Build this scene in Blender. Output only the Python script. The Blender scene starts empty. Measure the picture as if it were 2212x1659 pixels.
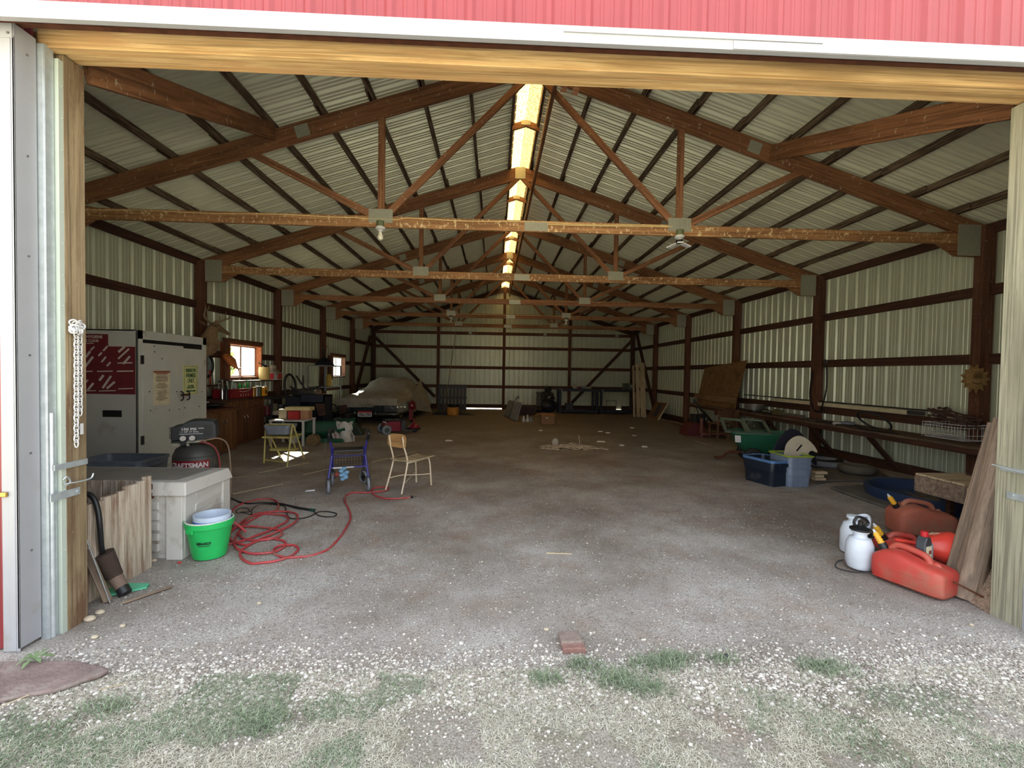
import bpy, bmesh, math, random
import numpy as np
from mathutils import Vector, Matrix, Euler
from mathutils import noise as mnoise
PI = math.pi
random.seed(7); rng = np.random.default_rng(7)
SC = bpy.context.scene
COL = SC.collection
# ------------------------------------------------------------------ camera
F_PX, YAW, PITCH, ROLL, CAM_H = 966.04, 0.0394, 0.0240, 0.0162, 1.4476
_f = Vector((math.sin(YAW)*math.cos(PITCH), math.cos(YAW)*math.cos(PITCH), -math.sin(PITCH)))
_r = Vector((math.cos(YAW), -math.sin(YAW), 0)); _u = _r.cross(_f)
CR = _r*math.cos(ROLL) + _u*math.sin(ROLL); CU = -_r*math.sin(ROLL) + _u*math.cos(ROLL); CF = _f
cam = bpy.data.cameras.new('camera'); camo = bpy.data.objects.new('camera', cam); COL.objects.link(camo)
cam.sensor_fit = 'HORIZONTAL'; cam.sensor_width = 36; cam.lens = F_PX/2212*36; cam.clip_end = 500; cam.clip_start = 0.05
m = Matrix((CR, CU, -CF)).transposed().to_4x4(); m.translation = Vector((0, 0, CAM_H)); camo.matrix_world = m
SC.camera = camo
# ------------------------------------------------------------------ view, world, sun
vs = SC.view_settings; vs.view_transform = 'Standard'; vs.look = 'None'; vs.gamma = 1; vs.use_curve_mapping = False
vs.exposure = 0.86
SC.cycles.diffuse_bounces = 6
W = bpy.data.worlds.new('sky'); SC.world = W; W.use_nodes = True
nt = W.node_tree; nt.nodes.clear()
wo = nt.nodes.new('ShaderNodeOutputWorld'); bg = nt.nodes.new('ShaderNodeBackground')
tc = nt.nodes.new('ShaderNodeTexCoord'); sp = nt.nodes.new('ShaderNodeSeparateXYZ'); cr = nt.nodes.new('ShaderNodeValToRGB')
nt.links.new(tc.outputs['Generated'], sp.inputs[0]); nt.links.new(sp.outputs['Z'], cr.inputs[0])
e = cr.color_ramp.elements
e[0].position = 0.0; e[0].color = (1.0, 0.97, 0.92, 1)
e[1].position = 0.55; e[1].color = (0.80, 0.90, 1.0, 1)
k = cr.color_ramp.elements.new(0.16); k.color = (0.98, 0.97, 0.95, 1)
nt.links.new(cr.outputs[0], bg.inputs[0]); bg.inputs[1].default_value = 1.8
nt.links.new(bg.outputs[0], wo.inputs[0])
sl = bpy.data.lights.new('sun', 'SUN'); slo = bpy.data.objects.new('sun', sl); COL.objects.link(slo)
sl.energy = 30.0; sl.angle = 0.01; sl.color = (1.0, 0.93, 0.80)
SUN_D = Vector((2.0, -2.1, -1.75)).normalized()
slo.rotation_euler = SUN_D.to_track_quat('-Z', 'Y').to_euler()
# ------------------------------------------------------------------ pixel -> place helpers (real places on the floor or a known plane)
Y0, BAY = 2.712, 3.048
def YK(k): return Y0 + k*BAY
ZB = -0.2554
def zf(y): return ZB*min(1, max(0, (y-Y0)/(6*BAY)))
def ray(u, v): return CF + CR*((u-1106)/F_PX) - CU*((v-829.5)/F_PX)
C0 = Vector((0, 0, CAM_H))
def G(u, v, z=None):
    d = ray(u, v); t = 3
    for _ in range(25): t = ((zf((C0+d*t).y) if z is None else z) - CAM_H)/d.z
    return C0 + d*t
def AY(u, v, y): d = ray(u, v); return C0 + d*(y/d.y)
def AX(u, v, x): d = ray(u, v); return C0 + d*(x/d.x)
# ------------------------------------------------------------------ mesh builder
class MB:
    def __init__(s): s.v = []; s.f = []; s.mi = []
    def add(s, vs, fs, mi=0):
        n = len(s.v); s.v += [tuple(p) for p in vs]; s.f += [tuple(i+n for i in f) for f in fs]; s.mi += [mi]*len(fs); return s
    def box(s, x0, x1, y0, y1, z0, z1, mi=0):
        return s.hexa([(x0,y0,z0),(x1,y0,z0),(x1,y1,z0),(x0,y1,z0),(x0,y0,z1),(x1,y0,z1),(x1,y1,z1),(x0,y1,z1)], mi)
    def hexa(s, p, mi=0):
        return s.add(p, [(0,3,2,1),(4,5,6,7),(0,1,5,4),(1,2,6,5),(2,3,7,6),(3,0,4,7)], mi)
    def cbox(s, c, d, rot=None, mi=0):
        R = rot if rot is not None else Matrix.Identity(3); c = Vector(c)
        q = [c + R @ Vector((sx*d[0]/2, sy*d[1]/2, sz*d[2]/2)) for sx, sy, sz in [(-1,-1,-1),(1,-1,-1),(1,1,-1),(-1,1,-1),(-1,-1,1),(1,-1,1),(1,1,1),(-1,1,1)]]
        return s.hexa(q, mi)
    def bar(s, p0, p1, w, h, up=(0,0,1), mi=0):
        p0 = Vector(p0); p1 = Vector(p1); R = frame(p1-p0, up)
        return s.cbox((p0+p1)/2, ((p1-p0).length, w, h), R, mi)
    def cyl(s, p0, p1, r0, r1=None, n=16, cap=True, mi=0):
        r1 = r0 if r1 is None else r1; p0 = Vector(p0); p1 = Vector(p1); R = frame(p1-p0, (0,0,1))
        vs = []
        for p, r in ((p0, r0), (p1, r1)):
            for i in range(n):
                a = 2*PI*i/n; vs.append(p + R @ Vector((0, r*math.cos(a), r*math.sin(a))))
        fs = [(i, (i+1) % n, n+(i+1) % n, n+i) for i in range(n)]
        if cap: fs += [tuple(range(n-1, -1, -1)), tuple(range(n, 2*n))]
        return s.add(vs, fs, mi)
    def tube(s, pts, r, n=8, closed=False, mi=0):
        pts = [Vector(p) for p in pts]; N = len(pts); vs = []; up = Vector((0.13, 0.05, 1))
        for i, p in enumerate(pts):
            if closed: t = pts[(i+1) % N] - pts[i-1]
            else: t = pts[min(i+1, N-1)] - pts[max(i-1, 0)]
            if t.length < 1e-9: t = Vector((1, 0, 0))
            t.normalize(); a = up - t*up.dot(t)
            if a.length < 1e-3: a = Vector((1, 0, 0)) - t*t.x
            a.normalize(); b = t.cross(a); up = a
            rr = r[i] if isinstance(r, (list, tuple)) else r
            for j in range(n):
                q = 2*PI*j/n; vs.append(p + a*rr*math.cos(q) + b*rr*math.sin(q))
        M_ = N if closed else N-1
        fs = [(i*n+j, i*n+(j+1) % n, ((i+1) % N)*n+(j+1) % n, ((i+1) % N)*n+j) for i in range(M_) for j in range(n)]
        if not closed: fs += [tuple(range(n-1, -1, -1)), tuple(range((N-1)*n, N*n))]
        return s.add(vs, fs, mi)
    def lathe(s, prof, c=(0,0,0), axis=(0,0,1), n=24, sx=1, sy=1, mi=0):
        c = Vector(c); R = frame(Vector(axis), (0,0,1) if abs(Vector(axis).normalized().z) < .9 else (1,0,0)); vs = []
        for r, h in prof:
            for i in range(n):
                a = 2*PI*i/n; vs.append(c + R @ Vector((h, r*math.cos(a)*sy, r*math.sin(a)*sx)))
        K = len(prof)
        fs = [(k*n+i, k*n+(i+1) % n, (k+1)*n+(i+1) % n, (k+1)*n+i) for k in range(K-1) for i in range(n)]
        if prof[0][0] > 1e-4: fs.append(tuple(range(n-1, -1, -1)))
        if prof[-1][0] > 1e-4: fs.append(tuple(range((K-1)*n, K*n)))
        return s.add(vs, fs, mi)
    def prism(s, poly, off, mi=0):            # poly: 3-D points of a flat outline, off: extrusion vector
        n = len(poly); off = Vector(off); a = [Vector(p) for p in poly]
        return s.add(a + [p+off for p in a], [tuple(range(n-1, -1, -1)), tuple(range(n, 2*n))] + [(i, (i+1) % n, n+(i+1) % n, n+i) for i in range(n)], mi)
    def torus(s, c, R_, r, axis=(0,0,1), n=28, k=8, a0=0, a1=2*PI, sq=1, mi=0):
        c = Vector(c); F = frame(Vector(axis), (0,0,1) if abs(Vector(axis).normalized().z) < .9 else (1,0,0)); full = abs(a1-a0-2*PI) < 1e-6
        pts = [c + F @ Vector((0, R_*math.cos(a0+(a1-a0)*i/n), R_*math.sin(a0+(a1-a0)*i/n))) for i in range(n if full else n+1)]
        return s.tube(pts, r, k, closed=full, mi=mi)
    def ball(s, c, r, n=12, mi=0, rot=None):
        r = (r, r, r) if not isinstance(r, (tuple, list)) else r; c = Vector(c); vs = []; K = max(4, n//2+1); R = rot if rot is not None else Matrix.Identity(3)
        for k in range(K):
            t = PI*k/(K-1)
            for i in range(n):
                a = 2*PI*i/n; vs.append(c + R @ Vector((r[0]*math.sin(t)*math.cos(a), r[1]*math.sin(t)*math.sin(a), r[2]*math.cos(t))))
        return s.add(vs, [(k*n+i, (k+1)*n+i, (k+1)*n+(i+1) % n, k*n+(i+1) % n) for k in range(K-1) for i in range(n)], mi)
    def grid(s, fn, nu, nv, mi=0):
        vs = [fn(i/(nu-1), j/(nv-1)) for i in range(nu) for j in range(nv)]
        return s.add(vs, [(i*nv+j, (i+1)*nv+j, (i+1)*nv+j+1, i*nv+j+1) for i in range(nu-1) for j in range(nv-1)], mi)
def frame(d, up=(0,0,1)):
    x = Vector(d).normalized(); up = Vector(up); y = up.cross(x)
    if y.length < 1e-5: y = Vector((0,1,0)).cross(x) if abs(x.y) < .9 else Vector((1,0,0)).cross(x)
    y.normalize(); z = x.cross(y)
    return Matrix((x, y, z)).transposed()
def rotz(a): return Matrix.Rotation(a, 3, 'Z')
def sm(pts, n=8, closed=False):               # Catmull-Rom smoothing
    P = [Vector(p) for p in pts]; out = []; N = len(P)
    for i in range(N if closed else N-1):
        a, b, c, d = (P[(i-1) % N], P[i], P[(i+1) % N], P[(i+2) % N]) if closed else (P[max(i-1,0)], P[i], P[i+1], P[min(i+2,N-1)])
        for k in range(n):
            t = k/n; out.append(0.5*((2*b) + (c-a)*t + (2*a-5*b+4*c-d)*t*t + (3*b-a-3*c+d)*t**3))
    if not closed: out.append(P[-1])
    return out
ROOTM = {}
def setp(o, label=None, cat=None, group=None, kind=None):
    if label: o['label'] = label
    if cat: o['category'] = cat
    if group: o['group'] = group
    if kind: o['kind'] = kind
    return o
def thing(name, label, cat, loc=(0,0,0), rz=0, group=None, rot=None):
    o = bpy.data.objects.new(name, None); COL.objects.link(o); o.empty_display_size = .1
    o.location = loc; o.rotation_euler = rot if rot is not None else (0, 0, rz)
    ROOTM[o.name] = Matrix.Translation(Vector(loc)) @ o.rotation_euler.to_matrix().to_4x4()
    return setp(o, label, cat, group)
def part(name, mb, mat, parent=None, label=None, world=False, bev=0, sub=0, smooth=38, mtx=None, kind=None, solid=0, seg=2):
    me = bpy.data.meshes.new(name); vs = mb.v
    PM = ROOTM[parent.name] if parent is not None else Matrix.Identity(4)
    if world and parent is not None:
        inv = PM.inverted(); vs = [tuple(inv @ Vector(p)) for p in vs]
    me.from_pydata(vs, [], mb.f)
    mats = mat if isinstance(mat, (list, tuple)) else [mat]
    for q in mats: me.materials.append(q)
    if len(mats) > 1: me.polygons.foreach_set('material_index', mb.mi)
    o = bpy.data.objects.new(name, me); COL.objects.link(o)
    if parent is not None: o.parent = parent
    if mtx is not None: o.matrix_basis = mtx
    ROOTM[o.name] = PM @ (mtx if mtx is not None else Matrix.Identity(4))
    if smooth:
        me.polygons.foreach_set('use_smooth', [True]*len(me.polygons)); me.set_sharp_from_angle(angle=math.radians(smooth))
    if solid: q = o.modifiers.new('solid', 'SOLIDIFY'); q.thickness = solid; q.offset = 0
    if bev: q = o.modifiers.new('bevel', 'BEVEL'); q.width = bev; q.segments = seg; q.limit_method = 'ANGLE'; q.angle_limit = math.radians(40); q.harden_normals = True
    if sub: q = o.modifiers.new('sub', 'SUBSURF'); q.levels = sub; q.render_levels = sub
    return setp(o, label, None, None, kind)
def beam(name, p0, p1, w, h, mat, parent=None, up=(0,0,1), label=None, bev=0.004):
    """one board with its own axes (x runs along the grain)"""
    p0 = Vector(p0); p1 = Vector(p1)
    if parent is not None:
        inv = ROOTM[parent.name].inverted(); p0 = inv @ p0; p1 = inv @ p1; up = inv.to_3x3() @ Vector(up)
    L = (p1-p0).length; mb = MB().cbox((0,0,0), (L, w, h))
    mt = frame(p1-p0, up).to_4x4(); mt.translation = (p0+p1)/2
    return part(name, mb, mat, parent, label, mtx=mt, bev=bev, seg=1)
def solo(name, mb, mat, label, cat, loc=(0,0,0), group=None, world=True, kind=None, **kw):
    """a thing that is a single mesh; its origin sits at loc"""
    loc = Vector(loc); M2 = Matrix.Translation(loc)
    if world: q = MB(); q.v = [tuple(Vector(p)-loc) for p in mb.v]; q.f = mb.f; q.mi = mb.mi; mb = q
    o = part(name, mb, mat, None, mtx=M2, **kw)
    return setp(o, label, cat, group, kind)
def dup(root, loc=None, rz=None, label=None, group=None):
    r = root.copy(); COL.objects.link(r)
    if loc is not None: r.location = loc
    if rz is not None: r.rotation_euler = (0, 0, rz)
    ROOTM[r.name] = Matrix.Translation(r.location) @ r.rotation_euler.to_matrix().to_4x4()
    if label: r['label'] = label
    if group: r['group'] = group
    def kids(o, p):
        for ch in [c for c in bpy.data.objects if c.parent == o]:
            c = ch.copy(); COL.objects.link(c); c.parent = p; kids(ch, c)
    kids(root, r); return r
def text(body, size, mat, parent, mtx, ext=0.0008, name='lettering', sx=1.0, align='CENTER', bold=0.0):
    cu = bpy.data.curves.new('t', 'FONT'); cu.body = body; cu.size = size; cu.extrude = ext; cu.align_x = align; cu.align_y = 'CENTER'; cu.offset = bold
    to = bpy.data.objects.new('t', cu); COL.objects.link(to); dg = bpy.context.evaluated_depsgraph_get()
    me = bpy.data.meshes.new_from_object(to.evaluated_get(dg)); bpy.data.objects.remove(to)
    me.materials.clear(); me.materials.append(mat)
    o = bpy.data.objects.new(name, me); COL.objects.link(o); o.parent = parent
    o.matrix_basis = mtx @ Matrix.Diagonal((sx, 1, 1, 1)); return o
def facing(loc, n, up=(0,0,1)):               # matrix whose +z is n, +y near up
    z = Vector(n).normalized(); x = Vector(up).cross(z).normalized(); y = z.cross(x)
    mt = Matrix((x, y, z)).transposed().to_4x4(); mt.translation = Vector(loc); return mt
# ------------------------------------------------------------------ materials
def lin(c): return tuple((x/12.92 if x <= .04045 else ((x+.055)/1.055)**2.4) for x in (c[0]/255, c[1]/255, c[2]/255)) + (1,)
class NT:
    def __init__(s, name):
        s.m = bpy.data.materials.new(name); s.m.use_nodes = True; s.t = s.m.node_tree; s.b = s.t.nodes['Principled BSDF']; s.o = s.t.nodes['Material Output']
    def n(s, t, **kw):
        x = s.t.nodes.new(t)
        for k_, v_ in kw.items(): setattr(x, k_, v_)
        return x
    def l(s, a, b): s.t.links.new(a, b)
    def coord(s, scale=(1,1,1), out='Object', rot=(0,0,0)):
        c = s.n('ShaderNodeTexCoord'); mp = s.n('ShaderNodeMapping'); mp.inputs['Scale'].default_value = scale; mp.inputs['Rotation'].default_value = rot
        s.l(c.outputs[out], mp.inputs[0]); return mp.outputs[0]
    def noise(s, vec, scale, detail=4, rough=.55, dist=0):
        x = s.n('ShaderNodeTexNoise'); x.inputs['Scale'].default_value = scale; x.inputs['Detail'].default_value = detail
        x.inputs['Roughness'].default_value = rough; x.inputs['Distortion'].default_value = dist; s.l(vec, x.inputs['Vector']); return x.outputs['Fac']
    def ramp(s, fac, stops):
        x = s.n('ShaderNodeValToRGB'); s.l(fac, x.inputs[0]); E_ = x.color_ramp.elements
        E_[0].position, E_[0].color = stops[0]; E_[1].position, E_[1].color = stops[-1]
        for p_, c_ in stops[1:-1]: q = E_.new(p_); q.color = c_
        return x.outputs[0]
    def mix(s, fac, a, b):
        x = s.n('ShaderNodeMix', data_type='RGBA'); 
        if isinstance(fac, (int, float)): x.inputs[0].default_value = fac
        else: s.l(fac, x.inputs[0])
        for i, q in ((6, a), (7, b)):
            if isinstance(q, tuple): x.inputs[i].default_value = q
            else: s.l(q, x.inputs[i])
        return x.outputs[2]
    def bump(s, h, strength=.3, dist=.01):
        x = s.n('ShaderNodeBump'); x.inputs['Strength'].default_value = strength; x.inputs['Distance'].default_value = dist
        s.l(h, x.inputs['Height']); s.l(x.outputs[0], s.b.inputs['Normal'])
BW = lambda v: (v, v, v, 1)
def plain(name, c, rough=.5, metal=0, var=.12, scale=8, bump=0, dirt=None, dirtamt=.5, coat=0):
    s = NT(name); s.b.inputs['Roughness'].default_value = rough; s.b.inputs['Metallic'].default_value = metal
    if coat: s.b.inputs['Coat Weight'].default_value = coat
    c = lin(c); v = s.coord(); nz = s.noise(v, scale)
    a = tuple(x*(1-var) for x in c[:3])+(1,); b = tuple(min(1, x*(1+var)) for x in c[:3])+(1,)
    col = s.ramp(nz, [(.3, a), (.7, b)])
    if dirt:
        d = s.noise(v, scale*.6, 6, .65); col = s.mix(s.ramp(d, [(.62-.3*dirtamt, BW(0)), (.75, BW(1))]), col, lin(dirt))
    s.l(col, s.b.inputs['Base Color'])
    if bump: s.bump(s.noise(v, scale*5), bump)
    return s.m
def wood(name, c1, c2, rough=.7, axis='X', sc=1.0, spots=None, spotc=(215,205,180), knots=True, stain=None, contrast=1.0):
    s = NT(name); s.b.inputs['Roughness'].default_value = rough; s.b.inputs['Specular IOR Level'].default_value = .25
    k_ = {'X': (1.2, 22, 22), 'Y': (22, 1.2, 22), 'Z': (22, 22, 1.2)}[axis]
    def wc(scale):
        oi = s.n('ShaderNodeObjectInfo'); tc_ = s.n('ShaderNodeTexCoord'); ml = s.n('ShaderNodeVectorMath', operation='SCALE'); ml.inputs[0].default_value = (3.1, 1.7, 2.3); s.l(oi.outputs['Random'], ml.inputs['Scale'])
        ad_ = s.n('ShaderNodeVectorMath', operation='ADD'); s.l(tc_.outputs['Object'], ad_.inputs[0]); s.l(ml.outputs[0], ad_.inputs[1]); mp = s.n('ShaderNodeMapping'); mp.inputs['Scale'].default_value = scale; s.l(ad_.outputs[0], mp.inputs[0]); return mp.outputs[0]
    v = wc(tuple(q*sc for q in k_)); g = s.noise(v, 1.6, 6, .62, .6)
    w_ = .2/contrast
    col = s.ramp(g, [(.5-w_, lin(c1)), (.5+w_, lin(c2))])
    k2 = {'X': (.5, 2.5, 2.5), 'Y': (2.5, .5, 2.5), 'Z': (2.5, 2.5, .5)}[axis]
    k3 = {'X': (.7, 52, 52), 'Y': (52, .7, 52), 'Z': (52, 52, .7)}[axis]; fl = s.noise(wc(tuple(q*sc for q in k3)), 1.0, 4, .6, 1.2)
    col = s.mix(s.ramp(fl, [(.52, BW(0)), (.58, BW(.6))]), col, tuple(x*.5 for x in lin(c1)[:3])+(1,))
    big = s.noise(wc(k2), 1.6, 3)
    dk = tuple(x*.62 for x in lin(c1)[:3])+(1,)
    col = s.mix(s.ramp(big, [(.5, BW(0)), (.72, BW(.75))]), col, dk)
    if stain: col = s.mix(s.ramp(s.noise(wc(tuple(q*1.0 for q in k2)), 2.6, 5, .7), [(.5, BW(0)), (.66, BW(.8))]), col, lin(stain))
    if spots:
        sv = s.coord((14, 40, 9)); q = s.noise(sv, 1.5, 5, .8); col = s.mix(s.ramp(q, [(.72-.1*spots, BW(0)), (.76-.1*spots, BW(.85))]), col, lin(spotc))
    s.l(col, s.b.inputs['Base Color']); s.bump(g, .35, .004); return s.m

def wrap_text(body, mat, par, rfn, a0, a1, zc, h, ext=.001, bold=.0):
    """lettering wrapped round an upright surface of revolution: radius rfn(z)"""
    o = text(body, 1.0, mat, par, Matrix.Identity(4), bold=bold, ext=.001); me = o.data; xs = [v.co.x for v in me.vertices]; ys = [v.co.y for v in me.vertices]; X0, X1, Y0q, Y1q = min(xs), max(xs), min(ys), max(ys)
    for v in me.vertices:
        a = a0+(v.co.x-X0)/(X1-X0)*(a1-a0); z = zc+((v.co.y-Y0q)/(Y1q-Y0q)-.5)*h; r = rfn(z)+(ext if v.co.z > 0 else 0)
        v.co = Vector((r*math.sin(a), -r*math.cos(a), z))
    return o
MAT = {}
def mk():
    M_ = MAT
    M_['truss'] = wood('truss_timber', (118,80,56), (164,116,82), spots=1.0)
    M_['trusslit'] = wood('lit_chord_timber', (136,96,64), (188,142,98), spots=1.55, spotc=(225,205,160))  # brighter copy of the truss timber, lit look painted into the colour
    M_['dark'] = wood('dark_timber', (64,44,36), (92,64,52), spots=.6)
    M_['purlin'] = wood('purlin_timber', (70,56,46), (138,118,98), sc=1.6, contrast=2.2)
    M_['post'] = wood('post_timber', (84,56,44), (116,78,60), spots=.9)
    M_['jamb'] = wood('jamb_timber', (124,106,82), (164,146,116), stain=(96,66,50), spots=.7, axis='X')
    M_['jambr'] = wood('treated_timber', (140,137,118), (178,175,154), spots=.3)
    M_['header'] = wood('header_timber', (186,148,98), (220,186,134), sc=.9, contrast=1.5, stain=(190,146,100))
    M_['plywood'] = wood('plywood', (112,84,56), (150,116,80), axis='X', sc=.6)
    M_['fence'] = wood('weathered_timber', (164,148,132), (208,196,180), axis='X', stain=(112,72,46), contrast=1.7)
    M_['grey_wood'] = wood('grey_timber', (128,108,92), (176,156,138), axis='X', stain=(96,84,76))
    M_['pale_wood'] = wood('pale_timber', (176,156,124), (222,206,176), axis='X')
    M_['cab'] = wood('cabinet_timber', (98,66,42), (134,94,60), axis='Z', sc=.5)
    M_['cab2'] = wood('dark_cabinet_timber', (84,54,38), (116,78,54), axis='Z', sc=.5)
    M_['plate'] = plain('galvanised_plate', (165,165,150), .45, .35, .1, 30)
    M_['galv'] = plain('galvanised_steel', (186,194,198), .4, .5, .12, 25)
    M_['white'] = plain('white_trim', (202,202,204), .45, 0, .03, 5, dirt=(190,180,165), dirtamt=.05)
    M_['trimwhite'] = plain('door_trim_white', (152,153,158), .45, 0, .03, 5, dirt=(140,136,126), dirtamt=.05)
    M_['yard'] = plain('bounce_yard', (196,190,168), .95)  # yard out of view, coloured paler to bounce sun up to the ceiling
    M_['whitewall'] = plain('white_painted_wood', (196,198,192), .6, 0, .05, 4, dirt=(150,145,130), dirtamt=.15)
    M_['greentrim'] = plain('pale_green_trim', (176,186,176), .5, 0, .04, 5)
    M_['red'] = plain('red_siding', (134,52,56), .4, 0, .05, 3)
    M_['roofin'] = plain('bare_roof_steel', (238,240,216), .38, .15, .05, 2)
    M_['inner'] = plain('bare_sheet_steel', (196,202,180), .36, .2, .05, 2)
    M_['black'] = plain('black_plastic', (26,27,30), .45)
    M_['dgrey'] = plain('dark_grey_plastic', (58,60,64), .5)
    M_['grey'] = plain('grey_plastic', (128,134,146), .5)
    M_['lgrey'] = plain('pale_grey_plastic', (192,190,186), .6, 0, .04, 6, dirt=(140,130,118), dirtamt=.25)
    M_['rubber'] = plain('rubber', (38,38,38), .75)
    M_['chrome'] = plain('chrome', (200,200,200), .15, 1, .02)
    M_['steel'] = plain('dull_steel', (140,140,138), .4, .7)
    M_['rust'] = plain('rusty_steel', (92,52,34), .75, .3, .3, 14)
    M_['brass'] = plain('brass', (190,150,80), .35, .8)
    M_['dirt'] = plain('dirt', (110,94,80), .95)
    M_['paper'] = plain('paper', (216,208,180), .8)
    M_['card'] = plain('cardboard', (150,112,78), .85, 0, .08)
    s = NT('window_glass'); tr = s.n('ShaderNodeBsdfTransparent'); gl_ = s.n('ShaderNodeBsdfGlossy'); gl_.inputs[1].default_value = .03; mx = s.n('ShaderNodeMixShader'); mx.inputs[0].default_value = .06
    tr.inputs[0].default_value = (.94,.97,.96,1); s.l(tr.outputs[0], mx.inputs[1]); s.l(gl_.outputs[0], mx.inputs[2]); s.l(mx.outputs[0], s.o.inputs[0])
    M_['pane'] = s.m
    s = NT('bottle_glass_clear'); s.b.inputs['Base Color'].default_value = (.85,.95,.92,1); s.b.inputs['Roughness'].default_value = .05; s.b.inputs['Transmission Weight'].default_value = .7; M_['glass'] = s.m
    s = NT('bottle_glass_green'); s.b.inputs['Base Color'].default_value = (.08,.55,.15,1); s.b.inputs['Roughness'].default_value = .08; s.b.inputs['Transmission Weight'].default_value = .6; M_['ggreen'] = s.m
    # ridge skylight: translucent, lit by the sun above it
    s = NT('ridge_panel'); v = s.coord((1,1,1)); t = s.n('ShaderNodeBsdfTranslucent'); d = s.n('ShaderNodeBsdfDiffuse'); mx = s.n('ShaderNodeMixShader')
    sp_ = s.ramp(s.noise(s.coord((30,22,30)), 1.6, 4, .7), [(.53, BW(0)), (.57, BW(1))])
    col = s.mix(sp_, lin((196,160,92)), lin((96,58,30)))
    s.l(col, t.inputs[0]); d.inputs[0].default_value = lin((200,190,150)); mx.inputs[0].default_value = .15
    s.l(t.outputs[0], mx.inputs[1]); s.l(d.outputs[0], mx.inputs[2]); s.l(mx.outputs[0], s.o.inputs[0]); M_['skylight'] = s.m
    # ground
    s = NT('gravel_ground'); s.b.inputs['Roughness'].default_value = .95; s.b.inputs['Specular IOR Level'].default_value = .15
    v = s.coord(); n1 = s.noise(v, .8, 5, .65); n2 = s.noise(v, 26, 6, .7); n3 = s.noise(v, 110, 4, .65)
    a = s.ramp(n1, [(.34, lin((146,136,128))), (.5, lin((176,169,164))), (.64, lin((200,197,194)))])
    a = s.mix(s.ramp(s.noise(v, 1.7, 5, .7, .3), [(.50, BW(0)), (.68, BW(.5))]), a, lin((158,132,114)))
    a = s.mix(s.ramp(n3, [(.36, BW(.7)), (.55, BW(0))]), a, lin((100,90,82)))
    a = s.mix(s.ramp(n2, [(.30, BW(.5)), (.46, BW(0))]), a, lin((112,100,92)))
    vo = s.n('ShaderNodeTexVoronoi'); vo.inputs['Scale'].default_value = 58; s.l(v, vo.inputs[0])
    peb = s.ramp(vo.outputs['Distance'], [(.14, BW(1)), (.26, BW(0))]); gate = s.ramp(vo.outputs['Color'], [(.66, BW(0)), (.72, BW(1))])
    mm = s.n('ShaderNodeMath', operation='MULTIPLY'); s.l(peb, mm.inputs[0]); s.l(gate, mm.inputs[1])
    a = s.mix(mm.outputs[0], a, lin((206,201,194)))
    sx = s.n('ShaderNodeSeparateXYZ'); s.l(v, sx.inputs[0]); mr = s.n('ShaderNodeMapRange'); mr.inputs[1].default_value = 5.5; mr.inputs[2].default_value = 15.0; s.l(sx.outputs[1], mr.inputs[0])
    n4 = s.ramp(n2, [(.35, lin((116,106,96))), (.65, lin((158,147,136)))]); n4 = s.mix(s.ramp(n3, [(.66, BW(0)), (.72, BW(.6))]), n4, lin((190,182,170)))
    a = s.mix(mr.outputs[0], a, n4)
    mr2 = s.n('ShaderNodeMapRange'); mr2.inputs[1].default_value = 2.22; mr2.inputs[2].default_value = 2.0; s.l(sx.outputs[1], mr2.inputs[0])
    gm = s.ramp(s.noise(v, 3.2, 6, .7), [(.42, BW(.25)), (.6, BW(.8))]); g2 = s.n('ShaderNodeMath', operation='MULTIPLY'); s.l(mr2.outputs[0], g2.inputs[0]); s.l(gm, g2.inputs[1])
    a = s.mix(g2.outputs[0], a, s.ramp(n3, [(.35, lin((96,92,74))), (.65, lin((146,140,118)))]))
    s.l(a, s.b.inputs['Base Color'])
    ad = s.n('ShaderNodeMath', operation='ADD'); s.l(n3, ad.inputs[0]); s.l(mm.outputs[0], ad.inputs[1]); s.bump(ad.outputs[0], .9, .010)
    M_['ground'] = s.m
mk()
M = MAT
# ================================================================== the building
XL, XR, XC = -5.73, 6.63, 0.444         # steel sheet planes and ridge
PXL, PXR = -5.54, 6.43                  # inner faces of the wall posts
ZR, SL = 5.484, 0.325                   # top of the rafters at the ridge, roof slope
YB = 21.0
def rz_(x): return ZR - SL*abs(x-XC)    # top of the rafters
def struct(name, mb, mat, label=None, **kw): return part(name, mb, mat, None, label=label, kind='structure', **kw)
def prof(u0, u1, pitch=.2286, maj=.019, mino=.004, start=0.0):
    """rib profile: list of (u, n)"""
    out = [(u0, 0)]; k0 = math.floor((u0-start)/pitch)
    for k in range(k0, k0+int((u1-u0)/pitch)+3):
        c = start + k*pitch
        for du, n in ((-.034,0),(-.013,maj),(.013,maj),(.034,0),(.072,0),(.078,mino),(.092,mino),(.098,0),(.132,0),(.138,mino),(.152,mino),(.158,0)):
            u = c+du*pitch/.2286
            if u0 < u < u1: out.append((u, n))
    out.append((u1, 0)); return out
def ribbed(mb, u0, u1, vb, vt, P, **kw):
    pr = prof(u0, u1, **kw)
    for i in range(len(pr)-1):
        (a, na), (b, nb) = pr[i], pr[i+1]
        mb.add([P(a, vb(a), na), P(b, vb(b), nb), P(b, vt(b), nb), P(a, vt(a), na)], [(0,1,2,3)])
    return mb
# roof
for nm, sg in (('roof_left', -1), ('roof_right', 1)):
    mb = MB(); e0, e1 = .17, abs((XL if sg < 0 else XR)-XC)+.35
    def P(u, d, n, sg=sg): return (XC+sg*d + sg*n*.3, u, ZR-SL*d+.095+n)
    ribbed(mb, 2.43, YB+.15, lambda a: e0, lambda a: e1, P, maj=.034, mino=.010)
    struct(nm, mb, M['roofin'], smooth=0, solid=.002)
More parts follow.
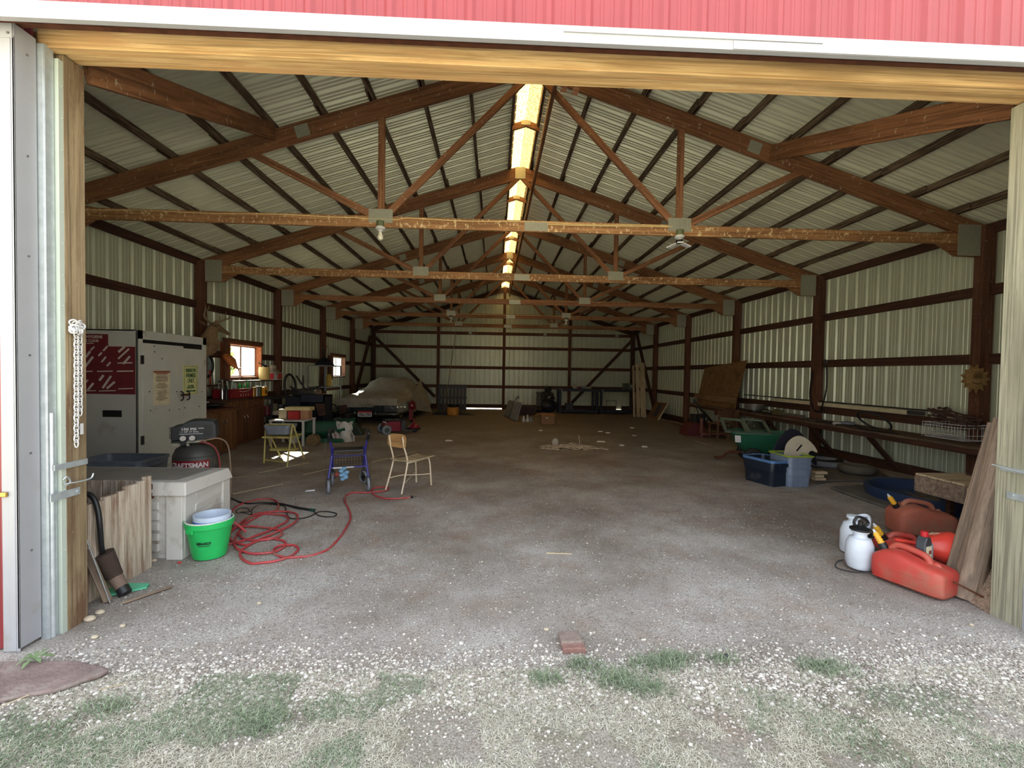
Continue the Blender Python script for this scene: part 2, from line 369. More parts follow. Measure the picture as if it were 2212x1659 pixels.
# side walls
W1 = (9.62, 10.86, 1.27, 1.965); W2 = (15.62, 16.84, 1.24, 1.92)
def wall_strip(mb, x, y0, y1, z0, z1, sg):
    ribbed(mb, y0, y1, lambda a: z0, lambda a: z1, lambda u, z, n: (x+sg*n, u, z), maj=.028, mino=.004)
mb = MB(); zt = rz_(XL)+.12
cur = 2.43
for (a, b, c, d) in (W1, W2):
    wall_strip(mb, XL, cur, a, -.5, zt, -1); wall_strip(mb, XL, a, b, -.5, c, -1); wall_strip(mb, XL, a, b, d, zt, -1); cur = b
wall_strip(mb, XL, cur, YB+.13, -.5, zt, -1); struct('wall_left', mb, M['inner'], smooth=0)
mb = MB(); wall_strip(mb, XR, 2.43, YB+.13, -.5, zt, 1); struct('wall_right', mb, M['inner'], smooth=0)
mb = MB(); ribbed(mb, XL-.08, XR+.08, lambda a: -.19, lambda a: rz_(a)+.12, lambda u, z, n: (u, YB+.09+n, z), maj=.028, mino=.008); struct('wall_back', mb, M['inner'], smooth=0)
# front wall: red siding above the opening and at either side behind the doors
JL, JR = -2.31, 3.10
mb = MB(); P = lambda u, z, n: (u, 2.45-n, z)
ribbed(mb, XL, XR, lambda a: 3.245, lambda a: rz_(a)+.12, P, pitch=.2115, start=.05)
ribbed(mb, XL, JL-.10, lambda a: 0.0, lambda a: 3.245, P, pitch=.2115, start=.05)
ribbed(mb, JR+.10, XR, lambda a: 0.0, lambda a: 3.245, P, pitch=.2115, start=.05)
struct('wall_front', mb, M['red'], smooth=0)
# ridge skylight strip
mb = MB()
for sg in (-1, 1):
    mb.add([(XC, 2.5, ZR+.15), (XC, YB, ZR+.15), (XC+sg*.27, YB, ZR+.03), (XC+sg*.27, 2.5, ZR+.03)], [(0,1,2,3)])
sk = struct('window_1', mb, M['skylight'], 'Translucent yellow ridge panel, speckled', smooth=0)
# ground and floor
def gz(x, y):
    return zf(y) + .012*mnoise.noise(Vector((x*1.3, y*1.3, 0))) + .006*mnoise.noise(Vector((x*6, y*6, 3)))
def gridpatch(name, x0, x1, y0, y1, nx, ny, kindlabel=None):
    mb = MB(); mb.grid(lambda a, b: (x0+(x1-x0)*a, y0+(y1-y0)*b, gz(x0+(x1-x0)*a, y0+(y1-y0)*b)), nx, ny)
    return struct(name, mb, M['ground'], kindlabel)
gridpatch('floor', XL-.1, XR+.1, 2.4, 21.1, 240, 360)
gridpatch('ground_front', -6, 7, .6, 2.4, 260, 60, 'Pebbly ground with dry turf in front of the shed')
mb = MB()
for (a, b, c, d) in ((-80, 80, -90, .6), (-80, -6, .6, 2.4), (7, 80, .6, 2.4), (-80, XL-.1, 2.4, 60), (XR+.1, 80, 2.4, 60), (XL-.1, XR+.1, 21.1, 60)):
    mb.add([(a,c,gz(a,c)-.0), (b,c,gz(b,c)), (b,d,zf(d)), (a,d,zf(d))], [(0,1,2,3)])
struct('ground_outside', mb, M['yard'], smooth=0)
# ---- posts
SIDE = {-1: 'left', 1: 'right'}
NEAR = ['nearest', 'second', 'third', 'fourth', 'fifth', 'sixth']
def post(name, x, y, z0, z1, wx, wy, mat, label, cat='post', group=None):
    o = beam(name, (x, y, z0), (x, y, z1), wy, wx, mat, None, up=(1,0,0)); return setp(o, label, cat, group)
for sg in (-1, 1):
    for k in range(1, 6):
        x = PXL-.09 if sg < 0 else PXR+.09
        post('wall_post', x, YK(k), zf(YK(k))-.05, rz_(x)-.02, .17, .13, M['post'], 'dark timber wall post on the %s wall, %s from the door' % (SIDE[sg], NEAR[k-1]))
post('wall_post', PXL-.07, YB-.03, ZB-.05, rz_(PXL)-.02, .17, .15, M['dark'], 'dark corner post at the back left corner')
post('wall_post', PXR+.09, YB-.03, ZB-.05, rz_(PXR)-.02, .17, .15, M['dark'], 'dark corner post at the back right corner')
for x, w in ((-2.63, 'left of centre'), (.43, 'at the centre'), (3.53, 'right of centre')):
    post('wall_post', x, YB+.0, ZB-.05, rz_(x)-.02, .13, .13, M['post'], 'tall dark timber post %s of the back wall' % w)
# ---- girts
def girt(p0, p1, w, h, mat, label, up=(0,0,1), name='wall_girt'):
    o = beam(name, p0, p1, w, h, mat, None, up=up); return setp(o, label, 'wall girt')
ROWN = {3.48: 'top', 2.66: 'upper', 1.74: 'middle', .82: 'lower', -.12: 'bottom'}
for z, nm in ROWN.items():
    a, b = 2.70, YB-.1
    h = .14 if z > 0 else .24
    zz0, zz1 = (z, z)
    if z < .1: zz0, zz1 = .02, -.16
    girt((XL+.05, a, zz0), (XL+.05, b, zz1), .038, h, M['dark'], '%s long dark rail along the left wall' % nm) if nm != 'middle' else None
    girt((XR-.05, a, zz0), (XR-.05, b, zz1), .038, h, M['dark'], '%s long dark rail along the right wall' % nm)
for (a, b, w) in ((2.70, 9.50, 'between the door and the near window'), (10.98, 15.50, 'between the two windows'), (16.96, YB-.1, 'beyond the far window')):
    girt((XL+.05, a, 1.74), (XL+.05, b, 1.74), .038, .14, M['dark'], 'middle dark rail of the left wall, %s' % w)
for z, nm in ((3.29, 'top'), (2.62, 'second'), (1.69, 'third'), (.80, 'fourth')):
    girt((XL+.1, YB+.065, z), (XR-.1, YB+.065, z), .038, .14, M['post'], '%s dark rail down the back wall' % nm)
for a, b, w in ((XL, -1.30, 'behind the covered car'), (.39, 5.78, 'behind the workbench'), (6.05, XR, 'in the right corner')):
    girt((a, YB+.03, -.16), (b, YB+.03, -.16), .038, .26, M['dark'], 'dark bottom board of the back wall %s' % w)
girt((-1.30, YB+.03, -.115), (.39, YB+.03, -.115), .038, .18, M['dark'], 'dark bottom board of the back wall with daylight beneath it')
# ---- purlins
cnt = ['lowest', 'second', 'third', 'fourth', 'fifth', 'sixth', 'seventh', 'eighth', 'ninth', 'topmost']
for sg in (-1, 1):
    ds = [.21+.0, .81, 1.42, 2.03, 2.64, 3.25, 3.87, 4.48, 5.10, 5.72]
    if sg > 0: ds = [.21, .82, 1.44, 2.06, 2.66, 3.27, 3.86, 4.45, 5.05, 5.65]
    for i, d in enumerate(reversed(ds)):
        x = XC+sg*d; z = rz_(x)+.046; mb = MB()
        for b in range(6):
            ya = 2.5 if b == 0 else YK(b)-.2; yb = YK(b+1)+.2 if b < 5 else YB+.08
            o_ = .013*(1 if b % 2 else -1); hh = .085
            mb.cbox((o_, (ya+yb)/2-12, -.0), (.042, yb-ya, hh))
        q = MB(); q.f = mb.f; q.mi = mb.mi; q.v = [(v[1], v[0], v[2]) for v in mb.v]     # grain along x
        mt = Matrix(((0,1,0),(1,0,0),(0,0,1))).to_4x4(); mt.translation = Vector((x, 12, z))
        mt2 = Matrix.Rotation(PI/2, 4, 'Z'); mt2.translation = Vector((x, 12, z))
        o = part('roof_purlin', q, M['purlin'], None, mtx=mt2, smooth=0)
        setp(o, 'long dark roof purlin under the %s roof slope, %s from the wall' % (SIDE[sg], cnt[i]), 'purlin')
# ---- trusses
def ribplate(mb, c, w, h, n, t=.006, vert=True):
    """nail plate: thin sheet with folded teeth lines, facing -y"""
    cx, cy, cz = c; mb.box(cx-w/2, cx+w/2, cy-t, cy, cz-h/2, cz+h/2)
    for i in range(n):
        f = (i+.5)/n
        if vert: xx = cx-w/2+w*f; mb.box(xx-.18*w/n, xx+.18*w/n, cy-t-.004, cy-t, cz-h/2, cz+h/2)
        else: zz = cz-h/2+h*f; mb.box(cx-w/2, cx+w/2, cy-t-.004, cy-t, zz-.18*h/n, zz+.18*h/n)
def truss(k):
    y = YK(k); end = k == 6; if_end = .07 if end else 0
    y += if_end
    t = thing('roof_truss', 'brown timber roof truss spanning the shed, %s from the door' % NEAR[k-1], 'roof truss', (XC, y, 3.26))
    chm = M['trusslit'] if k <= 2 else M['truss']  # chords near the door take the copy with light painted in
    zc = 3.33; D = .235; xl, xr = PXL-.0, PXR+.0
    nL, nR = XC-1.905, XC+1.915
    beam('bottom_chord', (xl, y, zc), (xr, y, zc), .038, .14, chm, t)
    for sg, xe in ((-1, XL+.05), (1, XR-.05)):
        cz = D/2*math.sqrt(1+SL*SL)
        beam('top_chord', (XC, y, ZR-cz), (xe, y, rz_(xe)-cz), .04, D, M['truss'], t, up=(0,0,1))
    yw = y
    def web(x0, z0, x1, z1, w=.085): beam('web', (x0, yw, z0), (x1, yw, z1), .036, w, M['truss'], t, up=(0,0,1) if abs(x1-x0) > .1 else (1,0,0))
    for n_, sg in ((nL, -1), (nR, 1)):
        web(n_, 3.40, n_, rz_(n_)-.22)
        web(n_-sg*.05, 3.40, XC+sg*.03, ZR-.22)
        xo = XC+sg*3.52; web(n_+sg*.08, 3.40, xo, rz_(xo)-.2)
    pl = MB()
    ribplate(pl, (nL, y-.022, 3.40), .30, .17, 14); part('gusset_plate', pl, M['plate'], t, world=True, smooth=0)
    pl = MB(); ribplate(pl, (nR, y-.022, 3.40), .30, .17, 14); part('gusset_plate', pl, M['plate'], t, world=True, smooth=0)
    pl = MB(); ribplate(pl, (XC+.06, y-.022, 3.325), .30, .115, 12); part('splice_plate', pl, M['plate'], t, world=True, smooth=0)
    pl = MB(); ribplate(pl, (XC, y-.022, ZR-.14), .20, .22, 9); part('apex_plate', pl, M['plate'], t, world=True, smooth=0)
    for sg in (-1, 1):
        xx = XC+sg*2.88; pl = MB(); zz = rz_(xx)-.125; a = math.atan(-SL*sg)
        R = Matrix.Rotation(-a, 3, 'Y'); pl.cbox((xx, y-.024, zz), (.17, .006, .15), R)
        for i in range(7): pl.cbox(Vector((xx, y-.028, zz)) + R @ Vector((-.07+i*.0233, 0, 0)), (.008, .004, .15), R)
        part('chord_plate', pl, M['plate'], t, world=True, smooth=0)
        # heel block with its ribbed plate, below the chord end
        xi = PXR if sg > 0 else PXL
        hb = MB(); pts = [(xi, 3.10), (xi-sg*.34, 3.10), (xi-sg*.62, 3.27), (xi-sg*.62, 3.40), (xi, 3.50)]
        hb.prism([(px, y-.018, pz) for px, pz in pts], (0, .036, 0)); part('heel_block', hb, M['truss'], t, world=True, smooth=0)
        pl = MB(); ribplate(pl, (xi-sg*.165, y-.022, 3.31), .31, .41, 16, vert=False); part('heel_plate', pl, M['plate'], t, world=True, smooth=0)
    return t
for k in range(1, 6): truss(k)
# end truss against the back wall is only rafters and a few plates
t = thing('roof_truss', 'rafters and webs of the last truss against the back wall', 'roof truss', (XC, YB, 3.3))
for sg, xe in ((-1, XL+.05), (1, XR-.05)):
    beam('top_chord', (XC, YB-.02, ZR-.12), (xe, YB-.02, rz_(xe)-.12), .04, .2, M['dark'], t)
for xx, w in ((XC-1.6, .2), (XC+1.9, .2), (XC+5.3, .2)):
    pl = MB(); pl.box(xx-.07, xx+.07, YB-.06, YB-.05, 3.24, 3.34); part('nail_plate', pl, M['plate'], t, world=True)
# ridge ties half-way between the trusses
for i, k in enumerate((1.5, 2.5, 3.5, 4.5, 5.5)):
    y = Y0+k*BAY; t = thing('ridge_tie', 'short peaked timber tie under the ridge skylight, %s from the door' % NEAR[i], 'tie', (XC, y, ZR))
    mb = MB(); pts = [(-.22, -.16), (0, -.085), (.22, -.16), (.22, -.06), (0, .015), (-.22, -.06)]
    mb.prism([(XC+a, y-.02, ZR+.02+b) for a, b in pts], (0, .04, 0)); part('tie_board', mb, M['truss'], t, world=True, smooth=0)
    mb = MB(); ribplate(mb, (XC, y-.022, ZR-.015), .15, .07, 6); part('nail_plate', mb, M['plate'], t, world=True, smooth=0)
# long brace beside the ridge
o = beam('ridge_brace', (.70, 2.75, 5.03), (.64, YB-.1, 5.05), .05, .09, M['truss']); setp(o, 'long rough timber brace running just right of the ridge skylight', 'brace')
# knee boards from the door header to the first truss
o = beam('corner_brace', AY(185, 142, 2.72), AY(590, 284, YK(1)-.06), .04, .19, M['truss']); setp(o, 'wide board rising from the left door post to the first truss', 'brace')
o = beam('corner_brace', AY(2200, 220, 2.72), AY(1668, 330, YK(1)-.06), .04, .19, M['truss']); setp(o, 'wide board rising from the right door post to the first truss', 'brace')
# diagonal braces in the back corners
for a, b, lb in (((-5.5, YB-.12, 3.0), (-2.75, YB-.12, .30), 'diagonal brace on the back wall behind the covered car'),
                 ((6.42, YB-.12, 3.05), (3.65, YB-.12, .10), 'diagonal brace on the back wall above the workbench')):
    o = beam('diagonal_brace', a, b, .038, .14, M['dark']); setp(o, lb, 'brace')
o = beam('diagonal_brace', AX(800, 725, PXL+.03), AX(768, 850, PXL+.03), .038, .13, M['dark'], up=(1,0,0)); setp(o, 'diagonal brace on the left wall in the back corner', 'brace')
o = beam('diagonal_brace', AX(1374, 715, PXR-.05), AX(1412, 880, PXR-.05), .038, .13, M['dark'], up=(1,0,0)); setp(o, 'diagonal brace on the right wall behind the leaning white boards', 'brace')
# ---- door opening
o = beam('door_header', (-2.385, 2.47, 3.165), (3.19, 2.47, 3.165), .055, .145, M['header']); setp(o, 'long golden timber header over the door opening', 'beam')
o = beam('door_header', (-2.6, 2.56, 3.165), (3.45, 2.56, 3.165), .085, .12, M['header']); setp(o, 'inner timber header plank tucked behind the golden header', 'beam')
post('door_post', JL-.07, 2.565, -.1, 3.10, .14, .125, M['jamb'], 'weathered timber post at the left of the door opening, chain hanging on it')
post('door_post', JR+.07, 2.545, -.1, 3.10, .14, .17, M['jambr'], 'pale weathered timber post at the right of the door opening')
# white track cover above the doors
mb = MB(); x0, x1 = -4.2, 4.6
def ex(pts, mi=0):
    mb.add([(x0, y, z) for y, z in pts]+[(x1, y, z) for y, z in pts], [(i, i+1, len(pts)+i+1, len(pts)+i) for i in range(len(pts)-1)], mi)
ex([(2.425, 3.235), (2.25, 3.155), (2.215, 3.150), (2.21, 3.125), (2.20, 3.105), (2.20, 3.060), (2.225, 3.060), (2.225, 3.10), (2.29, 3.105)])
t = thing('track_cover', 'white metal cover over the sliding door track', 'door track', (0, 2.2, 3.1))
part('cover', mb, M['trimwhite'], t, world=True, smooth=0, solid=.003)
mb = MB(); mb.box(.31, 1.6, 2.192, 2.2, 3.105, 3.128); mb.box(1.15, 4.6, 2.194, 2.2, 3.06, 3.10)
part('overlap_strip', mb, M['trimwhite'], t, world=True)
for xx in (.134, .665):
    mb = MB(); p = AY(1132 if xx < .3 else 1342, 92 if xx < .3 else 101, 2.33); mb.cyl((p.x, p.y, p.z), (p.x, p.y-.03, p.z), .019, n=16); mb.cyl((p.x, p.y-.03, p.z), (p.x, p.y-.04, p.z), .008, n=10)
    mb.cyl((p.x, p.y, p.z), (p.x, p.y+.05, p.z), .006, n=8)
    part('track_roller', mb, M['steel'], t, world=True)
mb = MB().box(-4.2, 4.6, 2.30, 2.36, 3.125, 3.14).box(-4.2, 4.6, 2.30, 2.303, 3.105, 3.14)
part('rail', mb, M['rust'], t, world=True)
# left sliding door leaf
t = thing('door_1', 'Open red sliding door with white trim at the left', None, (-3.0, 2.35, 0)); t['kind'] = 'structure'
mb = MB(); ribbed(mb, -4.2, -2.435, lambda a: .01, lambda a: 3.08, lambda u, z, n: (u, 2.335-n, z), pitch=.2115, start=-2.62)
part('door_skin', mb, M['red'], t, world=True, smooth=0)
mb = MB().box(-2.445, -2.365, 2.312, 2.318, .005, 3.05).box(-2.375, -2.365, 2.312, 2.42, .02, 3.115)
mb.box(-4.2, -2.368, 2.306, 2.314, 3.04, 3.11).box(-2.41, -2.38, 2.309, 2.313, .01, 3.04)
part('edge_trim', mb, M['trimwhite'], t, world=True, bev=.002)
mb = MB()
for z in (3.06,): mb.cyl((-2.385, 2.306, z), (-2.385, 2.302, z), .006, n=8)
for i in range(6): z = .5+i*.5; mb.cyl((-2.372+.008, 2.37, z), (-2.36, 2.37, z), .005, n=8)
part('screw', mb, M['steel'], t, world=True)
mb = MB(); p = G(10, 1070, 0); q = AY(8, 1069, 2.30); mb.box(q.x-.05, q.x+.012, 2.296, 2.31, q.z-.012, q.z+.012); part('latch', mb, M['brass'], t, world=True, bev=.004)
mb = MB()
for i in range(14):
    a = i/14; mb.ball((-2.41+.07*a, 2.33+.08*a, .015+.01*random.random()), (.016, .014, .014), 6)
# galvanised door guide and post trim
mb = MB().box(-2.375, -2.337, 2.425, 2.475, 0.0, 3.10).box(-2.337, -2.331, 2.425, 2.475, 0, 3.10)
mb.cyl((-2.335, 2.45, 0), (-2.335, 2.45, 1.2), .013, n=10)
solo('door_stop', mb, M['galv'], 'tall galvanised steel channel on the left door jamb', 'door stop', (-2.35, 2.45, 0), bev=.003)
mb = MB().box(-2.337, -2.312, 2.478, 2.515, -.02, 3.06)
for i in range(18): z = .12+i*.165; mb.cyl((-2.313, 2.497, z), (-2.308, 2.497, z), .004, n=6)
solo('jamb_trim', mb, M['greentrim'], 'pale green metal trim nailed along the left door post', 'trim', (-2.32, 2.49, 0))
mb = MB().box(3.095, 3.115, 2.30, 2.455, -.02, 3.06)
for i in range(14): z = .12+i*.165; mb.cyl((3.096, 2.40, z), (3.092, 2.40, z), .004, n=6)
mb.box(3.112, 3.50, 2.30, 2.31, -.02, 3.06)
solo('jamb_trim', mb, M['trimwhite'], 'white metal trim nailed beside the right door post', 'trim', (3.1, 2.4, 0))
# two stub blocks hanging behind the header
for i, (u, v, lb) in enumerate(((1221, 172, 'left'), (1246, 178, 'right'))):
    p = AY(u, v, 3.1); mb = MB().box(-.02, .02, -.045, .045, -.06, .10); o = part('hanging_block', mb, M['truss'], None, mtx=Matrix.Translation(p) @ Matrix.Rotation(.12, 4, 'Y'))
    setp(o, 'short timber stub hanging behind the header, %s of the pair' % lb, 'timber block')
    o2 = beam('block_hanger', (p.x, 3.1, p.z+.1), (p.x, 3.1, 4.0), .03, .04, M['truss']); o2.parent = o; o2.matrix_parent_inverse = o.matrix_basis.inverted()
# ---- windows in the left wall
for i, (a, b, c, d) in enumerate((W1, W2)):
    t = thing('window_%d' % (i+2), 'Small %s sliding window with timber frame in the left wall' % ('near', 'far')[i], None, (XL, (a+b)/2, c)); t['kind'] = 'structure'
    fm = wood('window_frame_timber_%d' % i, (120,66,40), (170,100,62), axis='Y') if i == 0 else M['post']
    mb = MB(); x1 = PXL
    mb.box(XL, x1, a-.04, a, c-.04, d+.04).box(XL, x1, b, b+.04, c-.04, d+.04).box(XL, x1, a, b, c-.04, c).box(XL, x1, a, b, d, d+.04)
    part('timber_frame', mb, fm, t, world=True)
    mb = MB(); mb.box(x1-.04, x1, a-.18, a-.04, c-.5 if i == 0 else c-.1, d+.10).box(x1-.045, x1-.005, a-.2, b+.1, d+.04, d+.12)
    part('casing', mb, M['post'], t, world=True)
    mb = MB(); xx = XL+.03; mid = (a+b)/2; w = .03
    mb.box(xx-.02, xx+.02, a, b, c, c+w).box(xx-.02, xx+.02, a, b, d-w, d).box(xx-.02, xx+.02, a, a+w, c, d).box(xx-.02, xx+.02, b-w, b, c, d).box(xx-.02, xx+.025, mid-.03, mid+.03, c, d)
    part('sash', mb, M['white'], t, world=True)
    mb = MB(); mb.box(xx-.002, xx+.002, a+w, mid-.03, c+w, d-w); part('pane', mb, M['pane'], t, world=True)
    mb = MB(); mb.box(xx-.002, xx+.002, mid+.03, b-w, c+w, d-w); part('pane', mb, M['pane'], t, world=True)
# ================================================================== left side, near the door
V = Vector
def curved(mb, R_, a0, a1, z0, z1, t_=.002, n=20):
    vs = []
    for i in range(n+1):
        a = a0+(a1-a0)*i/n
        for r in (R_, R_+t_):
            for z in (z0, z1): vs.append((r*math.sin(a), -r*math.cos(a), z))
    fs = []
    for i in range(n): k = i*4; fs += [(k+2,k+6,k+7,k+3),(k+0,k+1,k+5,k+4),(k+1,k+3,k+7,k+5),(k+0,k+4,k+6,k+2)]
    mb.add(vs, fs)
def P3(c): return (c.x, c.y, c.z)
# chain hanging on the left door post, with its bunched top and tag
t = thing('hanging_chain', 'long white metal chain hanging on the left door post', 'chain', (JL+.02, 2.56, 1.6))
def chain_link(mb, c, ax, L=.021, w=.0065, r=.0026):
    pts = []
    for i in range(12):
        a = 2*PI*i/12; pts.append((ax*(w*math.cos(a)), L/2*math.sin(a)*1.0))
    P_ = [c + V((0, p[0] if ax > 0 else 0, p[1])) + (V((p[0], 0, 0)) if ax < 0 else V((0,0,0))) for p in pts]
    mb.tube(P_, r, 6, closed=True)
mb = MB(); top = AX(165, 722, JL+.015); bot = AX(165, 958, JL+.015)
n = 22
for i in range(n):
    f = i/(n-1); c = top.lerp(bot, f)
    if i % 2: chain_link(mb, c, -1, .044, .010, .0034)
    else: chain_link(mb, c, 1, .044, .013, .0036)
top2 = AX(173, 722, JL+.012); bot2 = AX(173, 890, JL+.012); n = 16
for i in range(n):
    c = top2.lerp(bot2, i/(n-1))
    if i % 2: chain_link(mb, c, -1, .044, .010, .0034)
    else: chain_link(mb, c, 1, .044, .013, .0036)
part('chain_strand', mb, M['white'], t, world=True)
mb = MB(); random.seed(3)
for i in range(16):
    c = AX(166+random.uniform(-9, 10), 706+random.uniform(-10, 11), JL+.03); mb.torus(c, .016, .0042, (random.uniform(-1,1), random.uniform(-1,1), random.uniform(-1,1)), 12, 6)
p = AX(166, 706, JL+.02); mb.cyl((JL-.0, p.y, p.z), (JL+.05, p.y, p.z), .006)
part('bunched_loops', mb, M['white'], t, world=True)
mb = MB(); a = AX(173, 915, JL+.014); b = AX(180, 938, JL+.016); mb.box(a.x-.001, a.x+.002, a.y, b.y+.003, b.z, a.z); part('tag', mb, M['white'], t, world=True, bev=.003, label='flat white plastic tag')
# galvanised latch straps on both door posts
for sg, u0, u1, v0, v1, X_, lb in ((-1, 126, 176, 1105, 1128, JL+.002, 'left'), (1, 2165, 2212, 1040, 1103, JR-.006, 'right')):
    t = thing('door_latch_bar', 'galvanised steel strap bolted across the %s door post' % lb, 'latch', (X_, 2.5, .8))
    mb = MB()
    if sg < 0:
        a = AX(123, 1118, X_); b = AX(176, 1105, X_); mb.box(X_, X_+.006, 2.41, 2.575, .735, .775); mb.cyl((X_, 2.56, .755), (X_+.012, 2.56, .755), .007)
        part('strap', mb, M['galv'], t, world=True)
        mb = MB(); mb.box(X_, X_+.008, 2.43, 2.62, .895, .925); part('keeper', mb, M['galv'], t, world=True)
        mb = MB(); mb.tube(sm([AX(140, 1046, X_+.02), AX(155, 1043, X_+.03), AX(172, 1040, X_+.035), AX(196, 1033, X_+.04), AX(202, 1022, X_+.045)], 5), .004, 8)
        mb.tube(sm([AX(137, 1036, X_+.02), AX(145, 1030, X_+.03), AX(152, 1040, X_+.02), AX(144, 1048, X_+.02), AX(139, 1042, X_+.02)], 5), .004, 8); part('twisted_wire', mb, M['galv'], t, world=True)
    else:
        mb.box(X_, X_+.006, 2.32, 2.56, .745, .785); mb.cyl((X_+.004, 2.53, .77), (X_-.006, 2.53, .77), .007); part('strap', mb, M['galv'], t, world=True)
        mb = MB(); mb.box(X_-.002, X_+.006, 2.34, 2.60, .905, .93); part('keeper', mb, M['galv'], t, world=True)
        mb = MB(); mb.tube(sm([V((X_-.03, 2.62, .935)), V((X_-.02, 2.55, .925)), V((X_-.01, 2.45, .915)), V((X_-.012, 2.38, .91))], 5), .004, 8); part('twisted_wire', mb, M['galv'], t, world=True)
# tall white painted cabinet with the two signs
CY0, CZ = 6.20, 1.95; CX = AY(296, 730, CY0).x; CY1 = AX(446, 850, CX).y
t = thing('storage_cabinet', 'tall white painted wooden cabinet along the left wall, signs on its doors', 'cabinet', (CX-.45, 7.0, zf(7)))
zb = zf(7)-.01
mb = MB(); mb.box(-5.52, CX, CY0, CY0+.02, zb, CZ).box(-5.52, CX-.02, CY1-.02, CY1, zb, CZ).box(-5.52, CX-.02, CY0, CY1, CZ-.02, CZ).box(-5.52, -5.50, CY0, CY1, zb, CZ).box(-5.52, CX, CY0, CY1, zb, zb+.08)
mb.box(CX-.02, CX, CY0, CY0+.1, zb, CZ).box(CX-.02, CX, CY1-.09, CY1, zb, CZ).box(CX-.02, CX, CY0, CY1, CZ-.12, CZ)
part('carcass', mb, M['whitewall'], t, world=True, bev=.003)
mid = (CY0+CY1)/2+.16
mb = MB(); mb.box(CX-.012, CX+.012, CY0+.09, mid-.004, zb+.05, CZ-.17); part('door', mb, M['whitewall'], t, world=True, bev=.004)
d1 = t.children[-1]
mb = MB(); mb.box(CX-.012, CX+.012, mid+.004, CY1-.08, zb+.05, CZ-.20); part('door', mb, M['whitewall'], t, world=True, bev=.004)
mb = MB(); mb.box(CX-.03, CX-.02, CY0+.1, CY1-.09, CZ-.20, CZ-.12); part('gap_shadow_board', mb, M['black'], t, world=True)
for yy in (mid-.07, mid+.07):
    a = 1.02; mb = MB(); mb.tube(sm([V((CX+.012, yy, a+.07)), V((CX+.05, yy, a+.05)), V((CX+.055, yy, a)), V((CX+.05, yy, a-.05)), V((CX+.012, yy, a-.07))], 5), .009, 8); part('handle', mb, M['black'], t, world=True)
mb = MB(); p = AX(385, 853, CX); mb.box(CX+.012, CX+.026, mid-.07, mid+.13, p.z-.02, p.z+.012); part('bolt_latch', mb, M['rust'], t, world=True)
for z in (1.55, .45):
    mb = MB(); mb.box(CX+.001, CX+.016, CY0+.055, CY0+.10, z-.06, z+.06); part('hinge', mb, M['black'], t, world=True)
mb = MB(); a = AY(222, 886, CY0); b = AY(263, 901, CY0); mb.box(a.x, b.x, CY0-.004, CY0+.001, b.z, a.z); part('hand_slot', mb, M['black'], t, world=True)
mb = MB()
for u, v in ((323,846),(382,846),(325,887),(366,886),(387,884),(399,881),(430,878),(333,748),(436,846),(350,775),(334,760)):
    p = AX(u, v, CX+.012); mb.cyl(P3(p), (p.x+.003, p.y, p.z), .010, n=8)
part('screw_hole', mb, M['black'], t, world=True)
# signs: red hygiene board on the end, list and farmer sign on the doors
CR_ = plain('sign_red', (112,34,42), .85, dirt=(84,40,38), dirtamt=.2)
SN = facing((0,0,0), (0,-1,0))
a = AY(175, 744, CY0); b = AY(293, 852, CY0)
t = thing('hygiene_board', 'dark red board with white tape strips on the end of the white cabinet', 'sign', ((a.x+b.x)/2, CY0-.01, (a.z+b.z)/2))
mb = MB(); mb.box(a.x-.55, b.x, CY0-.016, CY0-.002, b.z, a.z-.02); part('board', mb, CR_, t, world=True)
h = AY(234, 722, CY0); mb = MB(); mb.box(a.x-.55, h.x, CY0-.017, CY0-.002, a.z-.02, h.z); part('header_panel', mb, CR_, t, world=True)
WP = plain('faded_white_paint', (206,196,188), .7)
def ontobj(par, loc, n, up=(0,0,1)): return ROOTM[par.name].inverted() @ facing(loc, n, up)
p = AY(192, 727.5, CY0-.02); text('PERSONAL HYGIENE', .052, WP, t, ontobj(t, (h.x-.30, CY0-.0185, p.z), (0,-1,0)), bold=.0012)
p = AY(192, 735.5, CY0-.02); text('AND DRESS CODE', .048, WP, t, ontobj(t, (h.x-.31, CY0-.0185, p.z-.003), (0,-1,0)), bold=.0012)
mb = MB()
def strip(u0, v0, u1, v1, w):
    p = AY(u0, v0, CY0-.019); q = AY(u1, v1, CY0-.019); d = (q-p).normalized(); nn = V((-d.z, 0, d.x))*w/2
    mb.prism([p-nn, q-nn, q+nn, p+nn], (0,.002,0))
S2 = lambda x, y: (180+x/11.06, 710+y/11.06)
for (x0,y0,x1,y1,w) in ((835,560,985,430,.03),(830,720,1090,480,.022),(950,840,1110,660,.026),(360,650,440,570,.022),(475,530,575,415,.022),(430,800,540,670,.022),(560,895,645,800,.022),(380,1240,480,1110,.03),(460,1420,660,1130,.028),(560,1430,750,1270,.028),(100,1470,240,1300,.028),(40,910,230,670,.03),(60,680,160,540,.03),(170,520,260,430,.02),(60,1280,110,1220,.02),(50,1020,220,1018,.016),(330,1020,700,1015,.014),(800,1018,1190,1012,.016),(815,822,1170,815,.016),(770,378,1150,372,.012),(60,1488,300,1480,.012),(370,1490,770,1480,.012),(830,1440,1190,1425,.012),(60,350,240,348,.01)):
    strip(*S2(x0,y0), *S2(x1,y1), w)
part('tape_strips', mb, WP, t, world=True, smooth=0)
def panel_on_door(name, u0, v0, u1, v1, mat, label, th=.006):
    a = AX(u0, v0, CX+.014); b = AX(u1, v1, CX+.014)
    t = thing(name, label, 'sign', (CX+.014, (a.y+b.y)/2, (a.z+b.z)/2)); z0, z1 = (a.z+b.z)/2, 0
    mb = MB(); mb.box(CX+.013, CX+.013+th, a.y, b.y, b.z, a.z); part('board', mb, mat, t, world=True); return t, a, b
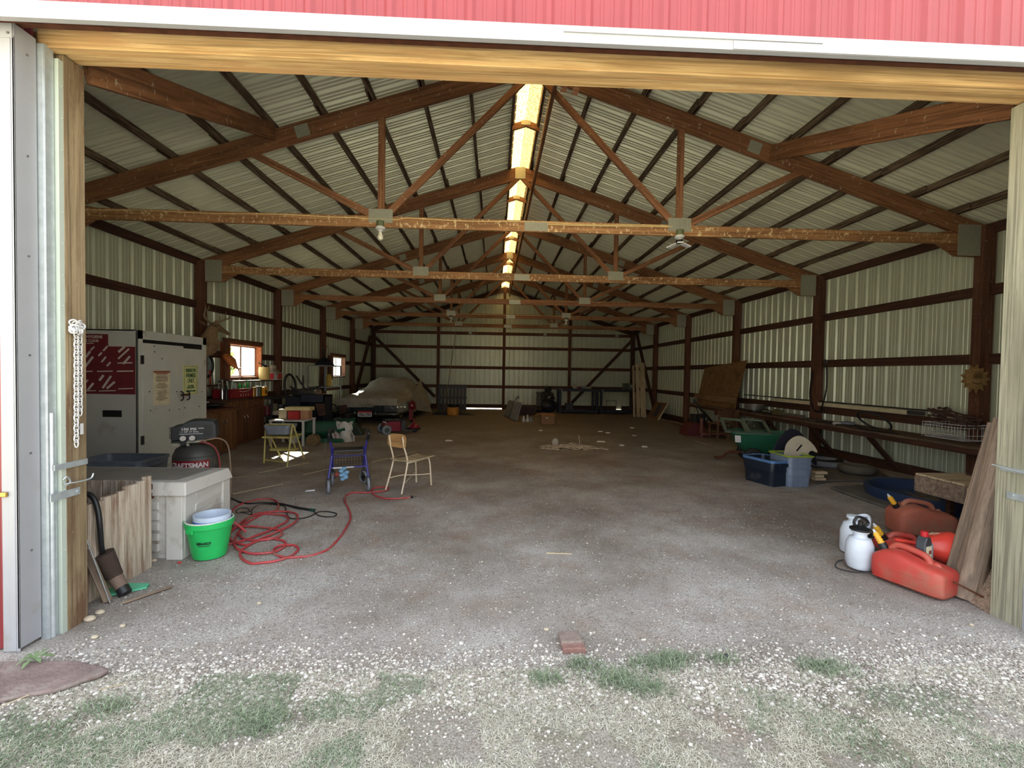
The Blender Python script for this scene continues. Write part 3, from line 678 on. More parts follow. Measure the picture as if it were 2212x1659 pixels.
t, a, b = panel_on_door('parking_sign', 395, 789, 427, 851, plain('sign_cream', (206,208,150), .6), 'cream and green parking sign on the white cabinet door')
GN = plain('sign_green', (38,92,62), .6); w = b.y-a.y; hh = a.z-b.z; cy = (a.y+b.y)/2; X_ = CX+.0205
mb = MB()
for (y0,y1,z0,z1) in ((.06,.94,.03,.04),(.06,.94,.96,.97),(.06,.075,.03,.97),(.925,.94,.03,.97)): mb.box(X_-.001, X_, a.y+w*y0, a.y+w*y1, b.z+hh*z0, b.z+hh*z1)
part('border', mb, GN, t, world=True)
for s_, f, sz, sx in (('PARKING FOR', .82, .115, .62), ('FARMERS', .65, .14, .78), ('ONLY', .47, .14, .78), ('ALL OTHERS', .30, .045, 1.0), ('WILL BE PLOWED', .235, .045, .9)):
    text(s_, sz*hh/.62*.9, GN, t, ontobj(t, (X_, cy, b.z+hh*f), (1,0,0)), sx=sx*w/.38*.85, bold=.002)
mb = MB(); z = b.z+hh*.12; q = w*.36; r = hh*.045
pts = [(-q,0),(-q*.6,r),(-q*.6,r*.5),(q*.6,r*.5),(q*.6,r),(q,0),(q*.6,-r),(q*.6,-r*.5),(-q*.6,-r*.5),(-q*.6,-r)]
mb.prism([(X_-.001, cy+y_, z+z_) for y_, z_ in pts], (.0016,0,0)); part('arrow', mb, GN, t, world=True, smooth=0)
t, a, b = panel_on_door('paper_notice', 331, 801, 367, 873, M['paper'], 'long curled paper notice with a red heading on the white cabinet door', .003)
w = b.y-a.y; hh = a.z-b.z; RD = plain('notice_red', (150,84,66), .7); BN = plain('notice_ink', (120,98,72), .7); X_ = CX+.0175
mb = MB(); mb.box(X_-.001, X_, a.y, b.y, a.z-hh*.06, a.z); mb.box(X_-.001, X_, a.y+w*.15, b.y-w*.15, a.z-hh*.10, a.z-hh*.07); part('heading_band', mb, RD, t, world=True)
mb = MB(); random.seed(5)
for i in range(24):
    if i in (6, 13): continue
    f = .14+.031*i; q = random.uniform(.2, .38); mb.box(X_-.001, X_, a.y+w*(.5-q), a.y+w*(.5+q), a.z-hh*(f+.014), a.z-hh*f)
part('text_lines', mb, BN, t, world=True)
# grey tote without lid behind the deck box
def tote(name, label, loc, L, Wd, H, mat, rimmat=None, rz=0, taper=.86, inner=True, cat='storage bin', grooves=True, rimh=.035, group=None, handle=True):
    t = thing(name, label, cat, loc, rz, group); mb = MB(); th = .012
    def loop(l, w, z, n=6, r=.06):
        pts = []
        for cx_, cy_, a0 in ((l/2-r, w/2-r, 0), (-l/2+r, w/2-r, PI/2), (-l/2+r, -w/2+r, PI), (l/2-r, -w/2+r, 3*PI/2)):
            for i in range(n+1): a = a0+PI/2*i/n; pts.append((cx_+r*math.cos(a), cy_+r*math.sin(a), z))
        return pts
    def skin(loops):
        n = len(loops[0]); vs = [p for l in loops for p in l]
        fs = [(k*n+i, k*n+(i+1) % n, (k+1)*n+(i+1) % n, (k+1)*n+i) for k in range(len(loops)-1) for i in range(n)]
        return vs, fs
    lo = [loop(L*taper, Wd*taper, 0), loop(L*(taper+.06), Wd*(taper+.06), H*.55), loop(L*(taper+.08), Wd*(taper+.08), H*.56), loop(L*.97, Wd*.97, H-rimh), loop(L*.97-.02, Wd*.97-.02, H-.005), loop(L*(taper+.05)-.03, Wd*(taper+.05)-.03, H*.5), loop(L*taper-.03, Wd*taper-.03, .015)]
    vs, fs = skin(lo); n = len(lo[0]); fs += [tuple(range(n-1, -1, -1)), tuple(range(6*n, 7*n))]; mb.add(vs, fs)
    if grooves:
        for sx in (-.28, 0, .28): 
            for s in (-1, 1): mb.cbox((L*sx*taper, s*(Wd*(taper+.02)/2+.002), H*.27), (.05, .012, H*.5))
        for s in (-1, 1): mb.cbox((s*(L*(taper+.02)/2+.002), 0, H*.27), (.012, Wd*.3, H*.5))
    part('tub', mb, mat, t, smooth=45)
    mb = MB(); lo = [loop(L*.97, Wd*.97, H-rimh), loop(L, Wd, H-rimh), loop(L, Wd, H), loop(L-.05, Wd-.05, H), loop(L-.05, Wd-.05, H-.01)]
    vs, fs = skin(lo); mb.add(vs, fs); part('rim', mb, rimmat or mat, t, smooth=45, bev=.002)
    if handle:
        for s in (-1, 1):
            mb = MB(); mb.box(s*(L/2)-.012, s*(L/2)+.012, -Wd*.22, Wd*.22, H-.09, H-rimh); part('handle', mb, mat, t, bev=.004)
    return t
p = AY(262, 1000, 5.52); tote('storage_tote', 'open pale grey plastic tote beside the white cabinet', (p.x, 5.55, zf(5.5)+.0), .78, .52, .40, plain('blue_grey_plastic', (112,124,140), .5))
# resin deck box
t = thing('deck_box', 'large pale grey resin deck box with a dusty flat lid', 'deck box', (-2.95, 3.75, 0))
x0, x1, y0, y1 = -3.55, -2.325, 3.46, 4.02
mb = MB(); mb.hexa([(x0,y0+.02,-.01),(x1-.02,y0+.02,-.01),(x1-.02,y1-.02,-.01),(x0,y1-.02,-.01),(x0,y0,.52),(x1,y0,.52),(x1,y1,.52),(x0,y1,.52)])
for i in range(5): mb.hexa([(x1-.018,y0+.12,.06+i*.085),(x1-.006,y0+.12,.06+i*.085),(x1-.006,y1-.12,.06+i*.085+.02),(x1-.018,y1-.12,.06+i*.085+.02),(x1-.018,y0+.12,.12+i*.085),(x1+.004,y0+.12,.13+i*.085),(x1+.004,y1-.12,.13+i*.085+.02),(x1-.018,y1-.12,.12+i*.085+.02)])
for i in range(6): mb.box(x0+.5, x1-.20, y0-.004+.0, y0+.02, .05+i*.08, .11+i*.08)
mb.box(x1-.14, x1-.02, y0-.010, y0+.03, -.01, .5); mb.box(x1-.03, x1+.008, y1-.10, y1, -.01, .5)
part('box_body', mb, M['lgrey'], t, world=True, bev=.006)
mb = MB(); mb.hexa([(x0-.02,y0-.03,.48),(x1+.02,y0-.03,.48),(x1+.02,y1+.03,.48),(x0-.02,y1+.03,.48),(x0,y0-.0,.582),(x1,y0-.0,.582),(x1,y1,.575),(x0,y1,.575)])
part('lid', mb, M['lgrey'], t, world=True, bev=.012)
mb = MB(); mb.hexa([(x0+.08,y0+.05,.575),(x1-.10,y0+.05,.575),(x1-.10,y1-.06,.573),(x0+.08,y1-.06,.573),(x0+.08,y0+.05,.588),(x1-.10,y0+.05,.588),(x1-.10,y1-.06,.582),(x0+.08,y1-.06,.582)])
part('lid_panel', mb, plain('dusty_grey_lid', (132,130,126), .8), t, world=True, label='darker dusty panel set in the lid')
mb = MB(); mb.box(x1-.29, x1-.225, y0-.035, y0-.022, .535, .575).box(x1-.29, x1-.225, y0-.03, y0-.008, .465, .505); part('latch', mb, M['rust'], t, world=True, label='rusty brown metal latch')
# open-topped weathered timber bin
t = thing('slatted_bin', 'weathered grey timber slatted bin just inside the left door post', 'bin', (-2.85, 3.07, 0))
f0, f1 = V((-2.472, 2.80, 0)), V((-2.49, 3.33, 0))
n = 9
for i in range(n):
    a = f0.lerp(f1, i/n); b = f0.lerp(f1, (i+1)/n-.006); c = (a+b)/2; hz = .60+.065*(i/n)+random.uniform(-.008, .008)
    beam('side_slat', (c.x, c.y, -.02), (c.x, c.y, hz), (b-a).length, .03, M['fence'], t, up=(1,0,0), bev=.003)
for i in range(8):
    x = -3.28; y = 2.84+i*.068; beam('far_slat', (x, y, 0), (x, y, .655), .06, .02, M['dgrey'], t, up=(1,0,0))
for i in range(7):
    x = -3.22+i*.11; beam('end_slat', (x, 3.35, 0), (x, 3.35, .62), .10, .02, M['fence'], t, up=(0,1,0))
for z in (.12, .52): beam('rail', (-2.50, 2.80, z), (-2.51, 3.33, z), .03, .05, M['fence'], t); beam('rail', (-3.26, 2.80, z), (-3.26, 3.33, z), .03, .05, M['fence'], t)
# post-side clutter
o = beam('steel_angle_bar', G(238, 1305)+V((0,0,.01)), AX(187, 1165, -2.40), .03, .006, M['galv']); setp(o, 'thin galvanised bar leaning beside the left door post', 'bar')
o = beam('leaning_stick', G(233, 1302)+V((0,0,.01)), AX(186, 1190, -2.44), .03, .04, M['grey_wood']); setp(o, 'grey wooden stick leaning behind the thin galvanised bar', 'stick')
t = thing('floor_nozzle', 'dirty brown pipe nozzle with a black hose leaning on the slatted bin', 'nozzle', G(266, 1290))
a = G(267, 1288)+V((0,0,.04)); b = AX(247, 1244, -2.40); c = AX(231, 1215, -2.43); d = AX(222, 1196, -2.44)
mb = MB(); mb.cyl(P3(a), P3(b), .032, .042, 16); part('nozzle_tube', mb, plain('dusty_brown_plastic', (112,92,80), .8), t, world=True)
mb = MB(); mb.cyl(P3(a-(b-a)*.25), P3(a+(b-a)*.15), .034, .036, 16); part('rubber_tip', mb, M['black'], t, world=True)
mb = MB(); mb.cyl(P3(b), P3(d), .046, .058, 14); mb.ball(P3(c+V((-.02,0,.02))), (.06,.05,.05), 12); part('cloth_wrap', mb, plain('dark_brown_cloth', (62,48,42), .95, bump=.5), t, world=True)
mb = MB(); mb.tube(sm([d, AX(219, 1180, -2.43), AX(216, 1140, -2.41), AX(212, 1105, -2.42), AX(203, 1078, -2.45), AX(187, 1066, -2.50), AX(170, 1070, -2.55)], 7), .015, 10); part('hose', mb, M['black'], t, world=True)
mb = MB(); a, b = G(195, 1281), G(312, 1277); mb.prism([P3(V((a.x,a.y,.004))), P3(V((-2.42,2.86,.004))), P3(V((b.x,b.y+.02,.004))), P3(V((b.x-.02,b.y+.07,.004))), P3(V((a.x,a.y+.10,.004)))], (0,0,.012))
solo('plastic_strip', mb, plain('mint_plastic', (84,176,140), .5), 'flat mint green plastic scrap on the ground by the slatted bin', 'scrap', (-2.4, 2.9, 0))
# green bucket with a smaller white pail inside
p = G(432, 1215); c = V((p.x-.0, p.y+.115, 0))
GB = plain('green_plastic', (36,178,92), .4)
t = thing('green_bucket', 'bright green plastic bucket on the gravel in front of the deck box', 'bucket', c)
mb = MB(); mb.lathe([(.105,0),(.112,.02),(.146,.235),(.156,.24),(.158,.285),(.150,.285),(.148,.24),(.138,.235),(.104,.012),(0.0,.012)], n=36, sx=1.06); part('bucket_wall', mb, GB, t)
mb = MB(); mb.torus((0,0,.285), .156, .006, n=36); part('rim', mb, plain('white_rim', (206,214,206), .5), t, label='pale dusty rim')
mb = MB(); mb.cbox((-.06,-.142,.225), (.07,.014,.03), rotz(-.4)); part('spout_tab', mb, GB, t, bev=.005)
wrap_text('MENARDS', M['black'], t, lambda z: .1135+.034*(z-.02)/.215+.0015, -.10, .62, .135, .022, bold=.03)
mb = MB(); curved(mb, .1290, -.05, .58, .112, .116, .0014, 10); part('underline', mb, M['black'], t)
t = thing('white_pail', 'white and blue plastic pail nested inside the green bucket', 'pail', c+V((.02,0,.02)))
mb = MB(); mb.lathe([(.095,0),(.118,.25),(.124,.25),(.126,.305),(.118,.305),(.114,.25),(.092,.008),(0,.008)], n=32); part('pail_wall', mb, plain('pale_blue_plastic', (186,200,220), .4), t)
mb = MB(); mb.torus((0,0,.262), .122, .006, n=32); part('band', mb, plain('blue_plastic', (64,92,190), .4), t, label='blue band under the rim')
# air compressor
p = AY(424, 960, 4.95); cx, cy = p.x, 4.95; zg = zf(4.95)
t = thing('air_compressor', 'upright dark grey air compressor standing behind the deck box', 'compressor', (cx, cy, zg), .42)
DK = plain('compressor_grey', (66,66,64), .5, dirt=(104,98,84), dirtamt=.35)
mb = MB(); mb.lathe([(.06,.03),(.16,.05),(.205,.10),(.212,.16),(.212,.50),(.206,.56),(.18,.62),(.12,.66),(.05,.675),(0,.678)], n=40); part('tank', mb, DK, t)
mb = MB(); mb.torus((0,0,.545), .209, .005, n=40); mb.torus((0,0,.13), .213, .004, n=40); part('weld_seam', mb, DK, t)
# shroud
mb = MB(); R = rotz(.12)
out = [(-.20,.72),(-.20,.86),(-.12,.875),(-.08,.905),(-.03,.925),(.10,.925),(.17,.915),(.195,.88),(.20,.74),(.17,.72)]
mb.prism([(x_, -.13, z_) for x_, z_ in out], (0, .26, 0)); part('motor_shroud', mb, plain('shroud_black', (44,48,54), .5), t, bev=.012, seg=2)
mb = MB()
for i in range(8): mb.box(.085, .16, -.137, -.128, .755+i*.016, .763+i*.016); 
for i in range(9): mb.box(-.212, -.12, -.134, -.128, .745+i*.014, .751+i*.014)
part('cooling_louvres', mb, M['black'], t)
fr = facing((0,-.136,0), (0,-1,0))
text('150 PSI', .036, M['white'], t, facing((-.045,-.1325,.835), (0,-1,0)), bold=.0012, sx=1.25)
text('1.1 HP 17 GAL.', .022, M['white'], t, facing((-.04,-.1325,.807), (0,-1,0)), bold=.0004, sx=1.25)
mb = MB().box(.04, .09, -.134, -.13, .84, .847).box(-.13, .08, -.134, -.13, .783, .788); part('stripe', mb, M['white'], t)
for x_ in (-.09, -.01):
    mb = MB(); mb.cyl((x_,-.12,.735), (x_,-.165,.745), .033, n=20); g = part('gauge', mb, M['black'], t)
    mb = MB(); mb.cyl((x_,-.165,.745), (x_,-.167,.7455), .027, n=20); part('gauge_face', mb, M['lgrey'], t)
mb = MB(); mb.cyl((-.12,-.12,.70), (.06,-.12,.70), .014, n=12); mb.cyl((-.06,-.12,.70), (-.06,-.12,.66), .010); mb.box(-.19,-.12,-.12,-.09,.665,.70); mb.ball((-.05,-.15,.675), .017, 12)
part('manifold', mb, M['plate'], t)
mb = MB(); mb.cyl((-.09,-.15,.69), (-.09,-.17,.69), .02); mb.box(-.19,-.06,-.16,-.10,.70,.72); part('regulator_knob', mb, M['black'], t)
mb = MB(); mb.tube(sm([V((.06,-.12,.70)), V((.14,-.13,.72)), V((.22,-.12,.725)), V((.29,-.08,.66)), V((.315,-.05,.50)), V((.32,-.03,.2)), V((.31,0,.01))], 6), .008, 8); part('air_line', mb, plain('tan_hose', (140,118,98), .6), t)
mb = MB(); mb.tube(sm([V((.04,-.12,.69)), V((.10,-.16,.69)), V((.18,-.15,.64)), V((.225,-.13,.5)), V((.235,-.12,.2)), V((.25,-.1,.0))], 6), .008, 8); part('red_line', mb, plain('red_hose', (150,60,62), .55), t, label='thin red hose')
# curved brand plate with its lettering wrapped round the tank
def curved_(mb, R_, a0, a1, z0, z1, t_=.002, n=20):
    vs = []
    for i in range(n+1):
        a = a0+(a1-a0)*i/n
        for r in (R_, R_+t_):
            for z in (z0, z1): vs.append((r*math.sin(a), -r*math.cos(a), z))
    fs = []
    for i in range(n): k = i*4; fs += [(k+2,k+6,k+7,k+3),(k+0,k+1,k+5,k+4),(k+1,k+3,k+7,k+5),(k+0,k+4,k+6,k+2)]
    mb.add(vs, fs)
mb = MB(); curved(mb, .2125, -1.16, .72, .418, .512); part('badge', mb, plain('badge_red', (128,24,34), .4), t)
wrap_text('CRAFTSMAN', M['white'], t, lambda z: .2148, -1.10,   .66, .465, .054, bold=.035)
# dark base cabinets beyond the white cabinet
def base_cab(label, y0, y1, x1, H, mat, doors, drawers, topmat):
    zg = zf((y0+y1)/2)-.01; t = thing('base_cabinet', label, 'cabinet', (-5.2, (y0+y1)/2, zg)); mb = MB().box(-5.52, x1, y0, y1, zg+.03, H-.04); part('carcass', mb, mat, t, world=True, bev=.003)
    mb = MB().box(-5.52, x1+.03, y0-.01, y1+.01, H-.04, H); part('worktop', mb, topmat, t, world=True, bev=.004)
    w = (y1-y0)/doors
    for i in range(doors):
        a, b = y0+i*w+.02, y0+(i+1)*w-.02; zt = H-.07-(.17 if drawers else 0)
        mb = MB().box(x1, x1+.018, a, b, zg+.09, zt); d = part('door', mb, mat, t, world=True, bev=.004)
        yy = b-.04 if i % 2 == 0 else a+.04
        mb = MB(); mb.tube(sm([V((x1+.018,yy,zt-.12)), V((x1+.045,yy,zt-.15)), V((x1+.045,yy,zt-.2)), V((x1+.018,yy,zt-.23))], 4), .006, 8); part('handle', mb, M['chrome'], d, world=True)
        if drawers:
            mb = MB().box(x1, x1+.018, a, b, H-.22, H-.06); d = part('drawer', mb, mat, t, world=True, bev=.004)
            mb = MB(); mb.ball((x1+.03,(a+b)/2,H-.14), .014, 10); part('knob', mb, M['brass'], d, world=True)
    return t
c1 = AX(510, 973, -4.82)
base_cab('plain brown base cabinet with two handles, next to the white cabinet', CY1+.03, 8.56, -4.82, .74, M['cab'], 2, False, M['rust'])
base_cab('darker brown base cabinet with drawers, holding the red bottle crate', 8.60, 10.2, -5.14, .86, M['cab2'], 2, True, M['dark'])
# ---- things on and over the base cabinets
zt1, zt2 = .74, .86
mb = MB(); mb.lathe([(0,.0),(.10,.0),(.20,.05),(.24,.06),(.24,.07),(.2,.065),(.1,.02),(0,.02)], n=24, sx=1.3); solo('dark_pan', mb, M['black'], 'wide dark pan on the low brown cabinet', 'pan', (-5.1, 8.2, zt1), world=False)
mb = MB(); mb.box(-.04,.04,-.22,.22,0,.09); solo('white_box', mb, M['white'], 'long white box behind the dark pan', 'box', (-5.36, 8.35, zt1), world=False, bev=.004)
# bottle crate
a = AX(535, 850, -5.20)
t = thing('bottle_crate', 'dark red soda crate full of glass bottles on the brown cabinet', 'crate', (-5.25, 9.22, zt2))
CRD = plain('crate_red', (122,22,30), .45); x0, x1, y0, y1 = -.17, .17, -.42, .42
mb = MB(); mb.box(x0,x1,y0,y1,0,.012).box(x0,x0+.015,y0,y1,0,.19).box(x1-.015,x1,y0,y1,0,.19).box(x0,x1,y0,y0+.015,0,.19).box(x0,x1,y1-.015,y1,0,.19)
for i in range(1, 6): mb.box(x0,x1,y0+i*.14-.004,y0+i*.14+.004,.01,.12)
mb.box(-.004,.004,y0,y1,.01,.12); part('crate_shell', mb, CRD, t, bev=.003)
mb = MB(); pts = sm([V((x1+.002,-.1,.145)), V((x1+.002,.05,.125)), V((x1+.002,.2,.14)), V((x1+.002,.3,.165))], 6); mb.tube(pts, .006, 6); part('swoosh_mark', mb, WP, t)
text('6 PACK', .06, WP, t, facing((x1+.001,.1,.065), (1,0,0)), bold=.001) if False else None
mb = MB()
for i in range(4): mb.cbox((x1+.001, -.05+i*.09, .06), (.002,.014,.045))
part('faded_letters', mb, WP, t)
def bottle(label, x, y, z, mat, h=.26, r=.032, cap=None, lean=0, group=None):
    mb = MB(); mb.lathe([(0,0),(r*.95,0),(r,.01),(r,h*.5),(r*.85,h*.62),(r*.42,h*.78),(r*.36,h*.96),(r*.45,h*.965),(r*.45,h),(0,h)], n=14)
    o = part('glass_bottle', mb, mat, None, mtx=Matrix.Translation((x,y,z)) @ Matrix.Rotation(lean, 4, 'X')); setp(o, label, 'bottle', group); return o
gl, gg = None, None
ORD = ['first','second','third','fourth','fifth','sixth','seventh','eighth','ninth','tenth','eleventh','twelfth','thirteenth','fourteenth']
def BLB(i, j): return '%s glass bottle in the red crate, %s along, %s row' % ('clear' if i < 3 else 'green', ORD[i], 'wall side' if j == 0 else 'front')
for i in range(6):
    for j in range(2):
        x = -5.25+(-.085 if j == 0 else .085); y = 9.22-.35+i*.14; clear = i < 3
        src = gl if clear else gg; ln = random.uniform(-.08, .08)
        if src is None:
            o = bottle(BLB(i, j), x, y, zt2+.015, M['glass'] if clear else M['ggreen'], h=.29, group='clear bottles in the red crate' if clear else 'green bottles in the red crate')
            if clear: gl = o
            else: gg = o
        else:
            o = src.copy(); COL.objects.link(o); o['label'] = BLB(i, j); o.matrix_basis = Matrix.Translation((x,y,zt2+.015)) @ Matrix.Rotation(ln, 4, 'X') @ Matrix.Scale(random.uniform(.9,1.12), 4, (0,0,1))
# small bottles and cans on the cabinet
for i, (u, v, X_, h, r, mt_, lb) in enumerate(((482,858,-5.1,.26,.03,M['black'],'slim black spray bottle with a white label beside the red crate'),(492,856,-5.2,.17,.04,M['glass'],'squat clear jar beside the slim black bottle'),(515,862,-5.2,.36,.034,M['chrome'],'tall shiny metal can in front of the red crate'),(499,860,-5.22,.08,.03,M['white'],'small white cup at the edge of the cabinet'))):
    p = AX(u, v, X_); zz = zt2 if p.y > 8.64 else zt1; p.y = max(8.7, p.y) if v < 870 and zz == zt2 else p.y
    mb = MB(); mb.lathe([(0,0),(r,0),(r,h*.75),(r*.5,h*.85),(r*.4,h),(0,h)], n=16); o = solo('small_bottle', mb, mt_, lb, 'bottle', (X_, max(p.y, 8.72) if i != 2 else 8.76, zt2), world=False)
# jars and steel cans at the far end
for i, (y, h, r, mt_, lb) in enumerate(((9.78,.20,.055,M['brass'],'gold coloured tin beside the green bottles'),(9.92,.22,.05,M['steel'],'dull steel can next to the gold tin'),(10.04,.21,.05,plain('can_green',(36,70,44),.4),'dark green can at the far end of the cabinet'))):
    mb = MB(); mb.lathe([(0,0),(r,0),(r,.01),(r*.96,.015),(r*.96,h-.015),(r,h-.01),(r,h),(0,h)], n=20); solo('tin_can', mb, mt_, lb, 'can', (-5.16, y, zt2), world=False)
for i, (x, y, h, r) in enumerate(((-5.36,9.75,.24,.045),(-5.38,9.88,.2,.05),(-5.3,9.98,.17,.04))):
    mb = MB(); mb.lathe([(0,0),(r,0),(r,h-.02),(r*.7,h-.01),(r*.7,h),(0,h)], n=18); solo('steel_can', mb, M['steel'], ['tallest','middle','shortest'][i]+' of the steel cans behind the gold tin', 'can', (x, y, zt2), world=False)
p = AX(595, 815, -5.2)
t = thing('oil_jug', 'yellow plastic jug with a dark mark at the end of the cabinet', 'jug', (-5.08, 10.10, zt2)); YJ = plain('jug_yellow', (222,150,30), .4)
mb = MB(); mb.prism([(-.03,-.07,0),(-.03,.07,0),(-.03,.07,.17),(-.03,.03,.21),(-.03,-.07,.19)], (.06,0,0)); part('jug_body', mb, YJ, t, bev=.008)
mb = MB(); mb.cyl((0,.0,.2), (0,.0,.225), .02); part('cap', mb, M['black'], t)
mb = MB(); mb.box(.03,.032,-.03,.03,.05,.13); part('mark', mb, M['dark'], t)
# shelf board in front of the near window with pots
mb = MB(); mb.box(-5.54,-5.30,9.2,11.4,1.17,1.20); o = solo('window_shelf', mb, M['dark'], 'narrow dark shelf board under the near window', 'shelf', (-5.42, 10.2, 1.17), bev=.003)
mb = MB(); mb.box(-5.54,-5.42,8.0,9.2,1.10,1.13); solo('wall_shelf', mb, M['dark'], 'narrow dark ledge under the round wall clock', 'shelf', (-5.5, 8.6, 1.1), bev=.003)
def AXc(u, v, x): p = AX(u, v, x); return p
p = AX(556, 797, -5.40)
t = thing('yellow_crock', 'yellow glazed crock with a tool in it on the window shelf', 'crock', (-5.40, 10.72, 1.20)); mb = MB(); mb.lathe([(0,0),(.10,0),(.115,.03),(.12,.25),(.11,.28),(.115,.30),(.10,.30),(.09,.05),(0,.05)], n=24); part('crock_wall', mb, plain('crock_yellow', (206,186,116), .4), t)
mb = MB(); mb.tube(sm([V((0,0,.2)), V((0,-.03,.33)), V((0,-.1,.36)), V((0,-.2,.38)), V((0,-.26,.40))], 5), .012, 8); mb.ball((0,.02,.31), (.05,.07,.04), 10); part('dipper', mb, M['black'], t)
t = thing('red_basket', 'red and white plastic basket at the end of the window shelf', 'basket', (-5.38, 11.12, 1.20)); RB = plain('basket_red', (200,54,64), .4)
mb = MB(); mb.box(-.1,.1,-.2,.2,0,.01).box(-.1,-.09,-.2,.2,0,.16).box(.09,.1,.0,.2,0,.16).box(-.1,.1,.19,.2,0,.16).box(-.1,.1,-.2,-.19,0,.16); part('basket_body', mb, RB, t)
mb = MB(); mb.box(-.105,.105,-.21,.24,.16,.175).box(-.105,.105,-.21,.21,-.005,.01)
for i in range(4): mb.hexa([(.09,-.18+i*.05,0),(.1,-.18+i*.05,0),(.1,-.165+i*.05,0),(.09,-.165+i*.05,0),(.09,-.16+i*.05,.16),(.1,-.16+i*.05,.16),(.1,-.145+i*.05,.16),(.09,-.145+i*.05,.16)])
part('white_rim', mb, M['white'], t)
t = thing('straw_hat_bundle', 'grey woven hat stacked on the red basket', 'hat', (-5.38, 11.1, 1.38)); mb = MB(); mb.lathe([(.14,0),(.13,.02),(.09,.04),(.08,.16),(.05,.19),(0,.2)], (0,0,0), (.2,-.5,.8), n=20); part('hat_body', mb, plain('woven_grey', (134,122,104), .9, bump=.5), t)
# round wall clock / dial
p = AX(452, 790, PXL+.02)
t = thing('wall_clock', 'round dark framed clock with a pale blue face above the ledge', 'clock', (PXL-.12, 8.98, 1.50))
mb = MB(); mb.cyl((-.04,0,0), (.0,0,0), .235, n=40); part('clock_face', mb, plain('clock_face', (128,146,150), .5), t)
mb = MB(); mb.torus((.0,0,0), .235, .03, (1,0,0), 40, 10); part('frame', mb, M['black'], t)
mb = MB(); mb.bar((.012,0,0), (.012,.10,.05), .006, .012); mb.bar((.012,0,0), (.012,-.02,-.14), .006, .008); part('hands', mb, M['dgrey'], t)
# mounted deer head on the second post
def lerp3(a, b, t): return [a[i]+(b[i]-a[i])*t for i in range(len(a))]
HX = PXL+.0; hy = YK(2)-.02; hz = 1.95
t = thing('deer_head_mount', 'mounted deer head with antlers on the second left post', 'taxidermy', (PXL, hy, 2.0))
FUR = plain('deer_fur', (128,104,76), .95, var=.25, scale=14, bump=.4)
def DP(u, v, x=-5.22): return AX(u, v, x)
mb = MB(); q = sm([V((PXL+.02, DP(438,757).y-.05, DP(438,757).z)), DP(447,748,-5.32), DP(452,732,-5.25), DP(457,716), DP(461,708)], 6)
rr = [.19,.18,.135,.10,.078]; mb.tube(q, [rr[min(i//6,3)]+(rr[min(i//6+1,4)]-rr[min(i//6,3)])*((i % 6)/6) if i < 24 else .085 for i in range(25)], 20)
hp = [DP(456,709), DP(462,706), DP(470,708), DP(479,713), DP(488,718), DP(494,721.5), DP(495.5,722)]; hr = [.05,.080,.072,.050,.036,.030,.012]
q = sm(hp, 4); mb.tube(q, [hr[min(i//4,5)]+(hr[min(i//4+1,6)]-hr[min(i//4,5)])*((i % 4)/4) if i < 24 else .01 for i in range(25)], 18)
mb2 = mb; EB = DP(455,703)
for ex_, ey_ in ((-.08, -.6), (.08, -.5)):
    mb.lathe([(0,0),(.035,.02),(.05,.07),(.035,.12),(0,.15)], EB+V((ex_,0,0)), (ex_*6, ey_, .5), 12, sx=.4)
part('head_and_neck', mb, FUR, t, world=True)
mb = MB(); mb.ball(DP(495,721.5), (.026,.022,.024), 10); part('nose', mb, M['black'], t, world=True)
mb = MB(); mb.ball(DP(467,706,-5.15), .016, 10); mb.ball(DP(467,706,-5.29), .016, 10); part('eyes', mb, M['black'], t, world=True)
AN = plain('antler', (132,116,88), .6)
for s_, tips in ((1, [(461,702),(470,697),(481,693),(491,689),(497,688)]), (0, [(459,702),(450,694),(441,682),(445,670),(453,666)])):
    x_ = -5.16 if s_ else -5.28; dx = .05 if s_ else -.03
    k_ = sm([DP(u, v, x_+dx*i) for i, (u, v) in enumerate(tips)], 6); mb = MB(); mb.tube(k_, [.024-.014*i/len(k_) for i in range(len(k_))], 8)
    for f, dv in ((8, V((.0,.02,.13))), (15, V((.0,.03,.15))), (21, V((0,.03,.07)))):
        a = k_[min(f, len(k_)-1)]; mb.tube([a, a+dv*.5+V((0,.01,0)), a+dv], [.014,.010,.004], 6)
    part('antler', mb, AN, t, world=True)
mb = MB(); p = DP(438,752); mb.cyl((PXL,p.y,p.z), (PXL+.025,p.y,p.z), .20, n=24); part('mount_board', mb, M['dark'], t, world=True)
# mounted orange fish
t = thing('mounted_fish', 'orange brown mounted fish beside the near window', 'taxidermy', (PXL+.05, 9.5, 1.62))
a, b = AX(487, 768, PXL+.06), AX(513, 796, PXL+.06)
mb = MB(); ax = (b-a); pts = [a+ax*f for f in (0,.2,.45,.7,.88,1.0)]; mb.tube(pts, [.05,.085,.095,.06,.03,.02], 14); part('fish_body', mb, plain('fish_orange', (188,110,56), .5, var=.25, scale=20), t, world=True)
mb = MB(); e_ = pts[-1]; mb.prism([P3(e_), P3(e_+V((0,.12,.02))), P3(e_+V((0,.05,-.03))), P3(e_+V((0,.08,-.12)))], (.01,0,0)); mb.prism([P3(pts[3]), P3(pts[3]+V((0,-.03,-.10))), P3(pts[4])], (.01,0,0)); part('fins', mb, plain('fin_brown', (150,84,44), .6), t, world=True)
mb = MB(); p = AX(505, 800, PXL+.06); mb.torus(AX(507, 808, PXL+.05), .17, .006, (1,0,0), 26, 6, a0=-.4, a1=PI+.1); o = solo('wire_hoop', mb, M['steel'], 'thin wire hoop standing up in front of the near window', 'hoop', P3(AX(507, 812, PXL+.05)))
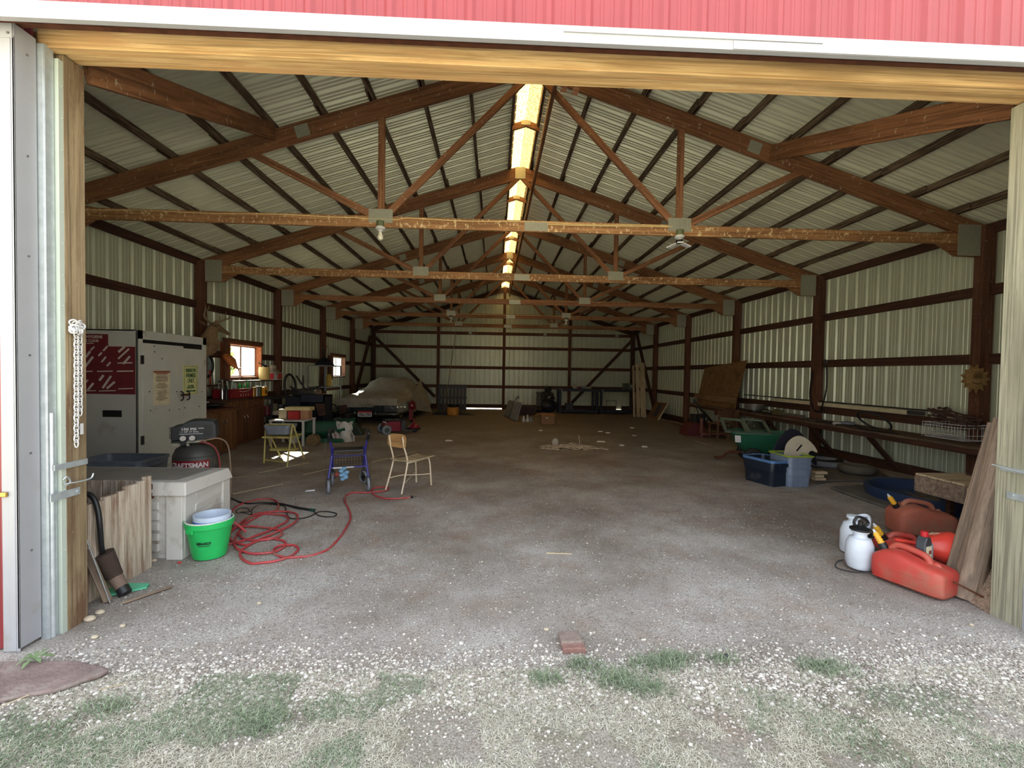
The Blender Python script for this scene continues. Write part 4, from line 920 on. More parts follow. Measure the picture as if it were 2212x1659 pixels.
# hanging tools under the clock
for i, (u, v0, v1, mt_, lb, w) in enumerate(((453,812,838,plain('tool_red',(170,60,40),.5),'red handled tool hanging under the clock',.04),(459,822,840,M['steel'],'steel tool hanging beside the red handled one',.03),(445,815,850,M['dark'],'dark strap hanging at the edge of the white cabinet',.03))):
    a = AX(u, v0, PXL-.1); b = AX(u+2, v1, PXL-.1); mb = MB(); mb.bar(P3(a+V((0,0,.12))), P3(b), .01, w); mb.cyl((XL+.05, a.y, a.z+.1), (PXL-.08, a.y, a.z+.1), .004); solo('hanging_tool', mb, mt_, lb, 'tool', P3(a), bev=.003)
# ---- shelving and clutter between second and third post bays
def rack(label, x0, x1, y0, y1, z0, H, shelves, mat, shelfmat, open_=False, name='shelf_unit', r=.018):
    t = thing(name, label, 'shelving', ((x0+x1)/2, (y0+y1)/2, z0))
    for x in (x0, x1):
        for y in (y0, y1): mb = MB().box(x-r, x+r, y-r, y+r, z0, z0+H); part('upright', mb, mat, t, world=True)
    for z in shelves: mb = MB().box(x0-r, x1+r, y0-r, y1+r, z0+z-.015, z0+z+.015); part('shelf', mb, shelfmat, t, world=True)
    return t
zg = zf(11.2)
rack('low dark metal shelf unit beside the brown cabinets', -5.45, -5.02, 10.3, 11.5, zg, .92, (.12, .5, .9), M['dgrey'], M['dgrey'])
rack('red topped workbench shelf with books beyond the second left post', -5.45, -4.9, 11.95, 13.2, zf(13), 1.0, (.3, .78), M['dark'], plain('shelf_red', (120,40,36), .6))
rack('pale grey wire shelf unit under the feathered hat', -5.45, -4.95, 13.3, 14.6, zf(14), 1.75, (.4, 1.1, 1.74), M['grey'], M['grey'], r=.014)
# books and papers on the red bench
random.seed(11)
for i in range(14):
    y = 12.2+i*.075+random.uniform(0,.02); h = random.uniform(.18,.26); c = [(206,202,190),(150,148,140),(90,84,80),(196,190,170),(120,50,40)][i % 5]
    mb = MB().box(-.08,.08,-.025,.025,0,h); o = solo('book', mb, plain('book_%d' % i, c, .8), '%s book upright on the red bench shelf, %s along the row' % (['cream','grey','brown','buff','red'][i % 5], ORD[i]), 'book', (-5.1, y, zf(13)+.797), group='books on the red bench shelf', world=False, bev=.002)
# fan / wheel frames and bicycle-like frame on bench
t = thing('exercise_bike', 'dark folded exercise bike frame on the shelf beyond the near window', 'exercise bike', (-5.1, 12.7, .95))
mb = MB(); c = AX(627, 835, -5.05); mb.torus(c, .30, .03, (1,0,.1), 30, 8); part('wheel', mb, M['rubber'], t, world=True)
mb = MB()
for k in range(9): a = 2*PI*k/9; mb.cyl(P3(c), P3(c+V((0,math.cos(a)*.28,math.sin(a)*.28))), .004, n=5)
part('spokes', mb, M['steel'], t, world=True)
mb = MB(); mb.tube([c, AX(650, 850, -5.0), AX(690, 835, -5.0)], .03, 8); mb.tube([AX(640, 812, -5.0), AX(660, 842, -5.0)], .02, 8); mb.tube([AX(655, 811, -5.0), AX(655, 840, -5.0), AX(672, 850, -5.0)], .02, 8); mb.cbox(AX(655, 850, -5.0), (.3,.6,.16)); part('bike_frame', mb, M['dgrey'], t, world=True)
# hat with feathers on top of rack
p = AX(678, 815, -5.15)
t = thing('plumed_helmet', 'dark navy helmet with two curved plumes on top of the wire shelf', 'helmet', (-5.2, 13.9, zf(14)+1.755))
NV = plain('navy', (22,24,44), .5); mb = MB(); mb.lathe([(.26,0),(.25,.03),(.2,.1),(.1,.2),(.03,.25),(0,.26)], n=22, sx=1.1); part('helmet_shell', mb, NV, t)
mb = MB(); mb.tube(sm([V((0,-.12,.2)), V((0,-.15,.45)), V((0,-.14,.75))], 6), [.03,.028,.026,.024,.022,.02,.018,.016,.014,.012,.01,.008,.004], 6); part('plume', mb, M['black'], t)
mb = MB(); mb.tube(sm([V((0,-.08,.2)), V((0,.0,.45)), V((0,.25,.62))], 6), [.03,.028,.026,.024,.022,.02,.018,.016,.014,.012,.01,.008,.004], 6); part('plume', mb, M['black'], t)
mb = MB(); mb.lathe([(0,0),(.07,0),(.08,.02),(.08,.26),(.05,.36),(.0,.38)], n=18); solo('gas_cylinder', mb, plain('cyl_yellow', (196,166,70), .5), 'yellow and black cylinder on the wire shelf', 'cylinder', (-5.1, 14.0, zf(14)+1.115), world=False)
# paint cans / boxes on the low shelf
random.seed(21)
for i, (y, z, c, h, r, lb) in enumerate(((10.45,.515,(110,30,44),.2,.08,'dark red paint can on the middle of the low shelf unit'),(10.75,.515,(120,116,96),.24,.09,'olive can beside the dark red one'),(11.1,.515,(70,74,70),.2,.1,'dark can at the far end of the middle shelf'),(10.5,.135,(60,56,58),.2,.1,'dark can on the bottom shelf'),(11.0,.135,(80,76,70),.24,.12,'grey tub on the bottom shelf'))):
    mb = MB(); mb.lathe([(0,0),(r,0),(r,h),(r*.92,h),(r*.92,h-.01),(0,h-.01)], n=20); solo('paint_can', mb, plain('can_%d' % i, c, .5), lb, 'can', (-5.2, y, zg+z+.003), world=False)
mb = MB().box(-.09,.09,-.2,.2,0,.02).box(-.09,-.08,-.2,.2,0,.1).box(.08,.09,-.2,.2,0,.08).box(-.09,.09,-.2,-.19,0,.1).box(-.09,.09,.19,.2,0,.1); solo('open_tray', mb, M['paper'], 'pale open cardboard tray in front of the shelf unit cans', 'tray', (-4.93, 10.5, zg+.515), world=False)
# grey side table with red and cream cartons
t = thing('side_table', 'low pale grey table behind the yellow stand, cartons on it', 'table', (-4.0, 9.5, zf(9.5)))
zz = zf(9.5); X0, X1, Y0_, Y1_ = -4.5, -3.8, 9.1, 9.7
mb = MB().box(X0, X1, Y0_, Y1_, zz+.50, zz+.53); part('table_top', mb, M['lgrey'], t, world=True, bev=.004)
for x in (X0+.03, X1-.03):
    for y in (Y0_+.03, Y1_-.03): mb = MB().box(x-.02, x+.02, y-.02, y+.02, zz, zz+.50); part('leg', mb, M['lgrey'], t, world=True)
for i, (x, y, s, c, lb) in enumerate(((-4.32,9.4,(.16,.18,.2),(150,136,112),'brown carton at the left of the grey table'),(-4.08,9.35,(.22,.2,.17),(168,40,40),'red carton in the middle of the grey table'),(-3.87,9.38,(.16,.2,.18),(176,130,100),'tan printed carton at the right of the grey table'))):
    mb = MB().cbox((0,0,s[2]/2), s); solo('carton', mb, plain('carton_%d' % i, c, .7), lb, 'carton', (x, y, zz+.53), world=False, bev=.003)
mb = MB().cbox((0,0,.03), (.5,.24,.07)); solo('flat_carton', mb, plain('carton_cream', (200,180,130), .7), 'long cream carton laid across the smaller cartons', 'carton', (-4.0, 9.38, zz+.715), world=False, bev=.003)
mb = MB(); mb.lathe([(0,0),(.09,.0),(.16,.06),(.2,.13),(.19,.13),(.14,.06),(.08,.02),(0,.02)], n=18); solo('tan_bowl', mb, plain('tan', (186,140,90), .7), 'tan basket shaped bowl on the red bench', 'bowl', (-4.97, 12.9, zf(13)+.797), world=False)
# yellow folding stand
YM = plain('yellow_enamel', (190,178,104), .5, dirt=(120,90,60), dirtamt=.2)
L1, L2, L3, L4 = G(570, 1002), G(620, 1010), G(657, 992), G(606, 988)
c = (L1+L2+L3+L4)/4; t = thing('folding_stand', 'yellow tubular folding stand with a grey dishpan', 'stand', (c.x, c.y, zf(c.y)))
H = .66; ta, tb = AY(574, 917, 7.38), AY(632, 917, 7.30)
mb = MB(); mb.tube([L1+V((0,0,.012)), ta+V((0,0,-.03)), ta, tb, tb+V((.02,0,-.03)), L3+V((0,0,.012))], .013, 10); part('rear_frame', mb, YM, t, world=True)
mb = MB(); mb.tube([L4+V((0,0,.012)), AY(576, 925, 7.5)], .012, 10); part('leg', mb, YM, t, world=True)
mb = MB(); mb.tube([L2+V((0,0,.012)), AY(631, 920, 7.25)], .013, 10); part('leg', mb, YM, t, world=True)
a, b = AY(576, 941, 7.35), AY(634, 939, 7.30); mb = MB(); mb.box(a.x, b.x, 7.2, 7.62, a.z-.02, a.z+.005); part('shelf', mb, YM, t, world=True)
a, b = AY(586, 970, 7.5), AY(640, 966, 7.5); mb = MB(); mb.box(a.x, b.x, 7.45, 7.6, a.z-.02, a.z+.012); part('step', mb, YM, t, world=True)
mb = MB(); mb.bar(AY(572, 993, 7.3), AY(615, 998, 7.1), .02, .02); part('foot_rail', mb, YM, t, world=True)
mb = MB(); mb.bar(AY(579, 945, 7.6), AY(588, 970, 7.6), .015, .015); mb.bar(AY(632, 945, 7.5), AY(638, 968, 7.5), .015, .015); part('brace', mb, YM, t, world=True)
a = AY(604, 937, 7.38); tote('dishpan', 'grey plastic dishpan held in the yellow folding stand', (a.x, 7.42, a.z), .42, .34, .15, M['grey'], grooves=False, cat='basin', handle=False)
p = G(617, 962); mb = MB(); mb.lathe([(0,0),(.08,0),(.13,.12),(.14,.12),(.14,.13),(.125,.13),(.08,.015),(0,.015)], n=26); solo('white_basin', mb, M['white'], 'small white basin on the ground behind the yellow stand', 'basin', (p.x, p.y+.35, zf(p.y+.35)), world=False)
# brown round log slice / spool
p = G(668, 967); mb = MB(); mb.cyl((0,-.08,.12), (0,.08,.12), .12, n=28); mb.cyl((0,-.09,.12), (0,-.075,.12), .08, n=24); solo('wooden_spool', mb, wood('spool_wood', (104,84,58), (142,118,84), axis='Y'), 'dusty brown round spool lying on its side by the sun patch', 'spool', (p.x, p.y+.2, zf(p.y)), world=False, bev=.008)
# green plastic sled / tub lying on the floor
t = thing('green_sled', 'dark green plastic sled lying behind the walker', 'sled', (-3.9, 10.0, zf(10)))
GS = plain('dark_green_plastic', (28,84,60), .5); a, b = G(655, 955), G(722, 957)
mb = MB()
def sled(u, w):
    x = -4.45+1.25*u; y = 9.95+(.75*w)-.25*u; h = .05+.42*abs(w*2-1)**3*(0.35 if w < .5 else .75)+.12*u**4; return (x, y, zf(y)+h)
mb.grid(sled, 14, 14); part('sled_shell', mb, GS, t, world=True, solid=.015)
mb = MB(); mb.hexa([(-4.5,9.85,zf(10)),(-3.2,9.6,zf(10)),(-3.2,10.3,zf(10)),(-4.5,10.6,zf(10)),(-4.4,9.9,zf(10)+.08),(-3.25,9.65,zf(10)+.08),(-3.25,10.25,zf(10)+.08),(-4.4,10.5,zf(10)+.08)]); part('sled_base', mb, GS, t, world=True, bev=.02)
mb = MB(); q = [AY(672, 918, 10.95), AY(714, 921, 10.9), AY(720, 955, 10.75), AY(668, 948, 10.8)]; mb.prism([P3(x) for x in q], (.02,.03,0)); o = solo('leaning_shell', mb, GS, 'dark green plastic shell leaning on the sled', 'shell', P3(q[3]), bev=.01)
p = AY(710, 930, 11.2); mb = MB(); mb.prism([(-.35,0,0),(-.1,0,.42),(.15,0,.40),(.5,0,.2),(.6,0,0)], (0,.25,0)); solo('green_hood', mb, plain('olive_dark', (44,58,46), .6), 'dark olive moulded hood behind the green sled', 'cover', (-3.75, 10.9, zf(11.1)), world=False, bev=.03)
# dark mower / cabinet mass
t = thing('dark_cabinet', 'dark blue metal cabinet standing open behind the green sled', 'cabinet', (-4.35, 11.3, zf(11.3)))
DB = plain('dark_blue_metal', (30,36,52), .6); zz = zf(11.3); X0, X1, ya, yb = AY(648,900,11.2).x, AY(702,900,11.2).x, 11.15, 11.7
mb = MB().box(X0,X0+.03,ya,yb,zz,zz+.95).box(X1-.03,X1,ya,yb,zz,zz+.95).box(X0,X1,ya,yb,zz+.92,zz+.95).box(X0,X1,yb-.03,yb,zz,zz+.95).box(X0,X1,ya,yb,zz,zz+.06).box(X0,X1,ya,ya+.03,zz+.78,zz+.92); part('carcass', mb, DB, t, world=True)
mb = MB().hexa([(X0,ya,zz+.03),(X0-.2,ya-.3,zz+.03),(X0-.18,ya-.3,zz+.03),(X0+.02,ya,zz+.03),(X0,ya,zz+.9),(X0-.2,ya-.3,zz+.9),(X0-.18,ya-.3,zz+.9),(X0+.02,ya,zz+.9)]); part('door', mb, DB, t, world=True)
mb = MB(); mb.prism([P3(AY(681,872,11.11)), P3(AY(700,872,11.11)), P3(AY(704,896,11.11)), P3(AY(688,900,11.11))], (0,.042,0)); solo('brown_board', mb, M['dark'], 'small brown board propped on the dark cabinet', 'board', P3(AY(688,900,11.11)))
# garden tiller with black handlebar near the car
t = thing('push_mower', 'black push mower with raised handle beside the covered car', 'mower', (-4.3, 12.7, zf(13)))
zz = zf(13); mb = MB(); mb.lathe([(0,.12),(.26,.12),(.27,.2),(.16,.26),(.12,.36),(0,.38)], (-4.1,12.7,zz), n=24); part('deck', mb, M['black'], t, world=True)
for dx in (-.27, .27):
    for dy in (-.22, .22): mb = MB(); mb.cyl((-4.1+dx-.02,12.7+dy,zz+.11), (-4.1+dx+.02,12.7+dy,zz+.11), .11, n=20); part('wheel', mb, M['rubber'], t, world=True)
mb = MB(); mb.tube([(-4.3,12.9,zz+.2), (-4.6,13.1,zz+.6), AY(703, 872, 13.2)], .016, 8); mb.tube([(-3.95,12.9,zz+.2), AY(727, 905, 13.1), AY(731, 875, 13.2)], .02, 8); part('handle', mb, M['black'], t, world=True)
mb = MB(); mb.prism([P3(AY(733,876,13.2)), P3(AY(748,874,13.2)), P3(AY(748,890,13.2)), P3(AY(736,895,13.2))], (0,.05,0)); part('grass_flap', mb, M['dark'], t, world=True)
# blue items behind
mb = MB().cbox((0,0,.1), (.8,.5,.2)); solo('blue_mat', mb, plain('blue_vinyl', (40,56,110), .6), 'blue padded mat lying against the left wall under the far window', 'mat', (-5.1, 15.6, zf(15.6)+.0), world=False, bev=.03)
# flat plank at the sun-lit spot and straws are in the ground section
# ================================================================== middle of the floor
# ---- rollator walker (faces away from the camera)
BLU = plain('walker_blue', (52,50,128), .4); 
wp = {k: G(u, v) for k, (u, v) in dict(fl=(710,1068), fr=(794,1058), rr=(771,1034), rl=(706,1045)).items()}
rz = math.atan2(wp['fr'].y-wp['fl'].y, wp['fr'].x-wp['fl'].x)*.6; c = (wp['fl']+wp['fr'])/2 + rotz(rz) @ V((0,.13,0))
t = thing('rollator_walker', 'blue four wheeled rollator walker with a black seat and wire basket', 'walker', (c.x, c.y, zf(c.y)), rz); t.scale = (1, 1, .89)
hw = (wp['fr']-wp['fl']).length/2; D = .30
def wheel(x, y, yaw=0):
    R = rotz(yaw); mb = MB(); ax = R @ V((1,0,0)); cc = V((x,y,.095)); mb.torus(cc, .078, .017, ax, 28, 8); w = part('tyre', mb, M['grey'], t, label='grey rubber tyre')
    mb = MB(); mb.cyl(cc-ax*.018, cc+ax*.018, .024, n=14); mb.torus(cc, .06, .006, ax, 24, 6)
    for k in range(5):
        a = 2*PI*k/5; d = R @ V((0, math.cos(a), math.sin(a))); mb.bar(cc, cc+d*.062, .014, .012, up=ax)
    part('wheel_hub', mb, M['black'], t)
    return cc
for x in (-hw, hw):
    wheel(x, -.13, .05); mb = MB(); mb.box(x-.03,x-.022,-.145,-.115,.09,.20).box(x+.022,x+.03,-.145,-.115,.09,.20).box(x-.03,x+.03,-.145,-.115,.19,.205); part('fork', mb, M['black'], t)
    s_ = 1 if x > 0 else -1; xr_ = x-s_*.02
    wheel(xr_-s_*.02, .28, .5 if x > 0 else 0); mb = MB(); mb.cyl((xr_-s_*.02,.28,.20), (xr_-s_*.02,.28,.26), .014); mb.box(xr_-s_*.02-.03,xr_-s_*.02-.022,.265,.295,.09,.2).box(xr_-s_*.02+.022,xr_-s_*.02+.03,.265,.295,.09,.2).box(xr_-s_*.02-.03,xr_-s_*.02+.03,.265,.295,.19,.205); part('fork', mb, M['black'], t)
    mb = MB(); mb.tube([(x,-.13,.20), (x-s_*.035,-.06,.50)], .014, 10); mb.tube([(xr_-s_*.02,.28,.25), (x-s_*.04,.02,.54), (x-s_*.05,-.02,.60)], .014, 10); part('side_frame', mb, BLU, t)
    mb = MB(); mb.tube(sm([V((x-s_*.045,.10,.30)), V((x-s_*.03,.02,.55)), V((x-s_*.015,-.04,.70)), V((x-s_*.01,-.06,.76))], 5), .013, 10); part('handle_post', mb, BLU, t)
    mb = MB(); mb.tube(sm([V((x-s_*.01,-.055,.70)), V((x-s_*.0,-.08,.76)), V((x,-.10,.80)), V((x+.0,-.05,.835)), V((x-s_*.02,.04,.845)), V((x-s_*.05,.07,.83))], 5), .019, 10); part('hand_grip', mb, M['black'], t)
    mb = MB(); mb.tube(sm([V((x,-.08,.74)), V((x+s_*.035,-.12,.70)), V((x+s_*.03,-.14,.45)), V((x+s_*.02,-.14,.22))], 6), .003, 5); mb.bar((x+s_*.03,-.09,.74),(x+s_*.04,-.02,.745),.008,.012); part('brake_cable', mb, M['black'], t)
mb = MB(); mb.tube([(-hw+.015,-.10,.34),(hw-.015,-.10,.34)], .013, 10); mb.tube([(-hw+.04,.03,.47),(hw-.04,.03,.47)], .011, 10); part('cross_bar', mb, BLU, t)
mb = MB(); mb.box(-hw+.05, -hw+.18, -.116, -.112, .332, .35).box(-.03, .06, -.116, -.112, .335, .35); part('sticker', mb, M['white'], t)
mb = MB(); mb.box(-hw+.05, hw-.05, -.02, .22, .535, .565); part('seat', mb, M['black'], t, bev=.008)
mb = MB(); bx0, bx1, by0, by1, bz0, bz1 = -hw+.07, hw-.07, -.04, .18, .33, .48
for z in (bz0, bz1, (bz0+bz1)/2): mb.tube([(bx0,by0,z),(bx1,by0,z),(bx1,by1,z),(bx0,by1,z)], .003, 5, closed=True)
for i in range(10):
    x = bx0+(bx1-bx0)*i/9; mb.tube([(x,by0,bz1),(x,by0,bz0),(x,by1,bz0),(x,by1,bz1)], .002, 4)
for i in range(5):
    y = by0+(by1-by0)*i/4; mb.tube([(bx0,y,bz1),(bx0,y,bz0),(bx1,y,bz0),(bx1,y,bz1)], .002, 4)
part('wire_basket', mb, M['black'], t)
mb = MB(); random.seed(9)
for i in range(9): mb.ball((-.05+random.uniform(-.035,.035), -.11+random.uniform(-.015,.015), .33-i*.018), (.032,.022,.026), 8)
part('knotted_rag', mb, plain('light_blue_cloth', (108,150,184), .9, bump=.5), t, label='pale blue patterned rag tied to the bar')
# ---- school chair
cf = {k: G(u, v) for k, (u, v) in dict(bl=(842,1060), br=(877,1067), fr=(930,1049), fl=(895,1043)).items()}
base = (cf['bl']+cf['br']+cf['fr']+cf['fl'])/4
ax = (cf['br']-cf['bl']); rz = math.atan2(ax.y, ax.x)
bw = .30; t = thing('school_chair', 'beige tubular school chair with a plywood back, turned half away', 'chair', (base.x, base.y, zf(base.y)), rz)
# local: x across the back, +y towards the seat front
bw = ax.length/2
f_ = (cf['fr']-cf['br']); dloc = rotz(-rz) @ f_; dep = dloc.y; shx = dloc.x
TB = plain('beige_enamel', (206,190,166), .5, dirt=(150,128,100), dirtamt=.1)
bk = -dep/2
for s in (-1, 1):
    mb = MB(); mb.tube(sm([V((s*bw,bk-.05,.008)), V((s*bw*.93,bk+.02,.22)), V((s*bw*.88,bk+.06,.37)), V((s*bw*.86,bk+.045,.46)), V((s*bw*.84,bk+.01,.56)), V((s*bw*.82,bk-.02,.70))], 6), .011, 10); part('rear_leg', mb, TB, t)
    mb = MB(); mb.tube(sm([V((s*bw*.95,dep/2,.008)), V((s*bw*.92,dep/2-.02,.25)), V((s*bw*.88,dep/2-.04,.355)), V((s*bw*.88,dep/2-.09,.375)), V((s*bw*.86,bk+.05,.365))], 6), .011, 10); part('front_leg', mb, TB, t)
mb = MB(); mb.tube(sm([V((-bw*.95,bk,.16)), V((-bw*.5,bk+.15,.175)), V((0,0,.17)), V((bw*.6,.12,.165)), V((bw*.93,dep/2-.015,.16))], 5), .006, 8); mb.tube([(bw*.95,bk,.13), (-bw*.9,dep/2-.02,.16)], .006, 8); part('stretcher', mb, TB, t)
PW = wood('seat_ply', (160,144,116), (192,176,148), axis='X', sc=.8)
mb = MB(); mb.grid(lambda a, b: ((a-.5)*2*bw*(1.02+.12*b), bk+.02+b*(dep+.03), .385+.014*abs(a-.5)*2-.02*math.sin(PI*b)+(.0 if b < .9 else -.006)), 10, 10); part('seat', mb, PW, t, solid=.012)
mb = MB(); pts = []
for i in range(28):
    a = 2*PI*i/28; cx_, cz_ = math.cos(a), math.sin(a); e = .45
    pts.append((math.copysign(abs(cx_)**e, cx_)*bw*1.12, 0, .635+math.copysign(abs(cz_)**e, cz_)*.085))
P_ = [(x, bk-.008+.03*(1-(x/(bw*1.1))**2), z) for x, y, z in pts]
mb.prism(P_, (0,.012,0)); part('backrest', mb, wood('back_ply', (156,116,72), (186,146,98), axis='X', sc=.8), t, bev=.003, label='honey coloured plywood backrest')
# ---- hoses on the gravel
def hose(px, r, n=7, lift=0.0):
    pts = []
    for q in px: 
        p = G(q[0], q[1]); p.z = zf(p.y) + r + (q[2] if len(q) > 2 else 0) + lift; pts.append(p)
    return sm(pts, n)
RH = plain('red_rubber', (172,62,66), .6, dirt=(150,120,108), dirtamt=.3)
S4 = lambda x, y, h=0: (440+x/4.254, 900+y/4.254, h)
t = thing('red_air_hose', 'long dusty red air hose coiled on the gravel by the deck box', 'hose', G(600, 1150))
coil = [S4(330,1020),S4(560,1028),S4(700,1060),S4(710,1100),S4(600,1140),S4(400,1145),S4(340,1110),S4(330,1060),S4(430,930),S4(600,905),S4(740,920),S4(775,960),S4(700,1010),S4(540,1085),S4(380,1145),S4(250,1180),S4(140,1190),S4(60,1185),S4(40,1160),S4(160,1120),S4(300,1030),S4(400,940),S4(560,890),S4(780,885),S4(860,915),S4(850,970),S4(760,1030),S4(560,1120),S4(400,1190),S4(270,1160),S4(235,1100),S4(280,1020),S4(200,990),S4(200,960),S4(300,840),S4(440,785),S4(600,765),S4(680,800),S4(670,870),S4(560,900),S4(380,1000),S4(290,1130),S4(300,1220),S4(440,1270),S4(620,1262),S4(740,1210),S4(740,1160),S4(620,1130),S4(480,1160),S4(350,1240),S4(345,1310),S4(430,1360),S4(560,1355),S4(740,1320),S4(860,1250),S4(850,1205),S4(760,1190),S4(660,1215),S4(650,1270),S4(720,1302),S4(880,1305),S4(1060,1270),S4(1180,1200),S4(1280,1080),S4(1345,960),S4(1340,880),S4(1295,780),S4(1310,735),S4(1380,708),S4(1540,705),S4(1660,690),S4(1700,665),S4(1640,655),S4(1560,670),S4(1545,700),S4(1600,745),S4(1740,765),S4(1900,750)]
mb = MB(); rr = .0095; q = hose(coil, rr, 6)
q = sm([V((-2.27,3.72,.05)), V((-2.265,3.76,.16)), V((-2.25,3.82,.20)), V((-2.2,3.87,.14)), V((-2.12,3.9,.05))], 5)+q
# small rise where it crosses itself
q = [p + V((0,0,.004*abs(math.sin(i*.45)))) for i, p in enumerate(q)]
mb.tube(q, rr, 8); part('hose_body', mb, RH, t, world=True)
a, b = q[-1], G(898, 1074)+V((0,0,.012)); mb = MB(); mb.tube([a, a.lerp(b,.5)], .013, 10); part('collar', mb, M['black'], t, world=True)
mb = MB(); mb.tube([a.lerp(b,.45), b], [.012,.007], 10); mb.cyl(P3(a.lerp(b,.6)), P3(a.lerp(b,.8)), .015); part('coupling', mb, M['chrome'], t, world=True)
t = thing('extension_cable', 'black extension cord looping out from behind the deck box', 'cord', G(650, 1100))
mb = MB(); q = hose([S4(200,730),S4(290,780),S4(400,810),S4(560,805),S4(700,810),S4(860,845),S4(980,865)], .010, 7); mb.tube(q, .013, 8); part('cable', mb, M['black'], t, world=True)
mb = MB(); q2 = hose([S4(1000,862),S4(1060,915),S4(1180,925),S4(1222,900),S4(1160,880),S4(1060,880),S4(980,920),S4(880,942),S4(790,935),S4(760,890),S4(740,830),S4(640,815),S4(500,820),S4(440,870),S4(440,905),S4(360,890),S4(310,895),S4(300,870),S4(340,848),S4(400,850),S4(420,880),S4(340,885)], .006, 6); mb.tube(q2, .0055, 6); part('thin_cable', mb, M['black'], t, world=True)
mb = MB(); mb.cyl(P3(q[-1]), P3(q[-1]+V((.05,-.015,0))), .016, n=12); part('plug', mb, plain('plug_green', (26,62,52), .5), t, world=True)
# white cloth bag on the ground behind the walker
p = G(733, 958); t = thing('cloth_bag', 'crumpled white and grey cloth bag standing behind the walker', 'bag', (p.x, p.y+.3, zf(p.y+.3)))
def bagp(s0):
    mb = MB(); random.seed(s0)
    def f(a, b):
        w = .17*(1-.25*b)*(1+.25*math.sin(6*a*PI)*.5); ang = a*2*PI
        return (w*math.cos(ang)*1.1+.03*math.sin(b*7+a*9), w*math.sin(ang)*.5+.03*math.sin(a*13), b*.42+.03*math.sin(ang*3)*b)
    mb.grid(f, 26, 9); return mb
part('bag_body', bagp(1), plain('off_white_cloth', (206,202,196), .9, dirt=(110,112,112), dirtamt=.35), t, solid=.004)
mb = MB(); mb.grid(lambda a, b: (-.22+.14*a+.02*math.sin(b*6), -.08+.03*math.sin(a*8), .28*b*(1-.5*abs(a-.6))), 8, 8); part('flap', mb, plain('pinkish_cloth', (178,160,152), .9), t, solid=.004)
p = G(726, 1030); mb = MB(); mb.ball((0,0,.03), (.045,.035,.03), 10); solo('red_scrap', mb, plain('coral_scrap', (196,92,88), .8, bump=.6), 'small coral red crumpled scrap under the walker', 'scrap', (p.x, p.y, zf(p.y)), world=False)
p = G(670, 1062); mb = MB(); mb.hexa([(-.05,-.02,0),(.05,.01,0),(.05,.03,0),(-.05,.02,0),(-.05,-.02,.012),(.05,.01,.02),(.05,.03,.02),(-.05,.02,.012)]); solo('paper_scrap', mb, M['white'], 'small white folded paper scrap on the gravel left of the walker', 'scrap', (p.x, p.y, zf(p.y)+.004), world=False)
# ================================================================== covered car
t = thing('covered_car', 'dark vintage car under a grey dust cover against the left wall', 'car', (-3.84, 15.35, zf(15)), -.04); t.scale = (1, 1, .92)
# local frame: car points towards the camera (-y); x across
zc_ = 0
CVM = plain('dust_cover', (162,156,142), .95, var=.15, bump=.3); CARD = plain('car_dark_paint', (26,30,36), .3, coat=.4)
W2_, L_ = .98, 4.8
def prof_h(s):   # s 0 front .. 1 rear
    pts = [(0,.66),(.02,.82),(.06,.92),(.14,.98),(.30,1.03),(.36,1.08),(.43,1.36),(.48,1.47),(.56,1.54),(.70,1.53),(.80,1.36),(.86,1.12),(.95,1.0),(1,.75)]
    for (a, ha), (b, hb) in zip(pts, pts[1:]):
        if a <= s <= b: u = (s-a)/(b-a); return ha+(hb-ha)*u
    return pts[-1][1]
def cover(a, b):
    s = a; h = (prof_h(max(0,s-.012))+prof_h(s)+prof_h(min(1,s+.012)))/3; y = (s-.30)*L_; ang = (b-.5)*2; q = abs(ang); sg = 1 if ang > 0 else -1
    w = W2_*(1-.22*max(0, 1-s/.06)**2); k = min(1, max(0, (h-1.04)/.3)); bot = .62 if ang < 0 else (.24 if s > .38 else .66)
    hood = [(0,h),(.35,h-.01),(.7,h-.04),(.92,h-.12),(1.0,h-.26),(1.01,bot)]
    cab = [(0,h),(.40,h-.03),(.66,h-.13),(.82,1.04),(1.0,.94),(1.02,bot)]
    qs = [0,.25,.45,.6,.72,1.0]
    for i in range(5):
        if q <= qs[i+1]+1e-9:
            u = (q-qs[i])/(qs[i+1]-qs[i]); A = [hood[i][j]*(1-k)+cab[i][j]*k for j in (0,1)]; B = [hood[i+1][j]*(1-k)+cab[i+1][j]*k for j in (0,1)]
            x = (A[0]+(B[0]-A[0])*u)*w*sg; z = A[1]+(B[1]-A[1])*u; break
    z = min(z, h); n_ = mnoise.noise(V((x*3, y*2.2, z*2)))*.04 + .012*math.sin(y*7+x*6)*(q > .2) + .02*mnoise.noise(V((x*9, y*8, z*7)))
    if x > 0 and s > .5 and q > .72: x += .22*(s-.5)*((q-.72)/.28)
    return (x+n_*.6, y, z+n_)
mb = MB(); mb.grid(cover, 64, 48)
part('dust_cover', mb, CVM, t, smooth=60)
fy = -.30*L_
mb = MB(); mb.grid(lambda a, b: ((a-.5)*2*W2_*.96, fy-.02-.02*math.sin(a*9)-.03*(1-b), .84-.30*(1-b)*(1 if a < .62 else .75)+.0), 20, 4); part('cover_skirt', mb, CVM, t)
mb = MB(); mb.prism([(W2_,.4,.95),(W2_+.05,1.4,1.45),(W2_+.40,1.9,.10),(W2_+.06,.9,.25)], (.02,0,0)); part('cover_fold', mb, CVM, t, label='loose fold of cover hanging over the side')
mb = MB(); mb.box(-W2_*.92,W2_*.92,fy+.02,2.9,.28,.80).box(-W2_*.8,W2_*.8,fy+.2,2.7,.2,.3); part('car_body', mb, CARD, t, bev=.05, seg=3)
mb = MB(); mb.box(-.42,.42,fy-.02,fy+.03,.42,.66)
